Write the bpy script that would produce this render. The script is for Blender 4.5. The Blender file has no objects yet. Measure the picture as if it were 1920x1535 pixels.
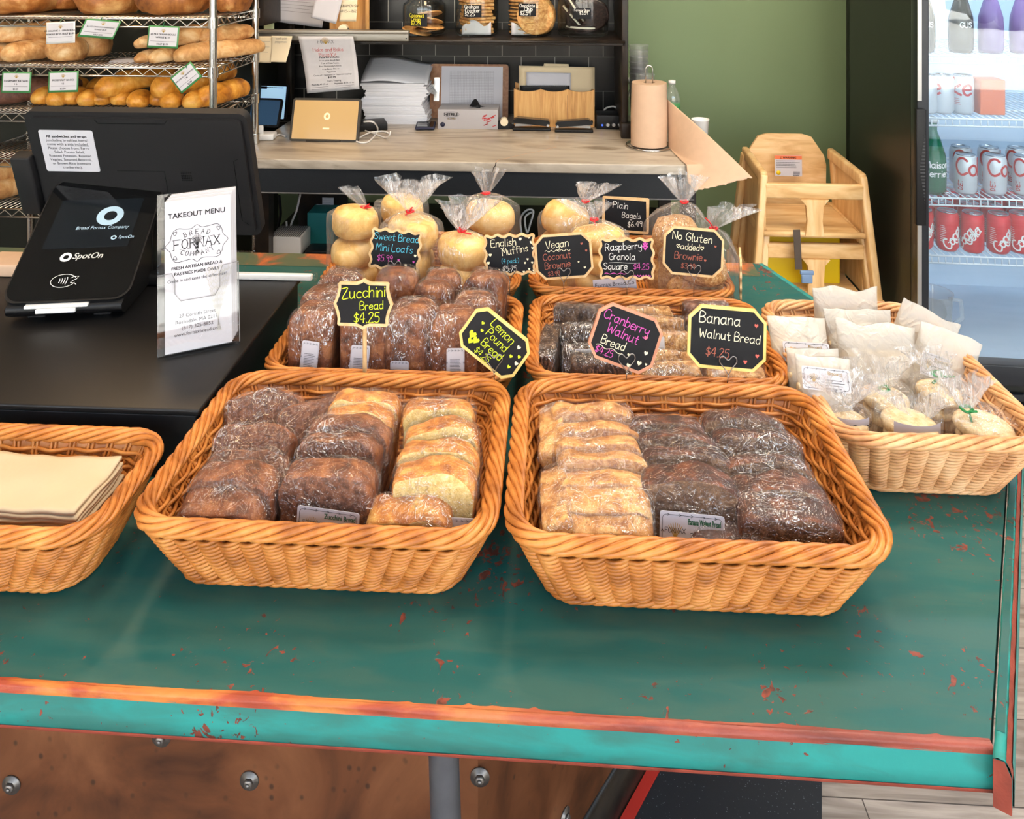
import bpy, bmesh, math, random
from mathutils import Vector, Matrix, Euler, noise as mnoise
random.seed(7)
S = bpy.context.scene
COL = S.collection
PI = math.pi

# ---------------------------------------------------------------- camera, world, light, exposure
YAW = math.radians(3.04)
HC = 1.66                        # eye height
FPX = 1470.0                     # focal length in pixels of a 1920 wide frame
CA, SA = math.cos(YAW), math.sin(YAW)
cam_d = bpy.data.cameras.new('camera')
cam = bpy.data.objects.new('camera', cam_d); COL.objects.link(cam)
cam.location = (0, 0, HC); cam.rotation_euler = (PI/2, 0, YAW)
cam_d.sensor_width = 36; cam_d.lens = 36*FPX/1920
cam_d.shift_y = -867.5/1920      # level camera with a falling lens: uprights stay upright
cam_d.clip_start = .02
S.camera = cam
S.view_settings.view_transform = 'Standard'
S.view_settings.look = 'None'
S.view_settings.gamma = 1
S.view_settings.use_curve_mapping = False
S.view_settings.exposure = -0.2

world = bpy.data.worlds.new('sky'); S.world = world
world.use_nodes = True
wn = world.node_tree.nodes; wl = world.node_tree.links
bgn = wn['Background']
sky = wn.new('ShaderNodeTexSky')
sky.sky_type = 'HOSEK_WILKIE'; sky.turbidity = 3.0; sky.ground_albedo = .4
sky.sun_direction = Vector((-.3, .75, .6)).normalized()
hsv = wn.new('ShaderNodeHueSaturation'); hsv.inputs['Saturation'].default_value = .55
wl.new(sky.outputs[0], hsv.inputs['Color']); wl.new(hsv.outputs[0], bgn.inputs[0])
bgn.inputs[1].default_value = 46

def light(name, kind, loc, energy, color, size=None, rot=None, size_y=None, portal=False, spot=None):
    d = bpy.data.lights.new(name, kind); d.energy = energy; d.color = color
    if kind == 'AREA':
        d.shape = 'RECTANGLE' if size_y else 'DISK'; d.size = size
        if size_y: d.size_y = size_y
        if portal: d.cycles.is_portal = True
    elif kind == 'SUN':
        d.angle = size
    else:
        d.shadow_soft_size = size
        if spot: d.spot_size = spot; d.spot_blend = .6
    o = bpy.data.objects.new(name, d); COL.objects.link(o); o.location = loc
    if rot: o.rotation_euler = rot
    return o
# daylight: sun on the street only (it stands behind the building), sky through the shop windows
light('sun', 'SUN', (0, 0, 8), 42.0, (1, .97, .92), math.radians(.6), Vector((.3, -.75, -.75)).to_track_quat('-Z', 'Y').to_euler())
WINDOWS = [(-3.6, -.35, .38), (-.15, 2.1, .38), (2.3, 5.2, .03)]       # x ranges of the street windows, wall at y=-1.9
WY = -1.9
for x0, x1, zs in WINDOWS:
    light('window_portal', 'AREA', ((x0+x1)/2, WY+.02, (zs+3.0)/2), 1, (1, 1, 1), x1-x0, (PI/2, 0, 0), 3.0-zs, portal=True)
# warm ceiling lamps of the shop
LAMPS = [(-1.3, 2.3, 60), (-.3, 2.55, 50), (-1.15, .75, 26), (.5, 2.2, 14), (-2.4, 1.9, 40), (.45, .9, 10)]
for x, y, e in LAMPS:
    light('ceiling_lamp_light', 'SPOT', (x, y, 2.95), e*.95, (1.0, .68, .38), .14, (0, 0, 0), spot=math.radians(125))

for x, y, e in ((.9, 1.5, 46), (-.5, .35, 22), (1.9, .6, 36)):   # unseen overhead lights, added for soft light and shadows from above
    light('added_top_light', 'AREA', (x, y, 3.06), e, (1.0, .92, .82), 1.0, (0, 0, 0), .5)

# ---------------------------------------------------------------- places read from the photograph
def ray(px, py):
    u = (px-960)/FPX; v = (py+100)/FPX
    return Vector((-SA+u*CA, CA+u*SA, -v))
def atz(px, py, z):
    r = ray(px, py); t = (z-HC)/r.z
    return Vector((0, 0, HC)) + r*t
def aty(px, py, y):
    r = ray(px, py); t = y/r.y
    return Vector((0, 0, HC)) + r*t

# ---------------------------------------------------------------- materials
def nmat(name):
    m = bpy.data.materials.new(name); m.use_nodes = True
    n = m.node_tree.nodes; l = m.node_tree.links
    return m, n, l, n['Principled BSDF']
def lin(c):
    return tuple(((v/255)/12.92 if v/255 <= .04045 else ((v/255+.055)/1.055)**2.4) for v in c) + (1,)
def mat(name, rgb, rough=.5, metal=0, spec=.5, bump=0, bscale=200, var=0, vscale=12, trans=0, ior=1.45, coat=0, emit=None, estr=0, alpha=1, dark=None):
    """rgb in 0-255 sRGB; var mixes the colour with a second one over a noise"""
    m, n, l, p = nmat(name)
    c = lin(rgb)
    p.inputs['Base Color'].default_value = c
    p.inputs['Roughness'].default_value = rough
    p.inputs['Metallic'].default_value = metal
    p.inputs['Specular IOR Level'].default_value = spec
    p.inputs['IOR'].default_value = ior
    if trans: p.inputs['Transmission Weight'].default_value = trans
    if coat: p.inputs['Coat Weight'].default_value = coat; p.inputs['Coat Roughness'].default_value = .15
    if alpha < 1: p.inputs['Alpha'].default_value = alpha
    if emit:
        p.inputs['Emission Color'].default_value = lin(emit); p.inputs['Emission Strength'].default_value = estr
    if var or bump:
        tc = n.new('ShaderNodeTexCoord')
    if var:
        t = n.new('ShaderNodeTexNoise'); t.inputs['Scale'].default_value = vscale; t.inputs['Detail'].default_value = 6
        l.new(tc.outputs['Object'], t.inputs['Vector'])
        r = n.new('ShaderNodeValToRGB')
        r.color_ramp.elements[0].position = .32; r.color_ramp.elements[1].position = .68
        d = lin(dark) if dark else tuple(v*(1-var) for v in c[:3])+(1,)
        r.color_ramp.elements[0].color = d; r.color_ramp.elements[1].color = c
        l.new(t.outputs['Fac'], r.inputs['Fac']); l.new(r.outputs['Color'], p.inputs['Base Color'])
    if bump:
        b = n.new('ShaderNodeTexNoise'); b.inputs['Scale'].default_value = bscale; b.inputs['Detail'].default_value = 4
        l.new(tc.outputs['Object'], b.inputs['Vector'])
        bn = n.new('ShaderNodeBump'); bn.inputs['Strength'].default_value = bump; bn.inputs['Distance'].default_value = .002
        l.new(b.outputs['Fac'], bn.inputs['Height']); l.new(bn.outputs['Normal'], p.inputs['Normal'])
    return m
def ramp(n, stops):
    r = n.new('ShaderNodeValToRGB'); cr = r.color_ramp
    while len(cr.elements) < len(stops): cr.elements.new(.5)
    for e, (pos, c) in zip(cr.elements, stops):
        e.position = pos; e.color = lin(c) if len(c) == 3 else c
    return r
def noise(n, l, tc, scale, detail=5, dist=0, vec=None, rough=.55):
    t = n.new('ShaderNodeTexNoise'); t.inputs['Scale'].default_value = scale; t.inputs['Detail'].default_value = detail
    t.inputs['Distortion'].default_value = dist; t.inputs['Roughness'].default_value = rough
    l.new(vec if vec else tc, t.inputs['Vector']); return t
def mapping(n, l, src, scale=(1, 1, 1), loc=(0, 0, 0), rot=(0, 0, 0)):
    m = n.new('ShaderNodeMapping'); m.inputs['Scale'].default_value = scale; m.inputs['Location'].default_value = loc
    m.inputs['Rotation'].default_value = rot
    l.new(src, m.inputs['Vector']); return m.outputs[0]
def mix(n, l, fac, a, b, blend='MIX'):
    m = n.new('ShaderNodeMix'); m.data_type = 'RGBA'; m.blend_type = blend
    for s, v in ((m.inputs['Factor'], fac), (m.inputs[6], a), (m.inputs[7], b)):
        if isinstance(v, (int, float)): s.default_value = v
        elif isinstance(v, tuple): s.default_value = lin(v) if len(v) == 3 else v
        else: l.new(v, s)
    return m.outputs[2]
def bump(n, l, p, h, strength, dist=.002):
    b = n.new('ShaderNodeBump'); b.inputs['Strength'].default_value = strength; b.inputs['Distance'].default_value = dist
    l.new(h, b.inputs['Height']); l.new(b.outputs['Normal'], p.inputs['Normal']); return b
def math_(n, l, op, a, b=None, clamp=False):
    m = n.new('ShaderNodeMath'); m.operation = op; m.use_clamp = clamp
    for i, v in enumerate((a, b)):
        if v is None: continue
        if isinstance(v, (int, float)): m.inputs[i].default_value = v
        else: l.new(v, m.inputs[i])
    return m.outputs[0]

M = {}
def wicker(name, c0, c1, c2):
    m, n, l, p = nmat(name)
    tc = n.new('ShaderNodeTexCoord').outputs['Object']
    t = noise(n, l, tc, 28, 4)
    r = ramp(n, [(.3, c0), (.5, c1), (.72, c2)])
    l.new(t.outputs['Fac'], r.inputs['Fac']); l.new(r.outputs[0], p.inputs['Base Color'])
    p.inputs['Roughness'].default_value = .38; p.inputs['Specular IOR Level'].default_value = .45
    f = noise(n, l, tc, 900, 2); bump(n, l, p, f.outputs['Fac'], .25, .0006)
    return m
M['wicker'] = wicker('wicker', (148, 84, 32), (190, 116, 50), (214, 146, 76))
M['wicker_daylit'] = wicker('wicker paled by daylight', (168, 112, 66), (206, 152, 100), (226, 182, 134))  # same wicker, window daylight on the end basket put into its colour

def painted(name, base, dark, amount, edge=False):
    m, n, l, p = nmat(name)
    tc = n.new('ShaderNodeTexCoord').outputs['Object']
    big = noise(n, l, tc, 3.2, 5)
    col = mix(n, l, big.outputs['Fac'], dark, base)
    st = noise(n, l, None, 26, 6, .6, vec=mapping(n, l, tc, (.35, 1.6, 1)))
    r0 = ramp(n, [(.42, (0, 0, 0)), (.62, (255, 255, 255))]); l.new(st.outputs['Fac'], r0.inputs['Fac'])
    f0 = math_(n, l, 'MULTIPLY', r0.outputs[0], .55)
    col = mix(n, l, f0, col, (58, 92, 82))
    # chips down to the red undercoat: a few clusters
    ch = noise(n, l, tc, 130, 3, .5); cl = noise(n, l, tc, 6.3, 3)
    ch2 = noise(n, l, tc, 48, 4, .8); chm = math_(n, l, 'MAXIMUM', ch.outputs['Fac'], math_(n, l, 'MULTIPLY', ch2.outputs['Fac'], 1.0))
    s = math_(n, l, 'ADD', chm, math_(n, l, 'MULTIPLY', cl.outputs['Fac'], .55))
    r1 = ramp(n, [(amount, (0, 0, 0)), (amount+.02, (255, 255, 255))]); l.new(s, r1.inputs['Fac'])
    uc = noise(n, l, tc, 90, 3)
    r2 = ramp(n, [(.4, (84, 50, 42)), (.62, (140, 66, 50))]); l.new(uc.outputs['Fac'], r2.inputs['Fac'])
    col = mix(n, l, r1.outputs[0], col, r2.outputs[0])
    l.new(col, p.inputs['Base Color'])
    p.inputs['Roughness'].default_value = .5; p.inputs['Specular IOR Level'].default_value = .35
    fine = noise(n, l, tc, 240, 3)
    h = math_(n, l, 'SUBTRACT', math_(n, l, 'MULTIPLY', fine.outputs['Fac'], .25), r1.outputs[0])
    bump(n, l, p, h, .35, .001)
    return m
M['teal_top'] = painted('worn teal paint', (30, 98, 92), (18, 72, 71), .962)
M['teal_face'] = painted('teal paint on fascia', (48, 150, 142), (36, 128, 122), .99)
def worn_edge():
    m, n, l, p = nmat('worn edge, bare wood and red paint')
    tc = n.new('ShaderNodeTexCoord').outputs['Object']
    t = noise(n, l, None, 30, 6, .4, vec=mapping(n, l, tc, (.25, 1, 1)))
    r = ramp(n, [(.3, (120, 44, 28)), (.45, (160, 64, 36)), (.56, (196, 116, 50)), (.75, (190, 140, 78))])
    l.new(t.outputs['Fac'], r.inputs['Fac'])
    r2 = ramp(n, [(.3, (104, 46, 36)), (.5, (146, 66, 50)), (.75, (150, 96, 70))]); l.new(t.outputs['Fac'], r2.inputs['Fac'])
    sx = n.new('ShaderNodeSeparateXYZ'); l.new(tc, sx.inputs[0])
    l.new(mix(n, l, math_(n, l, 'MULTIPLY', math_(n, l, 'ADD', sx.outputs['X'], .25), 2.2, True), r.outputs[0], r2.outputs[0]), p.inputs['Base Color'])
    p.inputs['Roughness'].default_value = .5
    f = noise(n, l, tc, 120, 4); bump(n, l, p, f.outputs['Fac'], .4, .002)
    return m
M['edge'] = worn_edge()
def back_edge():
    m, n, l, p = nmat('worn back strip, green over orange')
    tc = n.new('ShaderNodeTexCoord').outputs['Object']
    t = noise(n, l, tc, 11, 6, .8)
    r = ramp(n, [(.3, (58, 84, 66)), (.5, (84, 88, 62)), (.58, (160, 84, 48)), (.68, (196, 116, 44)), (.8, (150, 66, 44))])
    l.new(t.outputs['Fac'], r.inputs['Fac']); l.new(r.outputs[0], p.inputs['Base Color']); p.inputs['Roughness'].default_value = .55
    return m
M['back_edge'] = back_edge()
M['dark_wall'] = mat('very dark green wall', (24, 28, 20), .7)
M['red_paint'] = mat('worn red paint', (150, 66, 50), .5, var=.35, vscale=40, bump=.3, bscale=150)
def copper():
    m, n, l, p = nmat('aged copper sheet')
    tc = n.new('ShaderNodeTexCoord').outputs['Object']
    t = noise(n, l, tc, 5, 7, .8)
    r = ramp(n, [(.3, (58, 33, 20)), (.46, (112, 66, 38)), (.62, (136, 86, 54)), (.78, (158, 112, 78))])
    l.new(t.outputs['Fac'], r.inputs['Fac'])
    v = n.new('ShaderNodeTexVoronoi'); v.inputs['Scale'].default_value = 46; l.new(mapping(n, l, tc, (1, 1, .8)), v.inputs['Vector'])
    r2 = ramp(n, [(.1, (255, 255, 255)), (.22, (0, 0, 0))]); l.new(v.outputs['Distance'], r2.inputs['Fac'])
    k = noise(n, l, tc, 12, 3); r3 = ramp(n, [(.44, (0, 0, 0)), (.58, (255, 255, 255))]); l.new(k.outputs['Fac'], r3.inputs['Fac'])
    f = math_(n, l, 'MULTIPLY', r2.outputs[0], r3.outputs[0])
    col = mix(n, l, math_(n, l, 'MULTIPLY', f, .75), r.outputs[0], (48, 34, 26))
    l.new(col, p.inputs['Base Color'])
    p.inputs['Metallic'].default_value = .35; p.inputs['Roughness'].default_value = .5
    return m
M['copper'] = copper()
def planks():
    m, n, l, p = nmat('grey oak planks')
    tc = n.new('ShaderNodeTexCoord').outputs['Object']
    b = n.new('ShaderNodeTexBrick')
    b.offset = .37; b.inputs['Scale'].default_value = 1; b.inputs['Mortar Size'].default_value = .0012
    b.inputs['Brick Width'].default_value = 1.22; b.inputs['Row Height'].default_value = .178
    b.inputs['Color1'].default_value = lin((186, 172, 160)); b.inputs['Color2'].default_value = lin((164, 150, 138)); b.inputs['Mortar'].default_value = lin((72, 60, 52))
    b.inputs['Bias'].default_value = 0
    l.new(mapping(n, l, tc, loc=(.1, -.05, 0)), b.inputs['Vector'])
    g = noise(n, l, None, 7, 8, 1.2, vec=mapping(n, l, tc, (.5, 5, 1)))
    r = ramp(n, [(.3, (150, 140, 132)), (.6, (255, 255, 255))]); l.new(g.outputs['Fac'], r.inputs['Fac'])
    l.new(mix(n, l, .8, b.outputs['Color'], r.outputs[0], 'MULTIPLY'), p.inputs['Base Color'])
    p.inputs['Roughness'].default_value = .45
    bump(n, l, p, g.outputs['Fac'], .1)
    return m
M['planks'] = planks()
def marble():
    m, n, l, p = nmat('beige marble')
    tc = n.new('ShaderNodeTexCoord').outputs['Object']
    t = noise(n, l, None, 3.5, 9, 1.6, vec=mapping(n, l, tc, (.5, 2.2, 2.2), rot=(0, 0, .25)))
    r = ramp(n, [(.25, (118, 106, 92)), (.42, (168, 156, 140)), (.55, (188, 178, 162)), (.66, (136, 122, 104)), (.8, (180, 170, 154))])
    l.new(t.outputs['Fac'], r.inputs['Fac']); l.new(r.outputs[0], p.inputs['Base Color'])
    p.inputs['Roughness'].default_value = .3
    return m
M['marble'] = marble()
def tiles():
    m, n, l, p = nmat('black wall tiles with white grout')
    tc = n.new('ShaderNodeTexCoord').outputs['Object']
    b = n.new('ShaderNodeTexBrick'); b.offset = .43
    b.inputs['Scale'].default_value = 1; b.inputs['Mortar Size'].default_value = .0018
    b.inputs['Brick Width'].default_value = .15; b.inputs['Row Height'].default_value = .152
    b.inputs['Color1'].default_value = lin((14, 14, 13)); b.inputs['Color2'].default_value = lin((19, 18, 17)); b.inputs['Mortar'].default_value = lin((150, 148, 142))
    sx = n.new('ShaderNodeSeparateXYZ'); l.new(tc, sx.inputs[0]); cx = n.new('ShaderNodeCombineXYZ')
    l.new(sx.outputs['X'], cx.inputs[0]); l.new(sx.outputs['Z'], cx.inputs[1])
    l.new(mapping(n, l, cx.outputs[0], loc=(.06, .02, 0)), b.inputs['Vector'])
    fz = math_(n, l, 'FRACT', math_(n, l, 'DIVIDE', math_(n, l, 'ADD', sx.outputs['Z'], .02+.0009), .152)); hz = math_(n, l, 'LESS_THAN', fz, .018)
    l.new(mix(n, l, math_(n, l, 'MULTIPLY', hz, .85), b.outputs['Color'], (24, 23, 22)), p.inputs['Base Color'])
    p.inputs['Roughness'].default_value = .3
    return m
M['tiles'] = tiles()
def wood(name, c0, c1, c2, sc=(1, 1, 8), rough=.4, scale=6):
    m, n, l, p = nmat(name)
    tc = n.new('ShaderNodeTexCoord').outputs['Object']
    t = noise(n, l, None, scale, 6, .7, vec=mapping(n, l, tc, sc))
    r = ramp(n, [(.3, c0), (.52, c1), (.75, c2)])
    l.new(t.outputs['Fac'], r.inputs['Fac']); l.new(r.outputs[0], p.inputs['Base Color'])
    p.inputs['Roughness'].default_value = rough
    bump(n, l, p, t.outputs['Fac'], .08)
    return m
M['beech'] = wood('pale beech', (200, 154, 96), (222, 182, 126), (234, 202, 152), (6, 6, 1.2), .35)
M['beech_x'] = wood('pale beech, grain across', (200, 154, 96), (222, 182, 126), (234, 202, 152), (1.2, 6, 6), .35)
M['bamboo'] = wood('bamboo', (178, 124, 66), (208, 156, 92), (222, 176, 112), (14, 14, 1.0), .4)
M['sign_wood'] = wood('pale sign wood', (196, 154, 100), (216, 178, 126), (226, 194, 146), (8, 8, 8), .5)
M['sign_yellow'] = wood('yellow painted sign wood', (214, 178, 92), (226, 194, 112), (232, 206, 130), (8, 8, 8), .5)
M['sign_rose'] = wood('rose stained sign wood', (176, 116, 88), (196, 136, 106), (206, 150, 118), (8, 8, 8), .5)
M['board'] = wood('clipboard hardboard', (128, 84, 50), (150, 102, 64), (164, 116, 76), (10, 10, 10), .5)
M['black_wood'] = mat('black painted wood', (26, 23, 20), .35, var=.5, vscale=25, dark=(44, 34, 26), bump=.2, bscale=80)
M['apron'] = mat('black board with scuffs', (26, 30, 34), .5, bump=.2, bscale=300)
M['green'] = mat('sage green wall paint', (124, 142, 102), .6, bump=.06, bscale=500)
M['cream_wall'] = mat('cream wall paint', (214, 204, 186), .7)
M['ceiling'] = mat('white ceiling paint', (206, 200, 190), .8)
M['chalk'] = mat('chalkboard', (22, 22, 25), .6, spec=.3, var=.25, vscale=30)
M['black_plastic'] = mat('black plastic', (17, 17, 18), .42, spec=.35, bump=.06, bscale=1500)
M['black_matte'] = mat('matte charcoal plastic', (28, 27, 28), .55, spec=.35, bump=.1, bscale=1800)
M['black_gloss'] = mat('black glass screen', (8, 9, 10), .06)
M['laminate'] = mat('black laminate', (22, 21, 21), .38, spec=.4, bump=.08, bscale=1600)
M['dark_grey'] = mat('dark grey plastic', (58, 58, 60), .45)
M['white_plastic'] = mat('white plastic', (226, 224, 220), .4)
M['white'] = mat('white paper', (194, 192, 197), .6)
M['paper'] = mat('paper', (192, 189, 190), .7, var=.06, vscale=30)
M['cream_paper'] = mat('cream note paper', (226, 210, 178), .7)
M['manila'] = mat('manila card', (222, 202, 164), .6)
M['kraft'] = mat('brown kraft paper', (208, 176, 148), .75, var=.06, vscale=40, bump=.1, bscale=300)
M['napkin'] = mat('cream paper napkin', (206, 184, 150), .85, var=.1, vscale=9, bump=.5, bscale=60)
M['ink'] = mat('black ink', (30, 28, 28), .6)
M['grey_ink'] = mat('grey ink', (120, 118, 118), .6)
M['pale_ink'] = mat('pale grey ink', (188, 184, 178), .6)
M['red_ink'] = mat('red ink', (186, 40, 34), .6)
M['gold_ink'] = mat('gold ink', (176, 142, 66), .6)
M['green_ink'] = mat('green ink', (40, 110, 70), .6)
M['chalk_white'] = mat('white chalk', (232, 230, 222), .8)
M['chalk_cream'] = mat('cream chalk', (236, 226, 190), .8)
M['chalk_lime'] = mat('lime chalk', (206, 224, 40), .8)
M['chalk_yellow'] = mat('yellow chalk', (226, 212, 50), .8)
M['chalk_teal'] = mat('teal chalk', (84, 178, 200), .8)
M['chalk_pink'] = mat('pink chalk', (206, 84, 170), .8)
M['chalk_rose'] = mat('rose chalk', (206, 104, 130), .8)
M['chalk_brown'] = mat('rust chalk', (170, 96, 76), .8)
M['chalk_red'] = mat('red chalk', (206, 96, 84), .8)
M['chrome'] = mat('chrome wire', (205, 203, 198), .18, metal=1)
M['steel'] = mat('brushed steel', (170, 168, 164), .32, metal=1)
M['alu'] = mat('brushed aluminium', (150, 144, 134), .45, metal=.8)
M['pipe'] = mat('grey steel pipe', (112, 114, 120), .42, metal=.7, var=.15, vscale=30)
M['bolt'] = mat('dull bolt steel', (132, 126, 120), .4, metal=.85)
M['red_tie'] = mat('red twist tie', (204, 30, 36), .4)
M['green_tie'] = mat('green twist tie', (30, 128, 62), .4)
M['rubber'] = mat('black speckled rubber', (26, 28, 32), .7)
M['navy'] = mat('navy cloth', (34, 38, 62), .6)
M['yellow'] = mat('yellow plastic', (226, 196, 26), .4)
M['teal_box'] = mat('teal carton', (40, 128, 124), .5)
M['grey_strap'] = mat('brown webbing', (78, 66, 56), .7)
M['blue_buckle'] = mat('blue grey buckle', (110, 136, 170), .4)
M['grey_rubber'] = mat('grey rubber cap', (96, 100, 108), .6)
M['orange'] = mat('orange print', (222, 116, 70), .5)
M['lcd'] = mat('lit pale blue screen', (150, 190, 226), .2, emit=(172, 212, 240), estr=.75)
M['lcd_dark'] = mat('lit deep blue screen', (40, 62, 84), .1, emit=(46, 74, 102), estr=.55)
M['lcd_gold'] = mat('lit gold screen', (170, 140, 96), .12, emit=(196, 156, 92), estr=.5)  # gold coloured screen that glows
M['lcd_logo'] = mat('lit logo', (226, 206, 160), .3, emit=(238, 220, 176), estr=.5)
M['sheets'] = mat('bright copy paper', (226, 224, 226), .65)
M['lcd_grey'] = mat('dim lit logo', (140, 160, 170), .3, emit=(150, 172, 184), estr=.75)
M['asphalt'] = mat('pale street paving', (190, 186, 178), .8, var=.1, vscale=2)
M['brick'] = mat('pale facade', (186, 178, 168), .8)
M['car'] = mat('car paint', (36, 42, 50), .25)
M['car_glass'] = mat('car glass', (20, 24, 28), .1)
def rubber_mat():
    m, n, l, p = nmat('speckled rubber')
    tc = n.new('ShaderNodeTexCoord').outputs['Object']
    v = n.new('ShaderNodeTexVoronoi'); v.inputs['Scale'].default_value = 190; l.new(tc, v.inputs['Vector'])
    r = ramp(n, [(.1, (120, 124, 132)), (.2, (30, 32, 37))]); l.new(v.outputs['Distance'], r.inputs['Fac'])
    k = noise(n, l, tc, 60, 3); r3 = ramp(n, [(.46, (0, 0, 0)), (.6, (255, 255, 255))]); l.new(k.outputs['Fac'], r3.inputs['Fac'])
    l.new(mix(n, l, r3.outputs[0], (30, 32, 37), r.outputs[0]), p.inputs['Base Color'])
    p.inputs['Roughness'].default_value = .7
    return m
M['rubber'] = rubber_mat()
# bread: crust and crumb
def crust(name, c0, c1, c2, scale=45, rough=.5, b=.6):
    m, n, l, p = nmat(name)
    oi = n.new('ShaderNodeObjectInfo')
    tc = n.new('ShaderNodeTexCoord').outputs['Object']
    add = n.new('ShaderNodeVectorMath'); add.operation = 'ADD'; l.new(tc, add.inputs[0])
    sc = n.new('ShaderNodeVectorMath'); sc.operation = 'SCALE'; sc.inputs[0].default_value = (7, 5, 3); l.new(oi.outputs['Random'], sc.inputs['Scale'])
    l.new(sc.outputs[0], add.inputs[1]); v = add.outputs[0]
    t = noise(n, l, None, scale, 8, .4, vec=v, rough=.65)
    r = ramp(n, [(.34, c0), (.5, c1), (.64, c2)])
    l.new(t.outputs['Fac'], r.inputs['Fac'])
    vo = n.new('ShaderNodeTexVoronoi'); vo.inputs['Scale'].default_value = max(260, scale*3); l.new(v, vo.inputs['Vector'])
    rp = ramp(n, [(.12, (96, 84, 76)), (.34, (255, 255, 255))]); l.new(vo.outputs['Distance'], rp.inputs['Fac'])
    pk = noise(n, l, None, scale*2.2, 2, vec=v); rk = ramp(n, [(.45, (0, 0, 0)), (.6, (255, 255, 255))]); l.new(pk.outputs['Fac'], rk.inputs['Fac'])
    col = mix(n, l, math_(n, l, 'MULTIPLY', rk.outputs[0], min(.9, b)), r.outputs[0], mix(n, l, 1, r.outputs[0], rp.outputs[0], 'MULTIPLY'))
    l.new(col, p.inputs['Base Color'])
    p.inputs['Roughness'].default_value = rough
    f = noise(n, l, None, scale*5, 5, vec=v)
    h = math_(n, l, 'ADD', math_(n, l, 'MULTIPLY', f.outputs['Fac'], .6), t.outputs['Fac'])
    bump(n, l, p, h, b, .004)
    return m
M['zuc_crust'] = crust('zucchini bread crust', (76, 38, 18), (128, 72, 38), (166, 104, 60))
M['zuc_crumb'] = crust('zucchini bread crumb', (78, 44, 26), (116, 70, 46), (146, 96, 66), 130)
M['lem_crust'] = crust('golden pound cake crust', (150, 80, 26), (204, 130, 54), (232, 182, 100))
M['lem_crumb'] = crust('yellow pound cake crumb', (210, 170, 92), (228, 196, 122), (238, 214, 150), 150)
M['lem_crumb2'] = M['lem_crumb']
M['ban_crust'] = crust('dark banana bread crust', (44, 20, 11), (78, 38, 20), (124, 68, 36))
M['ban_crumb'] = crust('banana bread crumb', (66, 42, 27), (100, 70, 46), (132, 98, 68), 110)
M['cran_crust'] = crust('cranberry bread crust', (150, 92, 46), (206, 146, 82), (232, 188, 124))
M['cran_crumb'] = crust('cranberry bread crumb', (140, 92, 64), (190, 140, 96), (200, 164, 124), 120)
M['gran_dark'] = crust('dark granola', (40, 26, 18), (72, 50, 36), (118, 90, 66), 90, b=1)
M['gran_gold'] = crust('golden granola', (140, 90, 42), (196, 142, 82), (232, 194, 138), 90, b=1)
M['brownie'] = crust('brownie', (62, 32, 20), (106, 64, 42), (138, 92, 66), 70)
M['minibrown'] = crust('brown mini loaf', (72, 36, 18), (122, 68, 36), (166, 106, 62), 40)
M['bun'] = crust('pale bun', (206, 154, 80), (228, 186, 112), (240, 208, 148), 22, .55, .12)
M['bun_gold'] = crust('golden bun top', (190, 132, 62), (216, 170, 98), (232, 200, 140), 16, .5, .15)
M['seedbread'] = crust('oat topped bread', (150, 94, 42), (204, 148, 84), (232, 196, 142), 160, .6, .8)
M['boule'] = crust('rustic boule crust', (104, 54, 20), (168, 104, 46), (212, 164, 102), 9, .5, .3)
M['baguette'] = crust('pale baguette crust', (160, 104, 54), (206, 156, 98), (230, 200, 152), 14, .55, .2)
M['goldloaf'] = crust('golden glazed loaf', (150, 84, 22), (206, 136, 42), (232, 176, 84), 14, .4, .2)
M['dark_loaf'] = crust('dark rye loaf', (58, 32, 22), (104, 66, 50), (134, 96, 78), 16, .6, .3)
M['cookie'] = crust('golden cookie', (168, 108, 50), (206, 150, 84), (226, 182, 122), 60, .6, .5)
M['cookie_dark'] = crust('dark chocolate cookie', (24, 14, 12), (46, 28, 24), (70, 46, 40), 80, .6, .5)
M['filling'] = mat('white filling', (226, 216, 200), .6)
M['rice_cookie'] = crust('pale tea cake', (196, 162, 112), (220, 194, 150), (234, 214, 178), 50, .6, .3)
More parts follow.
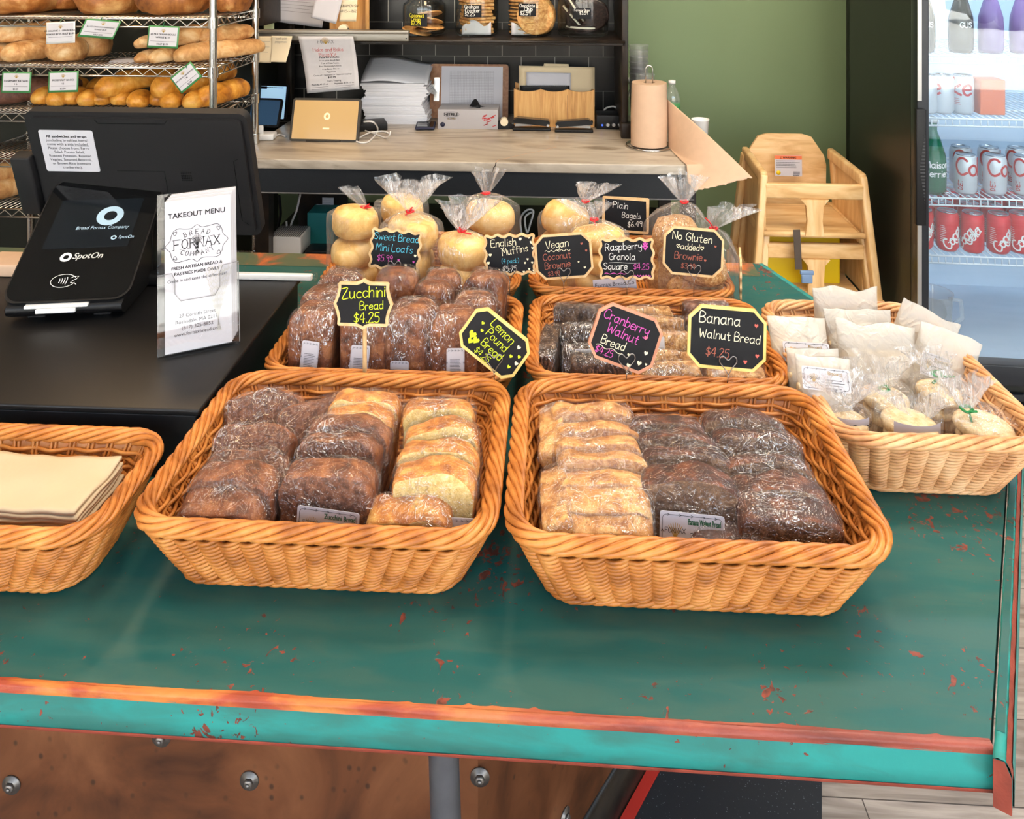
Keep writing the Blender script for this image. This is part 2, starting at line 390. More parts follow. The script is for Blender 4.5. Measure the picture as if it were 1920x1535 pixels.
def film(name, base, edge, crease, scale, tint=(255, 255, 255), haze=.12, stretch=(1, 1, 1), rough=.12, bstr=.9, width=12):
    """thin clear plastic: mostly see-through, shiny and whitish along its crinkles"""
    m, n, l, p = nmat(name)
    n.remove(p); out = n['Material Output']
    oi = n.new('ShaderNodeObjectInfo')
    tc = n.new('ShaderNodeTexCoord').outputs['Object']
    add = n.new('ShaderNodeVectorMath'); add.operation = 'ADD'; l.new(tc, add.inputs[0])
    sc = n.new('ShaderNodeVectorMath'); sc.operation = 'SCALE'; sc.inputs[0].default_value = (7, 5, 3); l.new(oi.outputs['Random'], sc.inputs['Scale'])
    l.new(sc.outputs[0], add.inputs[1])
    v = mapping(n, l, add.outputs[0], stretch)
    a = noise(n, l, None, scale, 4, 1.2, vec=v)
    def ridges(s, d, w):
        b = noise(n, l, None, s, 2, d, vec=v)
        q = math_(n, l, 'ABSOLUTE', math_(n, l, 'SUBTRACT', b.outputs['Fac'], .5))
        return math_(n, l, 'SUBTRACT', 1, math_(n, l, 'MULTIPLY', q, w), clamp=True)
    r1 = ridges(scale*1.3, 1.4, width); r2 = ridges(scale*3.6, .8, width*.8)
    h = math_(n, l, 'ADD', math_(n, l, 'ADD', a.outputs['Fac'], math_(n, l, 'MULTIPLY', r1, .30)), math_(n, l, 'MULTIPLY', r2, .12))
    bn = n.new('ShaderNodeBump'); bn.inputs['Strength'].default_value = bstr; bn.inputs['Distance'].default_value = .006; l.new(h, bn.inputs['Height'])
    g = n.new('ShaderNodeBsdfGlossy'); g.inputs['Roughness'].default_value = rough; l.new(bn.outputs[0], g.inputs['Normal'])
    d = n.new('ShaderNodeBsdfDiffuse'); d.inputs['Color'].default_value = lin(tint); l.new(bn.outputs[0], d.inputs['Normal'])
    gd = n.new('ShaderNodeMixShader'); gd.inputs[0].default_value = haze; l.new(g.outputs[0], gd.inputs[1]); l.new(d.outputs[0], gd.inputs[2])
    t = n.new('ShaderNodeBsdfTransparent'); t.inputs[0].default_value = (.985, .985, .985, 1)
    lw = n.new('ShaderNodeLayerWeight'); lw.inputs[0].default_value = .25
    f = math_(n, l, 'ADD', base, math_(n, l, 'MULTIPLY', lw.outputs['Facing'], edge))
    big = noise(n, l, None, scale*.55, 3, vec=v); rb = ramp(n, [(.42, (0, 0, 0)), (.66, (255, 255, 255))]); l.new(big.outputs['Fac'], rb.inputs['Fac'])
    rs = math_(n, l, 'ADD', math_(n, l, 'POWER', r1, 2.0), math_(n, l, 'MULTIPLY', math_(n, l, 'POWER', r2, 2.0), .8))
    f = math_(n, l, 'ADD', f, math_(n, l, 'MULTIPLY', math_(n, l, 'MULTIPLY', rs, rb.outputs[0]), crease), clamp=True)
    ms = n.new('ShaderNodeMixShader'); l.new(f, ms.inputs[0]); l.new(t.outputs[0], ms.inputs[1]); l.new(gd.outputs[0], ms.inputs[2])
    l.new(ms.outputs[0], out.inputs[0])
    return m
M['cling'] = film('cling film', .045, .10, .55, 34, haze=.14, rough=.11, bstr=1.0, width=16)
M['cling_tight'] = film('stretched cling film', .04, .08, .62, 42, haze=.12, stretch=(1, 1, .3), rough=.12, bstr=1.0, width=14)
M['bag'] = film('clear bread bag', .05, .22, .34, 26, haze=.34, stretch=(1, 1, .22), rough=.12, width=14)
M['bag_neck'] = film('bunched clear bag', .10, .24, .65, 34, haze=.5, stretch=(1, 1, .22), rough=.12, width=11)
M['glassine'] = film('translucent glassine', .60, .2, .06, 10, tint=(212, 204, 192), haze=.93, rough=.3, bstr=.6)
M['clear'] = film('clear acrylic', .05, .22, 0, 6, haze=.05, rough=.03, bstr=0)
M['clear_cup'] = film('clear plastic cup', .16, .4, 0, 6, haze=.4, rough=.08, bstr=0)
def glass(name, r0, tint):
    """thin pane: mirror share r0 head on, rising at grazing angles, same from both sides"""
    m, n, l, p = nmat(name); n.remove(p); out = n['Material Output']
    lw = n.new('ShaderNodeLayerWeight'); lw.inputs[0].default_value = .5
    f = math_(n, l, 'ADD', r0, math_(n, l, 'MULTIPLY', math_(n, l, 'POWER', lw.outputs['Facing'], 5), 1-r0))
    g = n.new('ShaderNodeBsdfGlossy'); g.inputs['Roughness'].default_value = 0
    t = n.new('ShaderNodeBsdfTransparent'); t.inputs[0].default_value = tint
    ms = n.new('ShaderNodeMixShader'); l.new(f, ms.inputs[0]); l.new(t.outputs[0], ms.inputs[1]); l.new(g.outputs[0], ms.inputs[2])
    l.new(ms.outputs[0], out.inputs[0]); return m
M['door_glass'] = glass('fridge door glass', .085, (.90, .95, .98, 1))
M['jar_glass'] = glass('jar glass', .035, (.95, .97, .96, 1))
M['win_glass'] = glass('window glass', .02, (.97, .98, .98, 1))
M['bottle_green'] = mat('green bottle glass', (10, 92, 62), .08)
M['can_red'] = mat('red can', (206, 20, 34), .28, metal=.1)
M['can_silver'] = mat('silver can', (206, 208, 212), .3, metal=.25)
M['can_lid'] = mat('can lid', (196, 198, 202), .25, metal=1)
M['fridge_in'] = mat('pale fridge liner', (196, 212, 226), .5, emit=(170, 200, 230), estr=.05)
M['fridge_side'] = mat('black fridge side', (26, 27, 22), .4, bump=.1, bscale=400)
M['white_wire'] = mat('white coated wire', (226, 230, 234), .4)
M['green_note'] = mat('pale green paper', (196, 206, 160), .7)
M['dark_case'] = mat('dark olive case', (52, 46, 36), .5)
M['grey_card'] = mat('pale grey card', (168, 164, 164), .5)
M['door_black'] = mat('black door frame', (26, 30, 36), .3)
# ---------------------------------------------------------------- geometry helpers
class MB:
    """collects shapes, becomes ONE mesh object"""
    def __init__(s): s.v = []; s.f = []; s.m = []; s.sm = []
    def add(s, vs, fs, mi=0, smooth=False, X=None):
        o = len(s.v)
        if X is not None: vs = [X @ Vector(v) for v in vs]
        s.v += [tuple(v) for v in vs]
        for f in fs:
            s.f.append([i+o for i in f]); s.m.append(mi); s.sm.append(smooth)
        return s
    def box(s, c, d, mi=0, X=None, b=0):
        """box centre c, full size d; b bevels it"""
        if b:
            bm = bmesh.new(); bmesh.ops.create_cube(bm, size=1)
            for v in bm.verts: v.co = Vector((v.co.x*d[0], v.co.y*d[1], v.co.z*d[2]))+Vector(c)
            bmesh.ops.bevel(bm, geom=bm.edges[:], offset=b, segments=3, affect='EDGES', profile=.5)
            bm.verts.index_update()
            s.add([v.co.copy() for v in bm.verts], [[v.index for v in f.verts] for f in bm.faces], mi, True, X); bm.free(); return s
        x, y, z = c; a, e, h = d[0]/2, d[1]/2, d[2]/2
        vs = [(x+i*a, y+j*e, z+k*h) for i in (-1, 1) for j in (-1, 1) for k in (-1, 1)]
        return s.add(vs, [(0, 1, 3, 2), (4, 6, 7, 5), (0, 4, 5, 1), (2, 3, 7, 6), (0, 2, 6, 4), (1, 5, 7, 3)], mi, False, X)
    def tube(s, pts, r, n=8, closed=False, mi=0, X=None, cap=True, flat=1.0):
        pts = [Vector(p) for p in pts]; N = len(pts); vs = []; up = None; fr = []
        for i in range(N+1 if closed else N):
            if closed: t = pts[(i+1) % N]-pts[(i-1) % N]
            else: t = pts[min(i+1, N-1)]-pts[max(i-1, 0)]
            if t.length < 1e-9: t = Vector((0, 0, 1))
            t.normalize()
            if up is None: up = Vector((0, 0, 1)) if abs(t.z) < .9 else Vector((1, 0, 0))
            a = up - t*up.dot(t)
            if a.length < 1e-6: a = t.orthogonal()
            a.normalize(); up = a; fr.append((a, t.cross(a)))
        tw = 0
        if closed:                       # spread the leftover twist of the frame around the loop
            a0, b0 = fr[0]; tw = math.atan2(fr[N][0].dot(b0), fr[N][0].dot(a0))
        for i in range(N):
            a, b = fr[i]; p = pts[i]; rr = r(i/max(1, N-1)) if callable(r) else r; o = -tw*i/N
            for k in range(n):
                q = 2*PI*k/n+o
                vs.append(p + a*(math.cos(q)*rr*flat) + b*(math.sin(q)*rr))
        fs = []
        for i in range(N if closed else N-1):
            for k in range(n):
                a0 = i*n+k; a1 = i*n+(k+1) % n; j = (i+1) % N
                fs.append((a0, a1, j*n+(k+1) % n, j*n+k))
        if not closed and cap:
            fs.append(tuple(reversed(range(n)))); fs.append(tuple((N-1)*n+k for k in range(n)))
        return s.add(vs, fs, mi, True, X)
    def lathe(s, prof, n=32, mi=0, X=None, smooth=True):
        """prof: (r, z) pairs bottom to top around z"""
        vs = []; fs = []
        for r, z in prof:
            for k in range(n): vs.append((r*math.cos(2*PI*k/n), r*math.sin(2*PI*k/n), z))
        for i in range(len(prof)-1):
            for k in range(n): fs.append((i*n+k, i*n+(k+1) % n, (i+1)*n+(k+1) % n, (i+1)*n+k))
        if prof[0][0] > 1e-6: fs.append(tuple(reversed(range(n))))
        if prof[-1][0] > 1e-6: fs.append(tuple((len(prof)-1)*n+k for k in range(n)))
        return s.add(vs, fs, mi, smooth, X)
    def cyl(s, p0, p1, r, n=20, mi=0, X=None, r1=None):
        p0 = Vector(p0); p1 = Vector(p1); t = (p1-p0).normalized(); a = t.orthogonal().normalized(); b = t.cross(a)
        r1 = r if r1 is None else r1
        vs = [p0+(a*math.cos(2*PI*k/n)+b*math.sin(2*PI*k/n))*r for k in range(n)]+[p1+(a*math.cos(2*PI*k/n)+b*math.sin(2*PI*k/n))*r1 for k in range(n)]
        s.add(vs, [(k, (k+1) % n, n+(k+1) % n, n+k) for k in range(n)], mi, True, X)
        return s.add(vs, [tuple(reversed(range(n))), tuple(range(n, 2*n))], mi, False, X)
    def prism(s, poly, t, mi=0, X=None, mi_side=None, bev=0):
        """outline poly in x,y; thickness t from z=0 up"""
        n = len(poly)
        A = sum(poly[i][0]*poly[(i+1) % n][1]-poly[(i+1) % n][0]*poly[i][1] for i in range(n))
        if A < 0: poly = poly[::-1]
        vs = [(x, y, 0) for x, y in poly]+[(x, y, t) for x, y in poly]
        s.add(vs, [tuple(reversed(range(n))), tuple(range(n, 2*n))], mi, False, X)
        return s.add(vs, [(i, (i+1) % n, n+(i+1) % n, n+i) for i in range(n)], mi if mi_side is None else mi_side, False, X)
    def ringprism(s, outer, inner, t, mi=0, X=None):
        n = len(outer)
        vs = [(x, y, z) for z in (0, t) for ring in (outer, inner) for x, y in ring]
        fs = []
        for i in range(n):
            j = (i+1) % n
            fs += [(2*n+i, 2*n+j, 3*n+j, 3*n+i), (i, j, 2*n+j, 2*n+i), (n+j, n+i, 3*n+i, 3*n+j), (j, i, n+i, n+j)]
        return s.add(vs, fs, mi, False, X)
    def grid(s, fn, nu, nv, mi=0, smooth=True, X=None, two=0):
        vs = [fn(i/nu, j/nv) for j in range(nv+1) for i in range(nu+1)]
        fs = [(j*(nu+1)+i, j*(nu+1)+i+1, (j+1)*(nu+1)+i+1, (j+1)*(nu+1)+i) for j in range(nv) for i in range(nu)]
        return s.add(vs, fs, mi, smooth, X)
    def sheet(s, fn, nu, nv, t, mi=0, X=None):
        """a thin sheet with real thickness t along its own normals (approx -third axis)"""
        vs = [Vector(fn(i/nu, j/nv)) for j in range(nv+1) for i in range(nu+1)]
        w = nu+1; nn = len(vs); nor = []
        for j in range(nv+1):
            for i in range(w):
                a = vs[j*w+min(i+1, nu)]-vs[j*w+max(i-1, 0)]; b = vs[min(j+1, nv)*w+i]-vs[max(j-1, 0)*w+i]
                c = a.cross(b); nor.append(c.normalized() if c.length > 1e-12 else Vector((0, 0, 1)))
        fs = []
        for j in range(nv):
            for i in range(nu):
                q = (j*w+i, j*w+i+1, (j+1)*w+i+1, (j+1)*w+i); fs.append(q); fs.append(tuple(nn+k for k in reversed(q)))
        for i in range(nu):
            fs.append((i+1, i, nn+i, nn+i+1)); k = nv*w; fs.append((k+i, k+i+1, nn+k+i+1, nn+k+i))
        for j in range(nv):
            fs.append((j*w, (j+1)*w, nn+(j+1)*w, nn+j*w)); k = nu; fs.append(((j+1)*w+k, j*w+k, nn+j*w+k, nn+(j+1)*w+k))
        return s.add(vs+[v-n*t for v, n in zip(vs, nor)], fs, mi, True, X)
    def mesh(s, name, mats):
        me = bpy.data.meshes.new(name)
        me.from_pydata(s.v, [], s.f)
        for x in (mats if isinstance(mats, (list, tuple)) else [mats]): me.materials.append(M[x] if isinstance(x, str) else x)
        me.polygons.foreach_set('material_index', s.m); me.polygons.foreach_set('use_smooth', s.sm)
        me.update(); return me
    def build(s, name, mats, parent=None, loc=None, rot=None, auto=None):
        o = bpy.data.objects.new(name, s.mesh(name, mats)); COL.objects.link(o)
        if auto: o.data.set_sharp_from_angle(angle=math.radians(auto))
        if loc is not None: o.location = loc
        if rot is not None: o.rotation_euler = rot
        if parent: o.parent = parent
        return o
def obj(name, me, parent=None, loc=None, rot=None):
    o = bpy.data.objects.new(name, me); COL.objects.link(o)
    if loc is not None: o.location = loc
    if rot is not None: o.rotation_euler = rot
    if parent: o.parent = parent
    return o
def tag(o, label, cat, group=None, kind=None):
    o['label'] = label; o['category'] = cat
    if group: o['group'] = group
    if kind: o['kind'] = kind
    return o
def thing(name, label, cat, loc=(0, 0, 0), rot=0, group=None):
    o = bpy.data.objects.new(name, None); COL.objects.link(o); o.empty_display_size = .05
    o.location = loc
    o.rotation_euler = rot if isinstance(rot, (tuple, list, Euler)) else (0, 0, rot)
    return tag(o, label, cat, group)
def struct(o):
    o['kind'] = 'structure'; return o
def copy_tree(o, parent=None):
    c = o.copy(); COL.objects.link(c)
    if parent: c.parent = parent
    for ch in list(o.children): copy_tree(ch, c)
    return c
def dup(o, label, loc, rot=None, group=None):
    c = copy_tree(o); c['label'] = label; c.location = loc
    if rot is not None: c.rotation_euler = rot if isinstance(rot, (tuple, list, Euler)) else (0, 0, rot)
    if group: c['group'] = group
    return c
def TR(loc=(0, 0, 0), rot=(0, 0, 0), sc=(1, 1, 1)):
    return Matrix.LocRotScale(Vector(loc), Euler(rot), Vector(sc))
ORD = ['first', 'second', 'third', 'fourth', 'fifth', 'sixth', 'seventh', 'eighth', 'ninth', 'tenth', 'eleventh', 'twelfth']

# ---------------------------------------------------------------- writing
# hand lettering: single strokes, x height 6, capitals 10, baseline 0; strokes split by |, points by space
_G = {
 'A': '0,0 3,10 6,0|1,4 5,4', 'B': '0,0 0,10 4,9.5 5,7.5 3,5.5 0,5|3,5.5 5.5,3.5 5,1 3,0 0,0', 'C': '6,8.5 4,10 1.5,9 0,5.5 1,1.5 3.5,0 6,1.5',
 'D': '0,0 0,10 4,9 6,5 4,1 0,0', 'E': '5.5,10 0,10 0,0 5.5,0|0,5.2 4.5,5.2', 'F': '5.5,10 0,10 0,0|0,5.2 4.2,5.2', 'G': '6,8.5 4,10 1.5,9 0,5 1.5,1 4,0 6,1.5 6,4.5 3.5,4.5',
 'H': '0,0 0,10|6,0 6,10|0,5 6,5', 'I': '1,0 1,10', 'J': '4,10 4,2 2.5,0 .3,1', 'K': '0,0 0,10|5.5,10 0,4.5 5.8,0', 'L': '0,10 0,0 5,0', 'M': '0,0 .6,10 3.5,4 6.4,10 7,0',
 'N': '0,0 0,10 5.5,0 5.5,10', 'O': '3,0 .8,1.6 0,5 .8,8.4 3,10 5.2,8.4 6,5 5.2,1.6 3,0', 'P': '0,0 0,10 4,9.6 5.5,7.5 4,5.3 0,4.8', 'Q': '3,0 .8,1.6 0,5 .8,8.4 3,10 5.2,8.4 6,5 5.2,1.6 3,0|4,2 6.5,-1',
 'R': '0,0 0,10 4,9.6 5.5,7.6 4,5.5 0,5|2.5,5.2 5.8,0', 'S': '5.5,8.6 3.5,10 1,9 .6,7 2.8,5.3 5,4 5.4,1.8 3.4,0 .3,1.2', 'T': '0,10 6,10|3,10 3,0', 'U': '0,10 0,3 1.4,.4 3,0 4.6,.4 6,3 6,10',
 'V': '0,10 3,0 6,10', 'W': '0,10 1.8,0 4,7 6.2,0 8,10', 'X': '0,0 6,10|0,10 6,0', 'Y': '0,10 3,5 6,10|3,5 3,0', 'Z': '0,9.6 5.6,10 0,0 6,.3',
 'a': '4.6,5 2.8,6 .6,4.8 0,2.6 1,.4 2.8,0 4.6,2.2|4.8,6 4.7,.8 5.5,0', 'b': '0,10 0,0|0,4 2,6 4.2,5.2 4.8,3 3.8,.6 2,0 0,1.2', 'c': '4.6,5.2 2.8,6 .8,5 0,3 .8,.8 2.6,0 4.6,1', 'd': '4.6,10 4.6,0|4.6,4.4 2.8,6 .6,5 0,2.8 1,.4 2.8,0 4.6,1.8',
 'e': '.2,3.2 4.6,3.4 4,5.6 2.3,6 .6,5 0,2.8 1,.4 2.8,0 4.6,1', 'f': '4,9.4 2.6,10 1.6,8.6 1.5,0|0,6 3.6,6', 'g': '4.6,5 2.6,6 .6,4.8 0,3 1,.8 2.8,.4 4.6,2|4.7,6 4.6,-2 3,-3.6 .6,-2.8', 'h': '0,10 0,0|0,3.6 2,6 4,5.6 4.5,3.6 4.5,0', 'i': '.8,6 .8,0|.8,8.4 .8,9', 'j': '1.8,6 1.8,-2 .8,-3.4 -.6,-2.6|1.8,8.4 1.8,9',
 'k': '0,10 0,0|4,6 0,2.6 4.4,0', 'l': '.8,10 .8,.8 1.6,0', 'm': '0,6 0,0|0,4 1.8,6 3,5.4 3.2,0|3.2,4 5,6 6.2,5.4 6.4,0', 'n': '0,6 0,0|0,3.8 2,6 4,5.4 4.4,3.4 4.4,0', 'o': '2.4,6 .6,5 0,3 .7,.8 2.4,0 4.2,.9 4.8,3 4.1,5.2 2.4,6', 'p': '0,6 0,-3.6|0,4 2,6 4.2,5.2 4.8,3 3.8,.6 2,0 0,1.4', 'q': '4.6,5 2.6,6 .6,4.8 0,3 1,.6 2.8,0 4.6,2|4.7,6 4.7,-3.6',
 'r': '0,6 0,0|0,3.6 1.6,5.8 3.4,5.6', 's': '4,5.2 2.4,6 .8,5.2 .8,4 3.4,2.6 3.8,1 2.4,0 0,.8', 't': '1.8,9 1.8,1 2.8,0 4,.6|0,6 3.8,6', 'u': '0,6 0,2 1,.2 2.6,.2 4.4,2.4|4.5,6 4.5,.8 5.2,0', 'v': '0,6 2.4,0 4.8,6', 'w': '0,6 1.5,0 3.2,5 4.9,0 6.4,6', 'x': '0,0 4.4,6|0,6 4.4,0', 'y': '0,6 .4,2.8 2,2 4.2,3.2|4.6,6 4.4,-1.6 3,-3.6 .6,-2.8', 'z': '0,6 4.2,6 0,0 4.4,0',
 '0': '2.5,0 .6,2 0,5 .8,8.4 2.6,10 4.4,8.4 5,5 4.2,1.6 2.5,0', '1': '0,8 1.6,10 1.6,0', '2': '.2,8.4 1.8,10 4,9.4 4.4,7 0,0 5,.2', '3': '.2,9 2.4,10 4.4,8.4 3.6,6 1.6,5.4|1.6,5.4 4.2,4.6 4.8,2 2.8,0 0,1', '4': '3.8,0 3.8,10 0,3.6 5.2,3.6', '5': '4.6,10 .8,10 .4,5.8 2.8,6.4 4.8,4.4 4.2,1 2,0 0,.8', '6': '4,10 1.2,7 0,3 1.4,.2 3.6,.4 4.6,2.6 3.2,4.8 .4,3.6', '7': '0,10 4.8,10 1.4,0', '8': '2.4,5.4 .6,7.4 2,10 4,9.2 4.2,7 2.4,5.4 .2,2.6 1.6,.2 4,.6 4.6,3 2.4,5.4', '9': '4.4,8 2.6,10 .6,8.8 .4,6.4 2.4,5.4 4.4,7.4|4.4,8 3.8,0',
 '$': '5,8 3,9 .8,7.8 1,5.8 4.4,4.2 4.6,2 2.6,.8 .2,2|2.7,10.6 2.7,-.8', '.': '.6,0 .9,.5 .6,.6', ',': '.8,.6 .2,-1.4', "'": '.5,10 .3,8', '!': '.5,10 .5,3|.5,.4 .6,0', '(': '2,11 .4,8 .2,3 1.8,-1', ')': '0,11 1.8,8 2,3 .2,-1', '-': '0,4 3.4,4', '&': '6,0 1,7 2,10 4,8 0,3 1.6,0 4,.4 6,3.6', ':': '.5,1 .6,1.4|.5,5 .6,5.4', '/': '0,-1 4,11', '%': '0,0 5,10|1,8 1.2,9|4,1 4.2,2', '~': '0,1 1.5,-.8 3,1 4.5,-.8 6,1 7.5,-.8 9,1', '_': '0,-1.6 7,-1.6',
 '\u2665': '3,2 .4,5 .6,6.8 2,7 3,5.6 4,7 5.4,6.8 5.6,5 3,2', '+': '0,4 4,4|2,2 2,6',
}
def _glyph(ch):
    s = _G.get(ch)
    if not s: return [], 3.2
    st = [[tuple(map(float, p.split(','))) for p in part.split()] for part in s.split('|')]
    return st, max(x for a in st for x, y in a)
def text_width(t, size, gap=1.7):
    return sum((_glyph(c)[1]+gap) if c != ' ' else 3.6 for c in t)*size/10
def smooth_line(p, n=3):
    if len(p) < 3: return p
    out = []
    for i in range(len(p)-1):
        p0 = p[max(i-1, 0)]; p1 = p[i]; p2 = p[i+1]; p3 = p[min(i+2, len(p)-1)]
        for k in range(n):
            t = k/n
            out.append(tuple(.5*(2*b+(c-a)*t+(2*a-5*b+4*c-d)*t*t+(3*b-a-3*c+d)*t**3) for a, b, c, d in zip(p0, p1, p2, p3)))
    out.append(p[-1]); return out
def ribbon(mb, pts, w, mp, mi=0, thick=.0002):
    """a stroke of width w along 2D pts, mapped by mp(x, y, lift) to space"""
    N = len(pts)
    if N < 2: return
    L = []; R = []
    for i in range(N):
        a = pts[max(i-1, 0)]; b = pts[min(i+1, N-1)]
        dx, dy = b[0]-a[0], b[1]-a[1]; d = math.hypot(dx, dy) or 1; dx /= d; dy /= d
        x, y = pts[i]
        if i == 0: x -= dx*w*.4; y -= dy*w*.4
        if i == N-1: x += dx*w*.4; y += dy*w*.4
        L.append((x-dy*w/2, y+dx*w/2)); R.append((x+dy*w/2, y-dx*w/2))
    vs = [mp(x, y, thick) for x, y in L]+[mp(x, y, thick) for x, y in R]
    mb.add(vs, [(i, N+i, N+i+1, i+1) for i in range(N-1)], mi)
def stroke_text(mb, t, x, y, size, w, mp, mi=0, align='c', slant=0, jit=0, gap=1.7, sm=True, rot=0):
    """hand written line; y is the baseline"""
    rnd = random.Random(hash(t) % 9999 if False else sum(map(ord, t)))
    W = text_width(t, size, gap)-gap*size/10
    cx = x-(W/2 if align == 'c' else W if align == 'r' else 0)
    ca, sa = math.cos(rot), math.sin(rot)
    for ch in t:
        if ch == ' ': cx += 3.6*size/10; continue
        st, gw = _glyph(ch)
        jy = rnd.uniform(-jit, jit)*size; js = 1+rnd.uniform(-jit, jit)
        for s in st:
            p = [(cx+(px+py*slant)*size/10*js, y+py*size/10*js+jy) for px, py in s]
            if rot: p = [(x+(a-x)*ca-(b-y)*sa, y+(a-x)*sa+(b-y)*ca) for a, b in p]
            ribbon(mb, smooth_line(p, 3) if sm and len(p) > 2 else p, w, mp, mi)
        cx += (gw+gap)*size/10
_fc = {}
def _font_mesh(t):
    if t not in _fc:
        c = bpy.data.curves.new('t', 'FONT'); c.body = t; c.size = 1; c.resolution_u = 3
        o = bpy.data.objects.new('t', c); COL.objects.link(o)
        dg = bpy.context.evaluated_depsgraph_get(); dg.update()
        me = bpy.data.meshes.new_from_object(o.evaluated_get(dg))
        vs = [(v.co.x, v.co.y) for v in me.vertices]; fs = [tuple(p.vertices) for p in me.polygons]
        bpy.data.objects.remove(o); bpy.data.meshes.remove(me); bpy.data.curves.remove(c)
        _fc[t] = (vs, fs)
    return _fc[t]
def font_text(mb, t, x, y, size, mp, mi=0, align='c', slant=0, sx=1, bold=0, lift=.0002):
    """printed line in the plain built-in face; size is about the line height"""
    vs, fs = _font_mesh(t)
    if not vs: return
    x0 = min(v[0] for v in vs); x1 = max(v[0] for v in vs)
    off = x-((x0+x1)/2 if align == 'c' else x0 if align == 'l' else x1)*size*sx
    for b in ((0, 0),) if not bold else ((0, 0), (bold, 0), (bold/2, bold/2), (-bold, 0)):
        mb.add([mp(off+(a+c*slant)*size*sx+b[0]*size, y+c*size+b[1]*size, lift) for a, c in vs], fs, mi)
def flat_map(X=None):
    """writing on the local xy plane, lifted along +z"""
    return (lambda x, y, l: X @ Vector((x, y, l))) if X is not None else (lambda x, y, l: Vector((x, y, l)))
def lines(mb, x0, x1, y, dy, n, w, mp, mi=0, seed=1, ragged=.25):
    """unreadable small print: rows of short dashes"""
    r = random.Random(seed)
    for k in range(n):
        x = x0; e = x1-(x1-x0)*r.random()*ragged
        while x < e:
            d = r.uniform(.03, .1)*(x1-x0); ribbon(mb, [(x, y-k*dy), (min(x+d, e), y-k*dy)], w, mp, mi); x += d+w*1.1
def heart(mb, x, y, s, mp, mi=0, solid=True):
    p = [(0, -.55), (-.5, 0), (-.48, .38), (-.22, .5), (0, .25), (.22, .5), (.48, .38), (.5, 0)]
    mb.add([mp(x+a*s, y+b*s, .0003) for a, b in p], [tuple(range(len(p)))], mi)

def rrect(w, h, r, n=5, cx=0, cy=0):
    p = []
    for qx, qy, a in ((1, 1, 0), (-1, 1, 90), (-1, -1, 180), (1, -1, 270)):
        for k in range(n+1):
            t = math.radians(a+90*k/n); p.append((cx+qx*(w/2-r)+r*math.cos(t), cy+qy*(h/2-r)+r*math.sin(t)))
    return p
# ---------------------------------------------------------------- the room
CZ = .91                                   # counter top
def slab(name, c, d, m, kind='structure'):
    o = MB().box((0, 0, 0), d).build(name, m, None, c); o['kind'] = kind; return o
YB = 3.56                                  # green back wall
slab('floor', (.7, .80, -.05), (9.4, 5.7, .1), 'planks')
slab('ceiling', (.7, .82, 3.15), (9.6, 5.9, .1), 'ceiling')
slab('wall_back', (.7, YB+.05, 1.55), (9.4, .1, 3.1), 'green')
slab('wall_left', (-4.0, .82, 1.55), (.1, 5.64, 3.1), 'cream_wall')
slab('wall_right', (5.4, .82, 1.55), (.1, 5.64, 3.1), 'cream_wall')
# street front with three shop windows
mb = MB()
zt = 3.0
mb.box((.7, WY-.06, (zt+3.1)/2), (9.4, .12, 3.1-zt))
xs = [-4.0]+[v for w in WINDOWS for v in w[:2]]+[5.4]
for i in range(0, len(xs), 2):
    mb.box(((xs[i]+xs[i+1])/2, WY-.06, zt/2), (xs[i+1]-xs[i], .12, zt))
for x0, x1, zs in WINDOWS: mb.box(((x0+x1)/2, WY-.06, zs/2), (x1-x0, .12, zs))
struct(mb.build('wall_front', 'cream_wall'))
for i, (x0, x1, zs) in enumerate(WINDOWS):
    w = bpy.data.objects.new('window_%d' % (i+1), None); COL.objects.link(w); w.location = ((x0+x1)/2, WY-.06, zs); struct(w)
    mb = MB(); W = x1-x0; H = zt-zs
    for a in (-1, 1): mb.box((a*(W/2-.03), 0, H/2), (.06, .08, H))
    mb.box((0, 0, .03), (W, .08, .06)); mb.box((0, 0, H-.03), (W, .08, .06)); mb.box((0, 0, H/2), (.05, .06, H))
    mb.build('window_frame', 'black_wood', w)
    MB().box((0, 0, H/2), (W-.1, .006, H-.1)).build('window_pane', 'win_glass', w)
# the street the fridge door mirrors
o = slab('pavement', (1, -12, -.14), (44, 20, .1), 'asphalt')
o = slab('facade_across_street', (1, -19, 3), (44, .4, 6.2), 'brick')
def car(x, y, label):
    t = thing('car', label, 'car', (x, y, -.09), .06)
    mb = MB(); prof = [(-2.1, .3), (-2.15, .75), (-1.3, .95), (-.7, 1.42), (.8, 1.45), (1.5, .98), (2.15, .85), (2.2, .3)]
    mb.prism(prof, 1.7, X=TR((0, .85, 0), (PI/2, 0, 0))); mb.build('body', 'car', t)
    for sx in (-1.35, 1.35):
        for sy in (-.8, .8): MB().cyl((sx, sy-.1, .32), (sx, sy+.1, .32), .32).build('wheel', 'black_matte', t)
    MB().prism([(-.66, .98), (-.55, 1.36), (.72, 1.38), (1.2, 1.0)], 1.74, X=TR((0, .87, 0), (PI/2, 0, 0))).build('side_window', 'car_glass', t)
car(9.6, -13.5, 'dark car parked across the street, mirrored in the fridge door')
# black tiles behind the marble counter
struct(slab('wall_tiles', (-.47, YB-.03, 1.95), (1.56, .06, 2.3), 'tiles'))
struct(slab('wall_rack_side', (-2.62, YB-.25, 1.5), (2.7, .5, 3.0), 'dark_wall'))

# ---------------------------------------------------------------- counter
cnt = thing('service_counter', 'worn teal painted counter with orange red edges, copper clad base and slanted end', 'counter', (0, 0, 0))
P_R = Vector((.709, 1.246)); P_BR = Vector((.491, 1.885)); XL = -2.1
top_poly = [(XL, .7896), (.412, .764), (.700, 1.246), (.484, 1.885), (XL, 1.885)]
MB().prism(top_poly, .042, X=TR((0, 0, CZ-.042))).build('countertop', 'teal_top', cnt)
